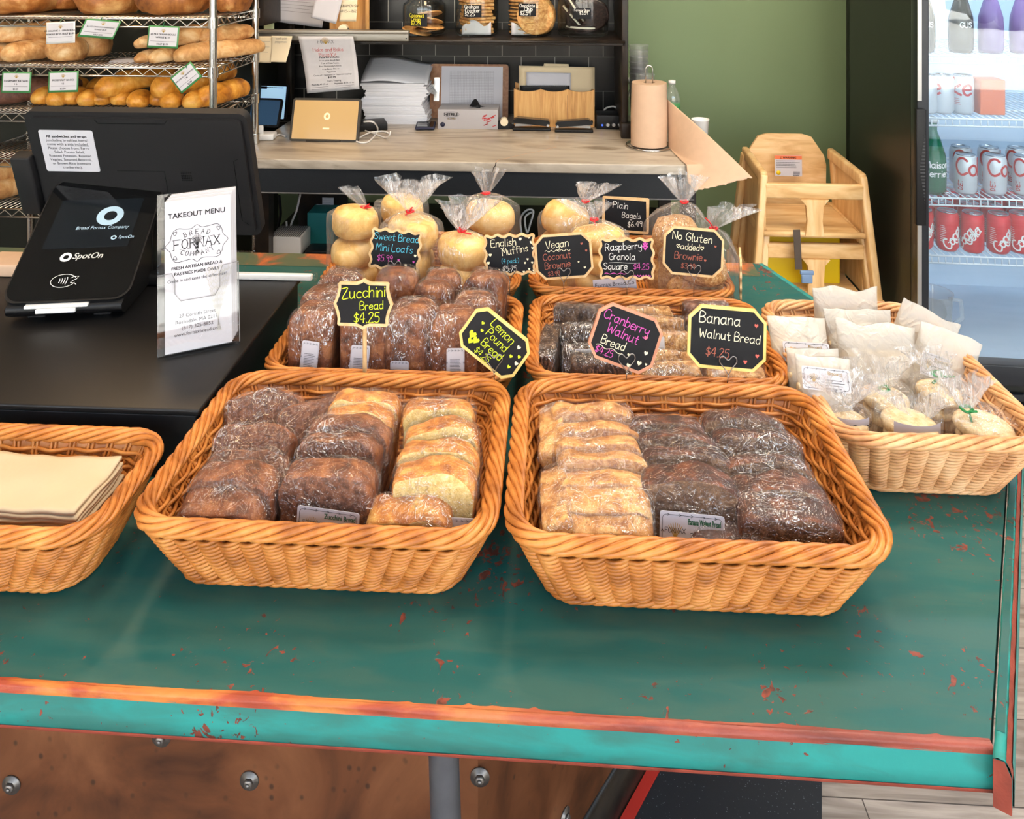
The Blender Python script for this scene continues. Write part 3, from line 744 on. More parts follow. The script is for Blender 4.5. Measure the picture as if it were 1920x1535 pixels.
# rounded nosing along the front and the face below it
def sweep(mb, prof, p0, p1, mi=0, n=40, wob=0):
    """profile (out, z) swept from p0 to p1; out is to the right of travel"""
    p0 = Vector(p0); p1 = Vector(p1); d = (p1-p0).normalized(); nx = Vector((d.y, -d.x))
    m = len(prof)
    def fn(u, v):
        p = p0.lerp(p1, u); k = v*(m-1); i = min(int(k), m-2); t = k-i
        a = prof[i][0]*(1-t)+prof[i+1][0]*t; z = prof[i][1]*(1-t)+prof[i+1][1]*t
        w = wob*mnoise.noise(Vector((u*30, v*3, 2)))
        return (p.x+nx.x*(a+w), p.y+nx.y*(a+w), z+w*.5)
    mb.grid(fn, n, m-1, mi)
R = .0052
nose = [(0, CZ+.0004)]+[(.001+R*math.sin(t*PI/12), CZ-R+R*math.cos(t*PI/12)+.0004) for t in range(7)]
nose += [(.0063, CZ-.0072)]
mb = MB(); sweep(mb, nose, (XL, .7896), (.412, .764), 0, 90, .0012); mb.build('front_edge', 'edge', cnt)
mb = MB(); rnd = random.Random(11)       # ragged strip where the paint has worn off beside the nosing
pA = Vector((XL, .7896)); pB = Vector((.412, .764)); N_ = 420; vs = []
for k in range(N_+1):
    p = pA.lerp(pB, k/N_); w = .0014+.0024*max(0, mnoise.noise(Vector((k*.045, 2, 1))))+.0050*max(0, mnoise.noise(Vector((k*.47, 5, 1)))-.15)
    vs += [(p.x, p.y-.0006, CZ+.0005), (p.x, p.y+w, CZ+.0005)]
mb.add(vs, [(2*k, 2*k+2, 2*k+3, 2*k+1) for k in range(N_)]); mb.build('worn_front_strip', 'edge', cnt)
mb = MB(); sweep(mb, [(.0060, CZ-.0062), (.0064, CZ-.025), (.0060, CZ-.0415), (0, CZ-.0425), (0, CZ-.006)], (XL, .7896), (.412, .764), 0, 60, .0004); mb.build('fascia', 'teal_face', cnt)
mb = MB(); sweep(mb, [(.0066, CZ-.0395), (.0068, CZ-.0425), (.004, CZ-.0432)], (XL, .7896), (.412, .764), 0, 120, .0006); mb.build('fascia_lower_edge', 'red_paint', cnt)
# strip that closes the slanted right end, with a dark crack beside it
d = (Vector((.700, 1.246))-Vector((.412, .764))).normalized(); nx = Vector((d.y, -d.x)); a0 = Vector((.412, .764))+nx*.003-d*.016; a1 = Vector((.700, 1.246))+nx*.003
mb = MB(); sweep(mb, [(0, CZ-.044), (0, CZ-.001), (.003, CZ+.001), (.009, CZ+.001), (.013, CZ-.004), (.015, CZ-.012), (.015, CZ-.0455), (0, CZ-.0455)], a0, a1, 0, 60, .0008)
v0 = [(a0.x+nx.x*o, a0.y+nx.y*o, z) for o, z in ((0, CZ-.0455), (0, CZ-.001), (.009, CZ+.001), (.015, CZ-.012), (.015, CZ-.0455))]
mb.add(v0, [(0, 1, 2, 3, 4)]); mb.build('end_trim', 'teal_face', cnt)
mb = MB(); sweep(mb, [(.0105, CZ+.0012), (.0135, CZ-.0035), (.0156, CZ-.0125), (.0156, CZ-.016)], a0, a1, 0, 70, .0010); mb.add([(a0.x-d.x*.0008+nx.x*o, a0.y-d.y*.0008+nx.y*o, z) for o, z in ((0, CZ-.0455), (0, CZ-.001), (.009, CZ+.001), (.015, CZ-.012), (.015, CZ-.0455))], [(0, 1, 2, 3, 4)]); mb.build('worn_red_edge', 'red_paint', cnt)
mb = MB(); sweep(mb, [(.0015, CZ+.0012), (.0085, CZ+.0016)], a0+d*.03, a1, 0, 40, .0006); mb.build('end_trim_top', 'teal_top', cnt)
mb = MB(); sweep(mb, [(.0152, CZ-.006), (.0165, CZ-.02), (.0165, CZ-.0455), (.010, CZ-.046)], a0+d*.01, a1, 0, 30, .0004); mb.build('end_face', 'teal_face', cnt)
e0 = Vector((.700, 1.246)); e1 = Vector((.484, 1.885)); mb = MB(); sweep(mb, [(0, CZ), (.012, CZ-.001), (.016, CZ-.008), (.016, CZ-.044), (0, CZ-.046)], e0, e1, 0, 20, .0005); mb.build('rear_end_trim', 'teal_face', cnt)
base_poly = [(XL, 1.17), (-.113, 1.17), (.350, 1.86), (XL, 1.86)]
MB().prism(base_poly, CZ-.0455).build('copper_panel', 'copper', cnt)
bd = (Vector((.35, 1.86))-Vector((-.113, 1.17))).normalized(); bn = Vector((bd.y, -bd.x))
def bolt(loc, rot):
    mb = MB(); mb.lathe([(0, .0), (.0145, 0), (.0145, .002), (.0095, .0025), (.0095, .004)], 24)
    mb.lathe([(.0075, .004), (.0075, .0075), (.006, .009), (0, .009)], 6); mb.lathe([(.0035, .009), (.0035, .0105), (0, .011)], 12)
    mb.build('bolt', 'bolt', cnt, loc, rot)
for px, py in ((22, 1470), (468, 1462), (900, 1455), (303, 1381)): bolt(aty(px, py, 1.1695), (PI/2, 0, 0))
rr = ray(1058, 1530); tt = (Vector((-.113, 1.17)).dot(bn))/(rr.x*bn.x+rr.y*bn.y)
bolt(Vector((0, 0, HC))+rr*tt+Vector((bn.x, bn.y, 0))*.0005, (PI/2, 0, math.atan2(bd.y, bd.x)))
pt = aty(832, 1415, 1.0); pb = aty(836, 1535, 1.0); ext = pt+(pb-pt)*((pt.z)/(pt.z-pb.z)); top = pt+(pt-pb)*((CZ-.044-pt.z)/(pt.z-pb.z))
MB().cyl((ext.x, ext.y, 0), top, .0195, 32).build('support_pipe', 'pipe', cnt)
mb = MB(); mb.grid(lambda u, v: (XL+u*(.47-XL), 1.885-.075+v*.075, CZ+.0006), 4, 1); mb.build('back_strip', 'back_edge', cnt)
mb = MB(); sweep(mb, [(.0, .09), (.012, .088), (.014, 0)], (-.113, 1.17), (.35, 1.86)); sweep(mb, [(.0, .09), (.012, .088), (.014, 0)], (XL, 1.17), (-.113, 1.17)); mb.build('kick_board', 'black_wood', cnt)
# floor mat with red edge
q = Vector((-.113, 1.17))+bn*.016
def along(t, o): v = q+bd*t+bn*o; return (v.x, v.y)
mt = thing('floor_mat', 'black speckled rubber floor mat beside the copper base under the counter', 'mat', (0, 0, 0))
ra = atz(1541, 1450, 0); rb = atz(1541, 1560, 0); rx = (ra-rb).normalized()
r0 = rb-rx*.35; r1 = ra+rx*.12
MB().prism([along(-.2, .022), along(.75, .022), (r1.x, r1.y), (r0.x, r0.y)], .005).build('mat_sheet', 'rubber', mt)
tp = MB().prism([along(-.25, .0), along(.8, .0), along(.8, .0215), along(-.25, .0215)], .006).build('floor_edging', mat('red edging', (206, 52, 40), .45), None)
tag(tp, 'red edging strip on the floor along the copper base', 'trim')

# ---------------------------------------------------------------- wicker baskets
def basket_parts(L, W, H, inset=.042, rc=.047, seed=1, nst=None):
    """tray L x W at the rim, H high; base at z=0 in the middle"""
    def path_pt(hx, hy, r, s):
        """s in 0..1 around a rounded rectangle -> point, outward normal; corners at equal parameter share"""
        a, b = hx-r, hy-r; segs = [2*a, PI*r/2, 2*b, PI*r/2]*2; tot = sum(segs); d = (s % 1)*tot
        st = [((-a, -hy), (1, 0)), None, ((hx, -b), (0, 1)), None, ((a, hy), (-1, 0)), None, ((-hx, b), (0, -1)), None]
        cc = [(a, -b, -90), (a, b, 0), (-a, b, 90), (-a, -b, 180)]
        for k, g in enumerate(segs):
            if d <= g or k == 7:
                if k % 2 == 0:
                    (x, y), (dx, dy) = st[k]; return Vector((x+dx*d, y+dy*d)), Vector((dy, -dx))
                cx, cy, a0 = cc[k//2]; t = math.radians(a0)+d/r; n = Vector((math.cos(t), math.sin(t))); return Vector((cx, cy))+n*r, n
            d -= g
    per = 2*(L+W)-8*rc+2*PI*rc
    N = nst or int(round(per/.0265)); N += N % 2
    def wall(s, z, off):
        t = max(0, min(1, z/H)); k = inset*(1-t)**1.15
        p, n = path_pt(L/2-k, W/2-k, max(rc-k*.3, .02), s)
        return Vector((p.x+n.x*off, p.y+n.y*off, z))
    rnd = random.Random(seed)
    body = MB()
    rows = int((H-.0235)/.0056)
    for r in range(rows):                    # outside: bundles that bulge over each stake
        z = .0115+r*.0056
        for k in range(N):
            pts = []
            for i in range(8):
                u = -.28+1.56*i/7
                off = .0125*math.sin(PI*max(0, min(1, (u+.28)/1.56)))**.9-.0050
                zz = z+(u-.5)*.0052+rnd.uniform(-.0003, .0003)
                pts.append(wall((k+u)/N, zz, off))
            body.tube(pts, .00245, 6, cap=False)
    rows_i = int((H-.022)/.0072)
    for r in range(rows_i):                  # inside: staggered strands
        z = .012+r*.0072; ph = (r % 2)*PI; pts = []
        for i in range(N*5):
            s = i/(N*5)
            pts.append(wall(s, z+.0006*math.sin(2*PI*s*7+r), -.0075-.0026*math.cos(PI*N*s+ph)))
        body.tube(pts, .0027, 5, closed=True)
    for k in range(N):                       # stakes
        for e in (-.003, .003):
            body.tube([wall((k+.02)/N+e/per, z, -.0050) for z in (.002, H*.35, H*.7, H-.002)], .0021, 5, cap=False)
    def shell(s, z, off): return wall(s, z, off)
    nsh = N*2
    for off in (-.0035,):
        vs = [shell(i/nsh, z, off) for z in (.004, H*.3, H*.65, H-.004) for i in range(nsh)]
        body.add(vs, [(j*nsh+i, j*nsh+(i+1) % nsh, (j+1)*nsh+(i+1) % nsh, (j+1)*nsh+i) for j in range(3) for i in range(nsh)], 0, True)
    def braid(zc, off, ra, rb, strands, pitch, r, core):
        mb = MB(); cnt_ = int(per/.0085); turns = round(per/pitch)
        for st in range(strands):
            pts = []
            for i in range(cnt_):
                s = i/cnt_; a = 2*PI*(turns*s+st/strands)
                pts.append(wall(s, zc, off+ra*math.cos(a))+Vector((0, 0, rb*math.sin(a))))
            mb.tube(pts, r, 6, closed=True)
        mb.tube([wall(i/96, zc, off) for i in range(96)], core, 8, closed=True)
        return mb
    rim = braid(H-.0062, .0005, .0086, .0066, 6, .15, .0036, .0072)
    foot = braid(.0058, .0015, .0055, .0034, 5, .095, .0028, .0042)
    fl = MB(); k = inset+.004
    nx_ = int((L-2*k)/.0075)
    for i in range(nx_):
        x = -(L/2-k-.006)+i*(L-2*k-.012)/(nx_-1)
        fl.tube([(x, y, .0045+.0014*math.sin(PI*(i+j))) for j, y in enumerate([-(W/2-k-.004)+q*(W-2*k-.008)/14 for q in range(15)])], .0033, 5)
    for j in range(7):
        y = -(W/2-k)+(j+.5)*(W-2*k)/7
        fl.tube([(-(L/2-k), y, .0045), ((L/2-k), y, .0045)], .0022, 5)
    return body, rim, foot, fl
def make_basket(label, loc, rot, size, m, seed=1, group='wicker display baskets on the counter'):
    t = thing('wicker_basket', label, 'basket', loc, rot, group)
    body, rim, foot, fl = basket_parts(*size, seed=seed)
    body.build('woven_wall', m, t); rim.build('braided_rim', m, t); foot.build('base_border', m, t); fl.build('basket_floor', m, t)
    return t
BS = (.412, .314, .096)
b1 = make_basket('orange wicker basket of brown and yellow cake slices, beside the napkin basket', (-.2785, 1.024, CZ+.0006), 0, BS, 'wicker', 1)
b2 = dup(b1, 'wicker basket of banana bread and crumbly pale slices, nearest the slanted counter end', (.1605, 1.018, CZ+.0006), 0)
b3 = dup(b1, 'wicker basket packed with upright film wrapped brown mini loaves', (-.262, 1.353, CZ+.0006), 0)
b4 = dup(b1, 'wicker basket of granola squares and brownies under the Cranberry and Banana signs', (.163, 1.353, CZ+.0006), 0)
b5 = dup(b1, 'wicker basket of bagged pale loaves behind the brown mini loaves', (-.268, 1.664, CZ+.0006), 0)
b6 = dup(b1, 'wicker basket of bagged bagels and oat bread behind the granola basket', (.152, 1.664, CZ+.0006), 0)
for b, s in ((b1, (1.0, 1, 1)), (b2, (1.01, 1.0, 1.04)), (b3, (.955, .89, .87)), (b4, (.965, .89, .90)), (b5, (.94, .90, .90)), (b6, (.94, .90, .90))): b.scale = s
b7 = make_basket('daylight-paled wicker basket of white glassine bags over the slanted counter end', (.520, 1.268, CZ+.0006), PI/2, (.398, .278, .097), 'wicker_daylit', 2)
b8 = make_basket('small wicker basket holding cream napkins in front of the black stand', (-.698, .937, CZ+.0006), 0, (.362, .185, .096), 'wicker', 3)
# ---------------------------------------------------------------- bread slices, loaves and their film
def loaf_outline(w, h, dome=.28, n=48, flare=.92, lump=0, seed=0):
    """cross section of a tin loaf, base on y=0: square base, flaring sides, low uneven crown with shoulders"""
    rnd = random.Random(seed); ph = rnd.uniform(0, 6); p = []
    P = [(-.5*flare+.03, 0), (.5*flare-.03, 0), (.5*flare, .03), (.5, 1-dome-.02), (.515, 1-dome*.62), (.47, 1-dome*.30), (.33, 1-dome*.10), (.12, 1), (-.14, 1-.02*rnd.random()), (-.34, 1-dome*.14), (-.475, 1-dome*.36), (-.515, 1-dome*.66), (-.5, 1-dome-.02), (-.5*flare, .03)]
    m = len(P); seg = [math.dist(P[k], P[(k+1) % m]) for k in range(m)]; T = sum(seg)
    for k in range(n):
        d_ = T*k/n; q = 0
        while d_ > seg[q]: d_ -= seg[q]; q += 1
        a, b = P[q], P[(q+1) % m]; t = d_/seg[q]; x = a[0]+(b[0]-a[0])*t; y = a[1]+(b[1]-a[1])*t
        if y > .6: y += lump*math.sin(x*9+ph)
        p.append((x*w, y*h))
    for _ in range(1): p = [((p[k-1][0]+2*p[k][0]+p[(k+1) % n][0])/4, (p[k-1][1]+2*p[k][1]+p[(k+1) % n][1])/4) for k in range(n)]
    return p
def blob(outline, depth, layers, bulge=0, nz=0, nscale=60, seed=0, grow=0, crumb=None):
    """closed body: outline (x,z) swept over y with shrinking rings at both faces; material 1 on the faces"""
    mb = MB(); n = len(outline); cx = sum(x for x, z in outline)/n; cz = sum(z for x, z in outline)/n
    vs = []; fs = []; mi = []
    for (sc, yy) in layers:
        for (x, z) in outline:
            dx, dz = x-cx, z-cz; L = math.hypot(dx, dz) or 1
            p = Vector((cx+dx*sc+dx/L*grow, yy*depth/2+(grow if yy > 0 else -grow)*abs(yy), cz+dz*sc+dz/L*grow))
            if nz:
                q = p*nscale+Vector((seed*3.1, seed*1.7, 0))
                p += Vector((mnoise.noise(q), mnoise.noise(q+Vector((9, 0, 0)))*(.6 if sc < .93 else 1), mnoise.noise(q+Vector((0, 9, 0)))))*nz
            vs.append(p)
    R_ = len(layers)
    for i in range(R_-1):
        m = 1 if (layers[i][0] < .94 and layers[i+1][0] <= .96) or (layers[i+1][0] < .94 and layers[i][0] <= .96) else 0
        for k in range(n):
            fs.append((i*n+k, i*n+(k+1) % n, (i+1)*n+(k+1) % n, (i+1)*n+k)); mi.append(m)
    o = len(vs); vs.append(sum((vs[k] for k in range(n)), Vector())/n); vs.append(sum((vs[(R_-1)*n+k] for k in range(n)), Vector())/n)
    for k in range(n):
        fs.append((o, (k+1) % n, k)); mi.append(1); fs.append((o+1, (R_-1)*n+k, (R_-1)*n+(k+1) % n)); mi.append(1)
    mb.v = [tuple(v) for v in vs]; mb.f = [list(f) for f in fs]; mb.m = mi if crumb is None else [crumb]*len(fs); mb.sm = [True]*len(fs)
    return mb
SL = [(.35, -1), (.7, -1), (.92, -1), (.955, -.985), (.99, -.86), (1, -.5), (1, 0), (1, .5), (.99, .86), (.955, .985), (.92, 1), (.7, 1), (.35, 1)]
RL = [(.3, -1), (.62, -1), (.84, -.97), (.945, -.88), (.99, -.7), (1, -.35), (1, 0), (1, .35), (.99, .7), (.945, .88), (.84, .97), (.62, 1), (.3, 1)]
def slice_meshes(kind, w, h, t, crustm, crumbm, variants=3, dome=.28, film_='cling', nz=.0034):
    out = []
    for v in range(variants):
        rnd = random.Random(kind+str(v))
        ol = loaf_outline(w*rnd.uniform(.97, 1.03), h*rnd.uniform(.97, 1.03), dome*rnd.uniform(.8, 1.2), lump=.02, seed=v)
        b = blob(ol, t, SL, nz=nz, nscale=48, seed=v+len(kind)).mesh(kind, [crustm, crumbm])
        wv = blob(ol, t, RL, nz=.0040, nscale=40, seed=v+20, grow=.0034, crumb=0).mesh('film', [film_])
        out.append((b, wv))
    return out
def place_top(px, py, ztop, h, lean, yaw, rollz=0):
    """put a leaning piece so that the middle of its top edge is seen at a pixel; returns location of the base and rotation"""
    e = Euler((-lean, rollz, yaw), 'XYZ'); p = atz(px, py, ztop)
    return p-e.to_matrix() @ Vector((0, 0, h)), e
YMIN = .918
def wrapped(name, label, cat, meshes, loc, rot, group, sc=1):
    t = thing(name, label, cat, loc, rot, group)
    if sc != 1: t.scale = (sc, sc, sc) if not isinstance(sc, tuple) else sc
    obj('bread', meshes[0], t); obj('film_wrap', meshes[1], t)
    return t
def sticker(parent, w, h, X, title, tcol, seed=3, small=4, name='label_sticker'):
    """white product label with arrow border, logo and print"""
    s = MB().prism(rrect(w, h, .003), .0006, X=X).build(name, 'white', parent)
    mp = flat_map(X @ TR((0, 0, .0007)))
    mb = MB()
    iw, ih = w*.92, h*.84
    ribbon(mb, [(a, b) for a, b in rrect(iw, ih, .004)]+[rrect(iw, ih, .004)[0]], w*.006, mp)
    for k in range(5):
        for e in (-1, 1):
            x = -iw*.4+k*iw*.2; ribbon(mb, [(x-.0012, e*ih/2+.0011), (x+.0012, e*ih/2), (x-.0012, e*ih/2-.0011)], .0005, mp)
    for e in (-1, 1): ribbon(mb, [(e*iw/2-.0011, -.0012), (e*iw/2, .0012), (e*iw/2+.0011, -.0012)], .0005, mp)
    if h > w: lines(mb, -w*.3, w*.3, h*.1, h*.05, 9, .0006, mp, seed=seed)
    else:
        stroke_text(mb, 'FORNAX', -w*.26, -h*.05, h*.13, .0005, mp, sm=False); lines(mb, -w*.02, w*.40, -h*.02, h*.115, small, .0007, mp, seed=seed)
    mb.build('print', 'ink', s)
    if title:
        mb = MB()
        for k in range(7): a = PI/2+(k-3)*.22; ribbon(mb, [(-w*.26, -h*.2), (-w*.26+math.cos(a)*h*.3, -h*.15+math.sin(a)*h*.36)], .0006, mp)
        mb.build('wheat_mark', 'gold_ink', s)
        mb = MB(); ts = h*.23; vs_ = [v[0] for v in _font_mesh(title)[0]]; font_text(mb, title, w*.19, h*.20, ts, mp, sx=min(1, w*.5/(ts*(max(vs_)-min(vs_)))), bold=.02); mb.build('title', tcol, s)
    return s
zuc = slice_meshes('zucchini slice', .108, .098, .038, 'zuc_crust', 'zuc_crumb', dome=.30)
lem = slice_meshes('lemon slice', .096, .096, .036, 'lem_crust', 'lem_crumb', dome=.26)
ban = slice_meshes('banana slice', .104, .092, .035, 'ban_crust', 'ban_crumb', dome=.30)
cra = slice_meshes('cranberry slice', .106, .088, .034, 'cran_crust', 'cran_crumb', dome=.12)
GR1 = 'wrapped slices in the basket of brown and yellow cake'
BZ = CZ+.0095                               # basket floor
def slice_at(ms, kind, where, px, py, ztop, lean, yaw, group, i, sc=1, roll=0):
    h = .098 if ms is zuc else .096 if ms is lem else .092 if ms is ban else .088
    hh = h*(sc[2] if isinstance(sc, tuple) else sc)
    lean *= (.72 if ms is zuc and group == GR1 and px < 600 else .5); yaw += .05*math.sin(px*1.7+py); roll += .035*math.sin(px*.9+py*2.3)
    for q in range(60):                      # lean less until the foot clears the front wall
        ztop = BZ+.006+hh*math.cos(lean)+.018*math.sin(lean)
        loc, e = place_top(px, py, ztop, hh, lean, yaw, roll)
        if loc.y >= YMIN+.02*math.cos(lean)+.004: break
        lean -= LN(1.5)
    return wrapped('cake_slice', 'film wrapped %s slice, %s' % (kind, where), 'cake slice', ms[i % len(ms)], loc, e, group, sc)
def zt(h, lean, sc=1): return BZ+.006+h*sc*math.cos(lean)
LN = math.radians
# left row of the first basket: zucchini bread lying back, from the rim towards the customer
g = GR1
for i, (px, py, lean, yaw, kind) in enumerate(((590, 746, 46, .35, 'behind the rearmost slice of the left brown row'), (505, 736, 50, .12, 'rearmost of the left brown row'), (490, 792, 54, .05, 'second from the back in the left brown row'),
        (478, 843, 60, .0, 'dark, third from the back in the left brown row'), (446, 880, 56, -.06, 'second from the rim in the left brown row'), (414, 933, 58, -.05, 'at the front rim corner of the left brown row'))):
    slice_at(zuc, 'brown zucchini bread', kind, px, py, zt(.098, LN(lean)), LN(lean), yaw, g, i, (.98, 1, .92))
# middle row: yellow behind, brown in front
for i, (px, py, lean, yaw, kind) in enumerate(((688, 737, 18, -.05, 'rearmost of the middle row'), (676, 757, 20, -.07, 'behind the brown slices of the middle row'))):
    slice_at(lem, 'yellow lemon cake', kind, px, py, zt(.096, LN(lean), 1.04), LN(lean), yaw, g, i, 1.04)
for i, (px, py, lean, yaw, kind) in enumerate(((660, 783, 24, -.09, 'third from the front of the middle row'), (641, 808, 28, -.08, 'second from the front of the middle row'))):
    slice_at(zuc, 'brown zucchini bread', kind, px, py, zt(.098, LN(lean)), LN(lean), yaw, g, i+1, 1)
t = slice_at(zuc, 'brown zucchini bread', 'with a label, facing out at the front rim', 615, 868, zt(.098, LN(32), 1.04), LN(32), -.04, g, 0, 1.04)
sticker(t, .073, .036, TR((.008, -.0275, .046), (PI/2, 0, 0)) @ TR(rot=(0, 0, -.09)), 'Zucchini Bread', 'green_ink', 5)
for i, (px, py, lean, yaw, sc, kind) in enumerate(((824, 752, 20, .14, 1.03, 'rearmost of the right yellow row'), (829, 787, 24, .07, 1.05, 'second from the back of the right yellow row'), (826, 825, 27, .03, 1.06, 'middle of the right yellow row'))):
    slice_at(lem, 'yellow lemon cake', kind, px, py, zt(.096, LN(lean), sc), LN(lean), yaw, g, i, sc)
t = slice_at(lem, 'yellow lemon cake', 'showing its pale face behind the foremost yellow slice', 817, 866, zt(.096, LN(30), 1.08), LN(30), .03, g, 1, 1.08)
sticker(t, .030, .036, TR((.034, -.0265, .036), (PI/2, 0, 0)), '', 'ink', 8)
slice_at(lem, 'yellow lemon cake', 'foremost, low against the front rim', 768, 945, BZ+.068, LN(48), -.02, g, 2, (1.03, 1, .9))
# second basket
g = 'wrapped slices in the basket nearest the slanted counter end'
for i, (px, py, kind) in enumerate(((1006, 795, 'standing edge on at the rear left corner'), (1006, 915, 'standing edge on at the front left corner'))):
    e = Euler((-LN(20), 0, PI/2+(-.03, .04)[i])); p = atz(px+4, py, BZ+.090)-e.to_matrix() @ Vector((0, 0, .088))
    t = wrapped('cake_slice', 'film wrapped golden brown cranberry bread slice, %s' % kind, 'cake slice', cra[i], (p.x+.016, p.y, BZ+.008), e, g, (1.0, 1.0, .98))
for i, (px, py, lean, yaw, kind) in enumerate(((1108, 764, 26, .0, 'rearmost of the pale row'), (1120, 794, 32, .0, 'golden, second from the back of the pale row'), (1120, 826, 36, .0, 'third from the back of the pale row'),
        (1130, 853, 40, .0, 'fourth from the back of the pale row'), (1136, 890, 44, -.01, 'third from the front of the pale row'), (1133, 936, 46, -.02, 'second from the front of the pale row'), (1131, 972, 58, .03, 'at the front rim of the pale row'))):
    slice_at(cra, 'pale crumbly cranberry bread', kind, px, py, zt(.088, LN(lean), 1.0), LN(lean), yaw, g, i, 1.03)
for i, (px, py, lean, yaw, kind) in enumerate(((1250, 777, 34, -.05, 'rearmost of the middle dark row'), (1270, 806, 36, -.06, 'second from the back of the middle dark row'), (1283, 838, 38, -.05, 'just behind the labelled slice'))):
    slice_at(ban, 'dark banana bread', kind, px, py, zt(.092, LN(lean), 1.04), LN(lean), yaw, g, i, 1.04)
t = slice_at(ban, 'dark banana bread', 'with a label, facing out over the front rim', 1293, 880, zt(.092, LN(28), 1.12), LN(28), -.02, g, 1, 1.12)
sticker(t, .066, .037, TR((0, -.0255, .044), (PI/2, 0, 0)), 'Banana Walnut Bread', 'green_ink', 6)
for i, (px, py, lean, yaw, kind) in enumerate(((1393, 772, 34, -.04, 'rearmost of the right dark row'), (1418, 806, 38, -.06, 'second from the back of the right dark row'), (1434, 848, 42, -.05, 'middle of the right dark row'),
        (1456, 896, 44, -.03, 'second from the front of the right dark row'), (1480, 946, 46, -.03, 'foremost of the right dark row'))):
    slice_at(ban, 'dark banana bread', kind, px, py, zt(.092, LN(lean), 1.06), LN(lean), yaw, g, i+1, (1.1, 1.05, 1.06) if i > 2 else 1.06)
slice_at(ban, 'small dark banana bread', 'lying low against the front rim between two rows', 1385, 1000, BZ+.050, LN(70), -.01, g, 2, (1.0, .9, .8))

# upright mini loaves
mini = []
for v in range(3):
    ol = [(x, y) for x, y in rrect(.072, .132, .020, 7)]; ol = [(x*(1+.04*math.sin(v+y*40)), y+.066) for x, y in ol]
    b = blob(ol, .060, RL, nz=.004, nscale=30, seed=v+4, crumb=0).mesh('mini loaf', ['minibrown'])
    w_ = blob(ol, .060, RL, nz=.0042, nscale=34, seed=v+9, grow=.0034, crumb=0).mesh('film', ['cling_tight'])
    mini.append((b, w_))
g = 'wrapped brown mini loaves standing in the basket'
MINI = [(641, 510, 0, .04, 'low, rear corner by the black stand'), (745, 505, 1, -.02, 'rear row, behind the Zucchini sign edge'), (832, 508, 2, .03, 'rear row, third from the black stand'), (912, 511, 0, -.05, 'tall, rear row corner with a small label'),
        (612, 540, 1, .05, 'second row, half behind the Zucchini sign'), (816, 529, 2, .0, 'second row, in the middle'), (890, 551, 0, -.04, 'second row, behind the Lemon sign'),
        (779, 566, 1, .06, 'with a round white film top, behind the foremost middle loaf'), (700, 556, 2, .0, 'second row, wholly behind the Zucchini sign'),
        (588, 580, 0, .06, 'foremost, beside the black stand, with a tall label'), (668, 603, 1, .02, 'foremost, behind the stick of the Zucchini sign'), (759, 602, 2, -.02, 'foremost, with a label at the rim'), (848, 592, 0, .04, 'foremost, beside the Lemon sign, with a label')]
for i, (px, py, v, yaw, kind) in enumerate(MINI):
    lean = LN(6); sc = (1.0, 1.04, .97)[v]*(1.03 if py > 560 else 1); yaw += .12*math.sin(px*1.3)
    zz = BZ+.132*sc*math.cos(lean)+.004
    if py == 580: zz += .0
    loc, e = place_top(px, py, zz, .132*sc, lean, yaw); loc.y = max(loc.y, 1.284)
    t = wrapped('mini_loaf', 'film wrapped brown mini loaf, %s' % kind, 'mini loaf', mini[v], loc, e, g, sc)
    if 'label' in kind:
        if 'tall label' in kind: sticker(t, .028, .048, TR((.004, -.0385, .066), (PI/2, 0, 0)) @ TR(rot=(0, 0, -.08)), '', 'ink', i)
        elif 'rim' in kind: sticker(t, .030, .030, TR((-.008, -.0385, .050), (PI/2, 0, 0)), '', 'ink', i)
        elif 'small label' in kind: sticker(t, .024, .013, TR((.0, -.0385, .104), (PI/2, 0, 0)) @ TR(rot=(0, 0, .12)), '', 'ink', i)
        else: sticker(t, .028, .042, TR((.004, -.0385, .064), (PI/2, 0, 0)), '', 'ink', i)
    if 'stick' in kind: sticker(t, .028, .046, TR((-.006, -.0385, .060), (PI/2, 0, 0)) @ TR(rot=(0, 0, -.1)), '', 'ink', i)

# granola squares and brownies
def square_meshes(kind, w, h, t, m, n=2, nz=.004):
    out = []
    for v in range(n):
        ol = [(x, y+h/2) for x, y in rrect(w, h, .008, 8)]; ol2 = []
        for k in range(len(ol)):
            a, b = ol[k], ol[(k+1) % len(ol)]; d_ = math.hypot(b[0]-a[0], b[1]-a[1]); m_ = max(1, int(d_/.006))
            ol2 += [(a[0]+(b[0]-a[0])*q/m_, a[1]+(b[1]-a[1])*q/m_) for q in range(m_)]
        out.append((blob(ol2, t, RL, nz=nz, nscale=90, seed=v+2, crumb=0).mesh(kind, [m]), blob(ol2, t, RL, nz=.0025, nscale=40, seed=v+8, grow=.003, crumb=0).mesh('film', ['cling_tight'])))
    return out
gd = square_meshes('dark granola square', .082, .076, .030, 'gran_dark'); gg = square_meshes('golden granola square', .080, .074, .026, 'gran_gold'); br = square_meshes('brownie square', .078, .072, .030, 'brownie', nz=.002)
g = 'wrapped squares in the granola basket'
def square_at(ms, nm, label, px, py, h, lean, yaw, i, sc=1, raise_=0):
    for q in range(60):
        loc, e = place_top(px, py, BZ+.006+raise_+h*sc*math.cos(LN(lean)), h*sc, LN(lean), yaw)
        if loc.y >= 1.262: break
        lean -= 1.5
    return wrapped(nm, label, 'cake square', ms[i % 2], loc, e, g, sc)
p = atz(1030, 640, BZ+.07); wrapped('granola_square', 'film wrapped dark granola square standing edge on in the rear left corner', 'cake square', gd[0], (p.x, p.y, BZ), (0, 0, PI/2-.1), g, (1.35, 1, 1))
square_at(gd, 'granola_square', 'film wrapped dark granola square, rearmost behind the Cranberry sign', 1086, 572, .076, 14, .0, 1, 1.1)
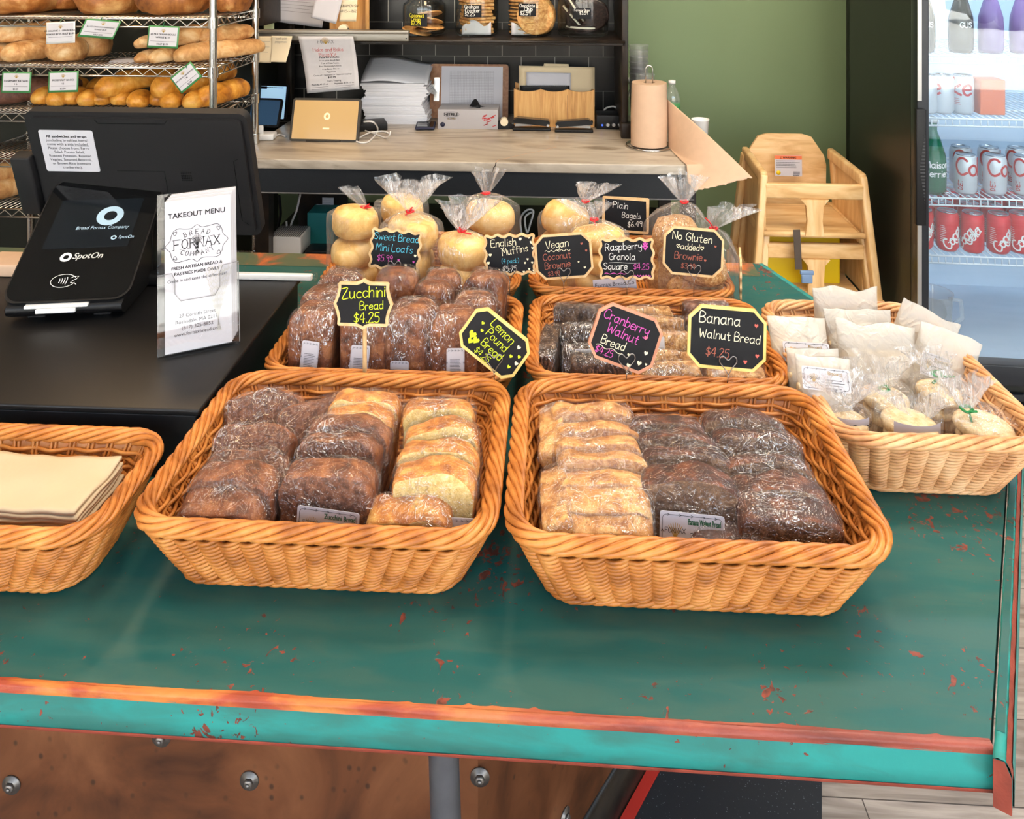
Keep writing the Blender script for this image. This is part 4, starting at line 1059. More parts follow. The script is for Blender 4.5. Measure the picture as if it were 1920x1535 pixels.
for i, (px, py, lean, kind) in enumerate(((1098, 608, 22, 'with a white label edge, second of the dark row'), (1106, 648, 26, 'third of the dark row'), (1122, 668, 40, 'foremost of the dark row'))):
    t = square_at(gd, 'granola_square', 'film wrapped dark granola square, %s' % kind, px, py, .076, lean, .0, i, 1.06)
    MB().box((0, .018, .05), (.07, .0006, .052)).build('label_card', 'white', t)
t = square_at(gd, 'granola_square', 'film wrapped grey dark granola square lying low below the Cranberry sign', 1142, 676, .076, 60, -.1, 0, .9, .006)
for i, (px, py, lean, kind) in enumerate(((1216, 576, 14, 'rearmost of the golden row'), (1238, 594, 18, 'second of the golden row'), (1248, 622, 22, 'with a small label, middle of the golden row'), (1250, 657, 28, 'third from the rim in the golden row'), (1264, 686, 42, 'second from the rim in the golden row'), (1256, 700, 62, 'lowest, at the rim in the golden row'))):
    t = square_at(gg, 'granola_square', 'film wrapped golden granola square, %s' % kind, px, py, .074, lean, .02, i, 1.05)
    if i == 2: MB().box((-.022, -.0165, .05), (.034, .0006, .036)).build('label_card', 'white', t)
for i, (px, py, lean, kind) in enumerate(((1322, 566, 12, 'rearmost, above the Banana sign'), (1330, 592, 16, 'second, half behind the Banana sign'), (1340, 640, 24, 'behind the Banana sign'))):
    square_at(br, 'brownie', 'film wrapped brownie, %s' % kind, px, py, .072, lean, .0, i, 1.08)
square_at(gg, 'brownie', 'film wrapped nut topped square lying at the rim below the Banana sign', 1382, 694, .074, 64, .0, 1, 1.1)
# ---------------------------------------------------------------- chalkboard signs
def sign_outline(kind, w, h):
    if kind == 'octagon':
        c = min(w, h)*.2; a, b = w/2, h/2
        return [(-a+c, -b), (a-c, -b), (a, -b+c), (a, b-c), (a-c, b), (-a+c, b), (-a, b-c), (-a, -b+c)]
    if kind == 'plaque':             # bracket frame: pointed middle top and bottom, waisted sides
        half = [(0, .5), (.06, .455), (.12, .43), (.40, .43), (.425, .40), (.42, .30), (.44, .18), (.47, .08), (.5, 0)]
        q = half+[(x, -y) for x, y in half[-2::-1]]; q = q+[(-x, y) for x, y in q[-2:0:-1]]
        return [(x*w, y*h) for x, y in q]
    if kind == 'rect': return rrect(w, h, .003, 3)
    p = []                            # wavy edge
    base = rrect(w*.93, h*.90, .008, 5); n = 96; L = [math.dist(base[k], base[(k+1) % len(base)]) for k in range(len(base))]; T = sum(L)
    for k in range(n):
        d_ = T*k/n; q = 0
        while d_ > L[q]: d_ -= L[q]; q += 1
        a, b = base[q], base[(q+1) % len(base)]; t = d_/L[q]; x = a[0]+(b[0]-a[0])*t; y = a[1]+(b[1]-a[1])*t
        nx_, ny_ = (b[1]-a[1])/L[q], -(b[0]-a[0])/L[q]; o = .0022*math.sin(2*PI*k/n*14)
        p.append((x+nx_*o, y+ny_*o))
    return p
CHALK = ['chalk_white', 'chalk_cream', 'chalk_lime', 'chalk_yellow', 'chalk_teal', 'chalk_pink', 'chalk_rose', 'chalk_brown', 'chalk_red']
CK = {k[6:]: i for i, k in enumerate(CHALK)}
def sign(label, kind, centre, Y, w, h, texts, frame='sign_wood', roll=0, lean=8, yaw=0, hearts=(), clip='wire', foot=None, thick=.0045, fr=.0042, extra=None):
    c = aty(centre[0], centre[1], Y)
    zb = foot if foot is not None else CZ+.06
    t = thing('price_sign', label, 'price sign', (c.x, c.y, zb), yaw, 'chalkboard price signs')
    X = TR((0, 0, c.z-zb), (PI/2-LN(lean), 0, 0)) @ TR((0, 0, 0), (0, 0, LN(roll)))
    o = sign_outline(kind, w, h); n = len(o)
    inn = []
    for i in range(n):
        a, b, d_ = o[i-1], o[i], o[(i+1) % n]
        t1 = Vector((b[0]-a[0], b[1]-a[1])).normalized(); t2 = Vector((d_[0]-b[0], d_[1]-b[1])).normalized(); tt_ = (t1+t2).normalized()
        k = fr/max(.5, math.sqrt((1+t1.dot(t2))/2)); A = sum(o[j][0]*o[(j+1) % n][1]-o[(j+1) % n][0]*o[j][1] for j in range(n)); sg = 1 if A > 0 else -1
        inn.append((b[0]-tt_.y*k*sg, b[1]+tt_.x*k*sg))
    if kind == 'rect': inn = [(x+.0012*math.sin(y*500), y+.0012*math.sin(x*500)) for x, y in [(x*.96, y*.95) for x, y in inn]]
    MB().prism(o, thick-.0008, X=X @ TR((0, 0, -thick))).build('backing', frame, t)
    MB().prism(inn, .0009, X=X @ TR((0, 0, -.0010))).build('chalk_panel', 'chalk', t)
    oo = o if sg > 0 else o[::-1]; ii = inn if sg > 0 else inn[::-1]
    MB().ringprism(oo, ii, .0014, X=X @ TR((0, 0, -.0008))).build('frame', frame, t)
    mb = MB(); mp = flat_map(X)
    for tx in texts:
        s_, fx, fy, fs, col = tx[:5]; rot = tx[5] if len(tx) > 5 else 0; w_ = tx[6] if len(tx) > 6 else .085
        fs = fs*.86; k_ = min(1, max(.34, 2*(.425-abs(fx)))*w/text_width(s_, fs*h)); fs *= k_
        stroke_text(mb, s_, fx*w, fy*h, fs*h, fs*h*w_*1.0, mp, CK[col], jit=.03, slant=.06, rot=LN(rot))
    for hx, hy, hs, col in hearts: heart(mb, hx*w, hy*h, hs*h, mp, CK[col])
    if extra: extra(mb, w, h, mp)
    mb.build('lettering', CHALK, t)
    zc = c.z-zb; low = h/2*math.cos(LN(roll))+abs(w/2*.3*math.sin(LN(roll)))
    if clip == 'stick':
        MB().cyl((.001, .006, -zc*0-.10), (.001, .006, zc), .0033, 12).build('stick', 'sign_wood', t)
    elif clip == 'wire':
        hs = .017; hc = zc-h*.5+hs*.55
        fy_ = -.0035-math.tan(LN(lean))*(zc-hc)*1.0
        H = [(0, -.9), (-.35, -.35), (-.8, .2), (-.75, .62), (-.42, .72), (0, .38), (.42, .72), (.75, .62), (.8, .2), (.35, -.35), (0.04, -.9)]
        pts = [(x*hs*.9, fy_, hc+z*hs) for x, z in H]
        mb = MB(); mb.tube([tuple(v) for v in smooth_line(pts, 4)], .0007, 6)
        mb.tube([(0, fy_, hc-.9*hs), (0, fy_*.6, hc-1.5*hs), (0, 0, -.02)], .0007, 6)
        mb.build('wire_clip', 'steel', t)
    return t
sign('wavy chalkboard sign reading Sweet Bread Mini Loafs in teal, before the bagged loaves', 'wavy', (741, 468), 1.515, .106, .082,
     [('Sweet Bread', .0, .20, .19, 'teal'), ('Mini Loafs', -.02, -.05, .19, 'teal'), ('$5.99', -.18, -.28, .16, 'pink')], roll=-4, hearts=[(.38, -.1, .06, 'cream'), (.08, -.23, .05, 'pink'), (.36, -.24, .05, 'pink'), (.22, -.33, .06, 'cream'), (.08, -.4, .05, 'pink'), (.36, -.4, .05, 'cream'), (-.12, -.42, .04, 'cream')])
sign('wavy chalkboard sign reading English Muffins, covered in small hearts', 'wavy', (956, 477), 1.515, .106, .082,
     [('English', -.11, .19, .19, 'cream', 3), ('Muffins', .10, .02, .18, 'cream', 9), ('(4 pack)', 0, -.19, .11, 'teal'), ('$5.75', -.02, -.38, .14, 'white')], roll=3,
     hearts=[(.2, .34, .07, 'cream'), (.36, .38, .07, 'cream'), (.4, .26, .07, 'cream'), (.42, .13, .06, 'cream'), (-.36, .0, .07, 'cream'), (-.4, -.18, .07, 'cream'), (.32, -.12, .05, 'cream'), (.4, -.2, .05, 'cream'), (.27, -.2, .05, 'cream'), (.34, -.34, .05, 'cream'), (.24, -.4, .05, 'cream'), (.42, -.38, .05, 'cream')])
def ul(col, x0, x1, y, amp=.02, n=5, w_=.008):
    return lambda mb, w, h, mp: ribbon(mb, [((x0+(x1-x0)*k/24)*w, y*h+amp*h*math.sin(2*PI*n*k/24)) for k in range(25)], w_*w, mp, CK[col])
def many(*fs):
    def f(mb, w, h, mp):
        for q in fs: q(mb, w, h, mp)
    return f
sign('octagonal chalkboard sign reading Vegan Coconut Brownie', 'octagon', (1057, 480), 1.512, .110, .083,
     [('Vegan', -.10, .20, .19, 'cream', 4), ('Coconut', -.12, -.06, .17, 'brown', 3), ('Brownie', -.12, -.25, .17, 'brown', 3), ('$3.99', -.2, -.42, .12, 'brown')], roll=5,
     hearts=[(.33, .25, .05, 'brown'), (.40, .09, .05, 'brown'), (.25, -.15, .04, 'cream'), (.35, -.28, .05, 'cream')], extra=ul('cream', -.32, .12, .13))
sign('wavy chalkboard sign reading Raspberry Granola Square with pink berry', 'wavy', (1175, 485), 1.512, .112, .082,
     [('Raspberry', -.05, .2, .18, 'white', 3), ('Granola', -.08, -.02, .17, 'white'), ('Square', -.2, -.24, .17, 'white'), ('$4.25', .24, -.24, .15, 'pink')], roll=1,
     extra=many(ul('white', -.3, .22, -.09, .006, 1, .006), ul('pink', -.38, -.02, -.33, .012, 3, .01), ul('pink', .12, .4, -.38, .02, 6, .012),
     lambda mb, w, h, mp: [heart(mb, (.32+dx)*w, (.27+dy)*h, .06*h, mp, CK['pink']) for dx, dy in ((-.03, 0), (.03, 0), (0, -.05), (-.02, .06), (.025, .06), (0, .02), (0, .1))]))
sign('octagonal chalkboard sign reading No Gluten added Brownie, on the bagged oat bread', 'octagon', (1300, 472), 1.512, .114, .088,
     [('No Gluten', -.03, .22, .19, 'cream', -2), ('\u2665added\u2665', -.06, .03, .15, 'cream'), ('Brownie', -.08, -.17, .17, 'brown'), ('$3.99', -.08, -.36, .13, 'brown')], roll=-4, hearts=[(.36, .15, .05, 'brown'), (.2, -.16, .05, 'brown')])
sign('chalkboard sign reading Plain Bagels, standing at the back between the bags', 'rect', (1173, 403), 1.80, .106, .078,
     [('Plain', -.12, .18, .2, 'white', -3), ('Bagels', .12, -.08, .18, 'white', -2), ('$6.49', .2, -.32, .18, 'white', 3)], roll=-2, clip='none', foot=CZ+.108)
sign('plaque shaped chalkboard sign on a wooden stick reading Zucchini Bread', 'plaque', (681, 570), 1.205, .094, .076,
     [('Zucchini', 0, .13, .24, 'lime', 4), ('Bread', .14, -.1, .18, 'lime', 4), ('$4.25', .06, -.36, .22, 'lime', 3)], clip='stick', roll=0, lean=6, foot=CZ+.112)
sign('octagonal chalkboard sign with yellow frame tilted steeply, reading Lemon Pound Bread', 'octagon', (927, 643), 1.192, .104, .070,
     [('Lemon', .0, .22, .22, 'lime', -8), ('Pound', .0, .0, .2, 'lime', -6), ('Bread', .02, -.22, .2, 'lime', -4), ('$4.25', -.05, -.42, .16, 'lime', -4)], frame='sign_yellow', roll=-36,
     hearts=[(-.3, .18, .07, 'lime'), (-.25, .04, .07, 'lime'), (.32, .25, .08, 'cream'), (.4, .1, .07, 'lime'), (.3, .0, .07, 'lime'), (.42, -.05, .08, 'cream'), (.36, -.2, .07, 'lime'), (-.33, -.15, .16, 'lime'), (-.24, -.2, .14, 'lime'), (-.3, -.28, .12, 'lime')], foot=CZ+.112)
sign('octagonal chalkboard sign with rose frame, tilted, reading Cranberry Walnut Bread', 'octagon', (1173, 634), 1.192, .104, .083,
     [('Cranberry', -.06, .19, .19, 'pink', -3), ('Walnut', -.06, -.02, .19, 'pink', -4), ('Bread', -.15, -.22, .17, 'cream'), ('$4.25', -.24, -.40, .14, 'pink')], frame='sign_rose', roll=-21, yaw=.12,
     hearts=[(.28, .13, .07, 'rose'), (.35, -.12, .07, 'cream'), (.12, -.25, .06, 'cream'), (.3, -.32, .08, 'cream'), (.16, -.42, .07, 'cream'), (.4, -.3, .04, 'cream')], extra=ul('cream', -.38, .02, -.27, .02, 2, .008), foot=CZ+.112)
sign('octagonal chalkboard sign with yellow frame reading Banana Walnut Bread', 'octagon', (1363, 634), 1.192, .116, .089,
     [('Banana', -.1, .22, .2, 'cream', -1), ('Walnut Bread', .03, -.03, .18, 'cream', -2), ('$4.25', -.12, -.31, .16, 'brown', -2)], frame='sign_yellow', roll=-3.5,
     hearts=[(.37, .24, .06, 'red'), (.39, -.24, .06, 'red'), (.24, -.35, .06, 'red')], foot=CZ+.112)
tag(MB().prism(sign_outline('wavy', .09, .085), .004).build('sign_board', 'sign_wood', None, aty(1386, 512, 1.60), (PI/2, 0, PI/2-.2)), 'small plain wooden board seen edge on beside the bagged oat bread', 'board')

# ---------------------------------------------------------------- bags
def bag_surface(R, hb, neck, flare, seed, rt=.030, rn=.0055, sq=.85, pleats=9, spread=(0, 0)):
    """clear bag: body hugs the bread, gathers at neck (x,y,z), then opens into a crumpled tuft"""
    rnd = random.Random(seed); nx_, ny_, nz_ = neck; fx, fy, fz = flare; ph = [rnd.uniform(0, 6) for _ in range(6)]
    n = 72; body = MB(); rows = []
    for i in range(22):
        v = i/21
        if v < .55: q = v/.55; z = hb*q; r = R*(.78+.22*math.sin(min(1, q*3)*PI/2)); k = 0; am = .012
        else:
            q = (v-.55)/.45; z = hb+(nz_-hb)*(q**.9); r = rn+(R-rn)*(1-q)**.62*(1-.12*q); k = q; am = .012+.30*q*(1-q*.2)
        rows.append((z, r, k**1.4, am))
    vs = []
    for z, r, k, am in rows:
        for j in range(n):
            a = 2*PI*j/n
            w = 1+am*(.6*math.cos(pleats*a+ph[0]+z*8)+.4*math.cos((2*pleats+3)*a+ph[1]))+.05*mnoise.noise(Vector((math.cos(a)*2, math.sin(a)*2, z*25+seed)))
            sx = (abs(math.cos(a))**2+abs(math.sin(a)*sq)**2)**.5
            vs.append((nx_*k+r*w*math.cos(a), ny_*k+r*w*math.sin(a)*sq, z))
    body.add(vs, [(i*n+j, i*n+(j+1) % n, (i+1)*n+(j+1) % n, (i+1)*n+j) for i in range(21) for j in range(n)], 0, True)
    body.add([vs[j] for j in range(n)], [tuple(reversed(range(n)))], 0, True)
    tuft = MB(); vs = []; m = 12
    for i in range(m+1):
        v = i/m; c = Vector((nx_+(fx-nx_)*v, ny_+(fy-ny_)*v, nz_+(fz-nz_)*v)); r = rn*.9+(rt-rn)*v**.8; am = .25+.5*v
        for j in range(n):
            a = 2*PI*j/n
            w = 1+am*(.5*math.cos(7*a+ph[2]+v*1.5)+.35*math.cos(13*a+ph[3])+.3*mnoise.noise(Vector((math.cos(a)*2.2, math.sin(a)*2.2, v*2.5+seed))))
            dz = .5*rt*v*v*mnoise.noise(Vector((math.cos(a)*1.5, math.sin(a)*1.5, seed*2.3)))
            vs.append((c.x+r*w*math.cos(a)*1.15, c.y+r*w*math.sin(a)*.6, c.z+dz))
    tuft.add(vs, [(i*n+j, i*n+(j+1) % n, (i+1)*n+(j+1) % n, (i+1)*n+j) for i in range(m) for j in range(n)], 0, True)
    return body, tuft
def tie(parent, neck, m, tails, r=.0075, rot=None):
    mb = MB(); x, y, z = neck
    mb.tube([(x+r*math.cos(a*PI/8), y+r*math.sin(a*PI/8), z+.001*math.sin(a)) for a in range(16)], .0022, 6, closed=True)
    for tx, ty, tz in tails: mb.tube([(x, y-r, z), (x+tx*.5, y-r+ty*.5, z+tz*.6), (x+tx, y-r+ty, z+tz)], .0026, 6, flat=.5)
    mb.build('twist_tie', m, parent)
def bun_mesh(name, R, h, m, seed, n=36, hole=0, nz=.004):
    mb = MB()
    prof = [(.0, -.5), (.55, -.5), (.85, -.42), (.98, -.22), (1.0, 0), (.96, .25), (.82, .42), (.5, .5), (0, .52)]
    prof = [(r if not hole else max(r, hole if abs(z) > .3 else hole*.8), z) for r, z in prof]
    mb.lathe([(r*R, z*h+h/2) for r, z in prof], n)
    mb.v = [tuple(Vector(v)+Vector((mnoise.noise(Vector(v)*25+Vector((seed, 0, 0))), mnoise.noise(Vector(v)*25+Vector((0, seed, 0))), .5*mnoise.noise(Vector(v)*25+Vector((0, 0, seed)))))*nz) for v in mb.v]
    return mb.mesh(name, [m])
def bread_bag(label, px, py, Y, wpx, contents, m_tie, flare_px, rt, seed, tails, bm, cat='bag of bread', group='clear bags of bread with red ties', sq=.8, floor=BZ, hb=None, tuft=True, name='bread_bag'):
    """(px, py) the tied neck at depth Y; contents: list of (mesh, x, y, z, rot, scale)"""
    nk = aty(px, py, Y); R = wpx/FPX*Y/2
    cx = nk.x if hb is None or len(hb) < 2 else aty(hb[1], py, Y).x
    t = thing(name, label, cat, (cx, Y, floor), 0, group)
    neck = (nk.x-cx, 0, nk.z-floor); fp = aty(flare_px[0], flare_px[1], Y-.005); fl = (fp.x-cx, -.005, fp.z-floor)
    Hb = (nk.z-floor)-R*.45 if hb is None else hb[0]
    body, tf = bag_surface(R, Hb, neck, fl, seed, rt, sq=sq)
    for me, x, y, z, rot, sc in contents: o = obj(bm, me, t, (x, y, z), rot); o.scale = sc if isinstance(sc, tuple) else (sc, sc, sc)
    body.build('clear_bag', 'bag', t)
    if tuft: tf.build('bag_tuft', 'bag_neck', t)
    tie(t, neck, m_tie, tails)
    return t
bun = [bun_mesh('pale bun', .049, .060, 'bun', 3), bun_mesh('pale bun', .049, .056, 'bun', 8)]
bunt = bun_mesh('golden bun', .052, .070, 'bun_gold', 5)
bagel = bun_mesh('bagel', .052, .040, 'bun', 6, hole=.2, nz=.002)
oat = [bun_mesh('oat loaf', .055, .085, 'seedbread', 2, nz=.006), bun_mesh('oat loaf', .052, .080, 'seedbread', 7, nz=.006)]
def stack3(zs=(0, .062, .124), sc=1, sy=.8): return [(bun[i % 2], .002*(i-1), 0, z, (0, 0, i*1.3), (sc, sc*sy, 1)) for i, z in enumerate(zs)]
bread_bag('clear bag of three stacked pale loaves, tied red, nearest the payment screen', 684, 388, 1.655, 104, stack3(sc=1.08, sy=.85), 'red_tie', (655, 352), .016, 1, [(.016, -.004, .004), (.012, -.004, .010)], 'mini_bread', hb=(.172, 664))
bread_bag('clear bag of pale loaves mostly hidden behind the Sweet Bread bag', 752, 385, 1.735, 104, stack3(sc=1.05), 'red_tie', (792, 345), .034, 2, [(.01, 0, .004)], 'mini_bread', hb=(.17,), tuft=True)
bread_bag('clear bag of pale loaves with a large crumpled top, behind the Sweet Bread sign', 769, 396, 1.60, 122, stack3((0, .062, .124), 1.16, .8), 'red_tie', (776, 335), .046, 3, [(.006, -.004, .012), (-.008, -.004, -.004)], 'mini_bread', hb=(.165, 772))
bread_bag('clear bag of a round pale bun stack, tied low, left of the English Muffins sign', 866, 432, 1.575, 118, stack3((0, .05, .098), 1.14, .8), 'red_tie', (878, 378), .042, 4, [(.02, -.006, -.002), (-.004, -.002, .01)], 'english_muffin', hb=(.138, 866))
bread_bag('clear bag of golden buns with a tall tuft, behind the English Muffins sign', 912, 362, 1.72, 116, stack3((0, .06, .118), 1.18, .8), 'red_tie', (915, 318), .024, 5, [(-.012, -.002, .003)], 'english_muffin', hb=(.168, 917))
bread_bag('clear bag of golden bagels behind, drooping to one side beside the Plain Bagels sign', 1098, 377, 1.71, 106, [(bunt, -.012, 0, .115, (0, .3, 0), (1.0, .8, 1)), (bunt, -.016, 0, .05, (0, 0, 1), (1.0, .8, 1)), (bunt, -.016, 0, 0, (0, 0, 1), (1, .8, 1))], 'red_tie', (1120, 345), .032, 6, [(.006, 0, .003)], 'bagel', hb=(.155, 1062))
bg7 = bread_bag('clear bag of plain bagels with a printed card, behind the Raspberry sign', 1114, 411, 1.60, 118, [(bagel, 0, 0, .003+.042*i, (0, .1*(i % 2), i), (1.08, .86, 1)) for i in range(4)], 'red_tie', (1100, 378), .036, 7, [(.002, -.002, -.008)], 'bagel', hb=(.155, 1122))
X = TR((.030, -.058, .068), (PI/2, 0, 0)) @ TR(rot=(0, 0, .12)); cd = MB().prism(rrect(.084, .05, .001), .0008, X=X).build('bag_card', 'white', bg7)
mb = MB(); mp = flat_map(X @ TR((0, 0, .001))); font_text(mb, 'Fornax Bread Co', 0, .010, .011, mp); font_text(mb, 'Plain Bagels', 0, -.006, .014, mp, bold=.03); mb.build('print', 'ink', cd)
bread_bag('clear bag of oat topped bread with a tall tuft, behind the No Gluten sign', 1283, 378, 1.665, 124, [(oat[0], 0, 0, 0, (0, 0, 0), (1.04, .85, 1)), (oat[1], -.004, 0, .086, (0, 0, 1), (1.12, .88, 1.05))], 'red_tie', (1278, 330), .034, 8, [(.005, -.002, .001)], 'oat_bread', hb=(.155, 1268))
bread_bag('clear bag of oat topped bread, neck bent aside, holding the No Gluten sign', 1338, 428, 1.585, 148, [(oat[1], 0, 0, 0, (0, 0, 0), (1.32, .88, 1)), (oat[0], 0, 0, .08, (0, 0, 2), (1.26, .84, .66))], 'red_tie', (1374, 388), .034, 9, [(-.018, -.004, .024)], 'oat_bread', hb=(.125, 1310))

# glassine bags and tea cakes in the paler basket
def glassine(label, px, py, Y, wpx, h, lean, roll, seed, lab=None, stap=True, fold=.0):
    w = wpx/FPX*Y; p = aty(px, py, Y); e = Euler((-LN(lean), LN(roll), (seed % 3-1)*.06), 'XYZ'); base = p-e.to_matrix() @ Vector((0, 0, h))
    if base.z < BZ: base.z = BZ+.004
    t = thing('glassine_bag', label, 'paper bag', base, e, 'white glassine bags in the paler basket')
    mb = MB(); n = 40; m = 18; vs = []
    for i in range(m+1):
        v = i/m; d_ = .021*(math.sin(min(1, v*2.2+.25)*PI/2))*(1-max(0, (v-.55)/.45))**.8+.0012; ww = w/2*(1-.05*math.sin(v*PI)+.02*v)
        for j in range(n):
            a = 2*PI*j/n; c, s_ = math.cos(a), math.sin(a)
            x = ww*math.copysign(abs(c)**.6, c); y = d_*s_
            q = Vector((x*26, y*26, v*4+seed*5)); y += .0055*mnoise.noise(q)*(1-.4*v); z = v*h+.0040*mnoise.noise(q+Vector((5, 5, 5)))*v*2
            vs.append((x, y, z))
    mb.add(vs, [(i*n+j, i*n+(j+1) % n, (i+1)*n+(j+1) % n, (i+1)*n+j) for i in range(m) for j in range(n)], 0, True); mb.add(vs[:n], [tuple(reversed(range(n)))], 0, True)
    mb.build('bag', 'glassine', t)
    for k in range(2): obj('biscotti', bis, t, ((k-.5)*.010, .001*(k*2-1), .004), (0, 0, .05*k)).scale = (w/.10, .8, h/.16)
    if stap: MB().tube([(-.006, -.0028, h*.9), (.006, -.0028, h*.9+.0006)], .0005, 5).build('staple', 'steel', t)
    if lab: sticker(t, lab[0], lab[1], TR((lab[2], -.0235, h*lab[3]), (PI/2-.08, 0, LN(lab[4])) if False else (PI/2-.1, 0, 0)), 'Biscotti', 'gold_ink', seed, 5)
    return t
bis = blob(loaf_outline(.082, .105, .2), .022, RL, nz=.005, nscale=40, seed=3, crumb=0).mesh('biscotti', ['rice_cookie'])
glassine('white glassine bag standing tallest at the rear edge of the paler basket', 1584, 540, 1.425, 116, .128, 8, 1, 1)
glassine('white glassine bag second from the rear in the middle of the paler basket', 1606, 580, 1.36, 122, .120, 12, 2, 2)
glassine('white glassine bag with crisp folded top, third from the rear in the paler basket', 1640, 606, 1.31, 138, .128, 16, 2, 3)
glassine('flat lying white bag with a printed label at the rear left of the paler basket', 1492, 594, 1.34, 104, .110, 32, 2, 4, (.074, .030, .004, .50))
glassine('cream glassine bag standing behind the front labelled one in the paler basket', 1522, 652, 1.24, 96, .088, 18, 2, 5, stap=False)
glassine('white glassine bag with a printed label at the left side of the paler basket', 1541, 668, 1.20, 96, .096, 24, 3, 6, (.068, .030, -.002, .70), stap=False)
glassine('tan tinted glassine bag tipped over the basket end beside the fridge', 1748, 585, 1.385, 112, .125, 6, 26, 7)
glassine('glassine bag with slanted label, tipped to the side before the tan one', 1785, 648, 1.30, 118, .125, 10, 20, 8, (.046, .034, -.03, .55))
tea = bun_mesh('tea cake', .046, .019, 'rice_cookie', 4, nz=.002)
TC = 'clear bags of tea cakes with green ties'
def cake_bag(label, px, py, Y, wpx, flare, rt, seed, tails, n=3, tilt=.5, tuft=True, card=False, cx=None, m_tie='green_tie'):
    cont = [(tea, 0, -.004*k, .008+.0195*k, (.05*math.sin(k*2), .06*math.cos(k*3), k), (wpx/FPX*Y/.108, wpx/FPX*Y/.130, 1)) for k in range(n)]
    nk = aty(px, py, Y); f = BZ+.004
    if Y < 1.16: wpx *= .96
    t = bread_bag(label, px, py, Y, wpx, cont, m_tie, flare, rt, seed, tails, 'tea_cake', 'bag of cakes', TC, .85, f, (.0195*n+.010, cx or px), tuft, 'cake_bag')
    if card:
        R = wpx/FPX*Y/2; mb = MB()
        mb.grid(lambda u, v: Vector((R*1.02*math.sin(-.75+1.5*u), -R*.88*math.cos(-.75+1.5*u), (.038+.036*v))), 14, 2); c = mb.build('bag_card', 'white', t)
        mp = lambda x, y, l: Vector((R*1.03*math.sin(x/R), -R*.893*math.cos(x/R), y+.034)); mb = MB()
        if card == 1: font_text(mb, 'Bread Company', .004, .025, .0115, mp, 0)
        ribbon(mb, [(-R*.72, .008), (R*.72, .008)], .0006, mp, 1); ribbon(mb, [(-R*.72, .0065), (R*.72, .0065)], .0004, mp, 1)
        if card == 1: font_text(mb, 'Tea Cakes', .004, .0115, .0135, mp, 1, bold=.04)
        mb.build('print', ['ink', 'red_ink'], c)
cake_bag('clear bag of tea cakes tied green, in front of the tall glassine bags', 1657, 728, 1.215, 104, (1632, 680), .040, 11, [(-.018, -.004, -.010)], 3)
cake_bag('clear bag of tea cakes tied green, beside the slanted labelled glassine bag', 1757, 701, 1.235, 96, (1740, 660), .028, 12, [(.020, -.004, .003), (-.012, -.004, -.008)], 3)
cake_bag('clear bag of tea cakes with printed card, front left corner of the paler basket', 1590, 757, 1.152, 92, (1582, 706), .042, 13, [(.004, -.002, -.004)], 3, card=1, m_tie='bag_neck', cx=1586)
cake_bag('clear bag of tea cakes tied green, at the front middle of the paler basket', 1727, 787, 1.152, 122, (1716, 742), .036, 14, [(.020, -.008, -.022)], 3, card=2, cx=1702)
cake_bag('clear bag of tea cakes tied green, at the front right of the paler basket', 1812, 766, 1.152, 124, (1806, 706), .028, 15, [(.006, -.008, -.034), (.010, -.002, .002)], 3, cx=1840)
# napkins
nap = []
for v in range(3):
    def f(u, w, v=v): return Vector(((u-.5)*.268, (w-.5)*.098, .0042+.0016*math.sin(u*9+v)*math.cos(w*7+v)+.0008*math.sin(u*31+w*8)+(.004*max(0, u-.8)*math.sin(w*12+v))))
    nap.append(MB().sheet(f, 40, 16, .0042).mesh('napkin', ['napkin']))
NP = 12
for i in range(NP):
    o = obj('napkin', nap[i % 3], None, (-.692+.0012*math.sin(i*2.1), .939+.001*math.cos(i*1.7), CZ+.016+i*.0062), (0, 0, .02*math.sin(i)))
    tag(o, ('cream folded paper napkin lying on top of the stack in the small basket' if i == NP-1 else 'cream folded paper napkin, %s from the top of the stack in the small basket' % ORD[NP-1-i]), 'napkin', 'napkins in the small basket')
# ---------------------------------------------------------------- payment counter: stand, till screen, card terminal, menus
stand = thing('counter_stand', 'low black laminate stand on the counter under the till and card terminal', 'stand', (-.83, 1.30, CZ))
SZ = CZ+.100
MB().box((0, 0, .045), (.655, .44, .09), b=.003).build('body', 'laminate', stand)
MB().box((0, 0, .095), (.666, .450, .010), b=.003).build('top_panel', 'laminate', stand)
st = thing('ticket_strip', 'thin white strip in a clear rail along the rear edge of the black stand', 'strip', (-.555, 1.505, SZ))
MB().box((0, 0, .006), (.17, .012, .011), b=.002).build('strip', 'white_plastic', st)
MB().box((.089, 0, .007), (.012, .014, .014), b=.003).build('clear_end', 'clear', st)
tb = tag(MB().box((0, 0, .012), (.10, .07, .024), b=.004).build('beige_box', 'kraft', None, atz(24, 506, SZ)), 'flat beige box at the rear of the black stand, behind the card terminal', 'box')
# till screen seen from behind
mc = aty(247, 214, 1.455); 
mon = thing('till_monitor', 'charcoal till monitor seen from behind with a white notice stuck on it', 'monitor', (mc.x, 1.50, SZ))
TILT = math.radians(18)
XM = TR((0, 1.455-1.50, mc.z-SZ), (PI/2+TILT, 0, 0))        # local x right, y up the panel, z towards the customer; origin middle of the top edge
MW, MH = .440, .276
body = MB(); body.prism(rrect(MW, MH, .018, 6, 0, -MH/2), .020, X=XM @ TR((0, 0, -.026)))
body.prism(rrect(MW-.02, MH-.02, .014, 6, 0, -MH/2), .007, X=XM @ TR((0, 0, -.006))); body.build('housing', 'black_matte', mon, auto=40)
MB().prism(rrect(MW-.012, MH-.012, .014, 6, 0, -MH/2), .002, X=XM @ TR((0, 0, -.0275))).build('screen', 'black_gloss', mon)
mb = MB(); mp = flat_map(XM @ TR((0, 0, .0012)))
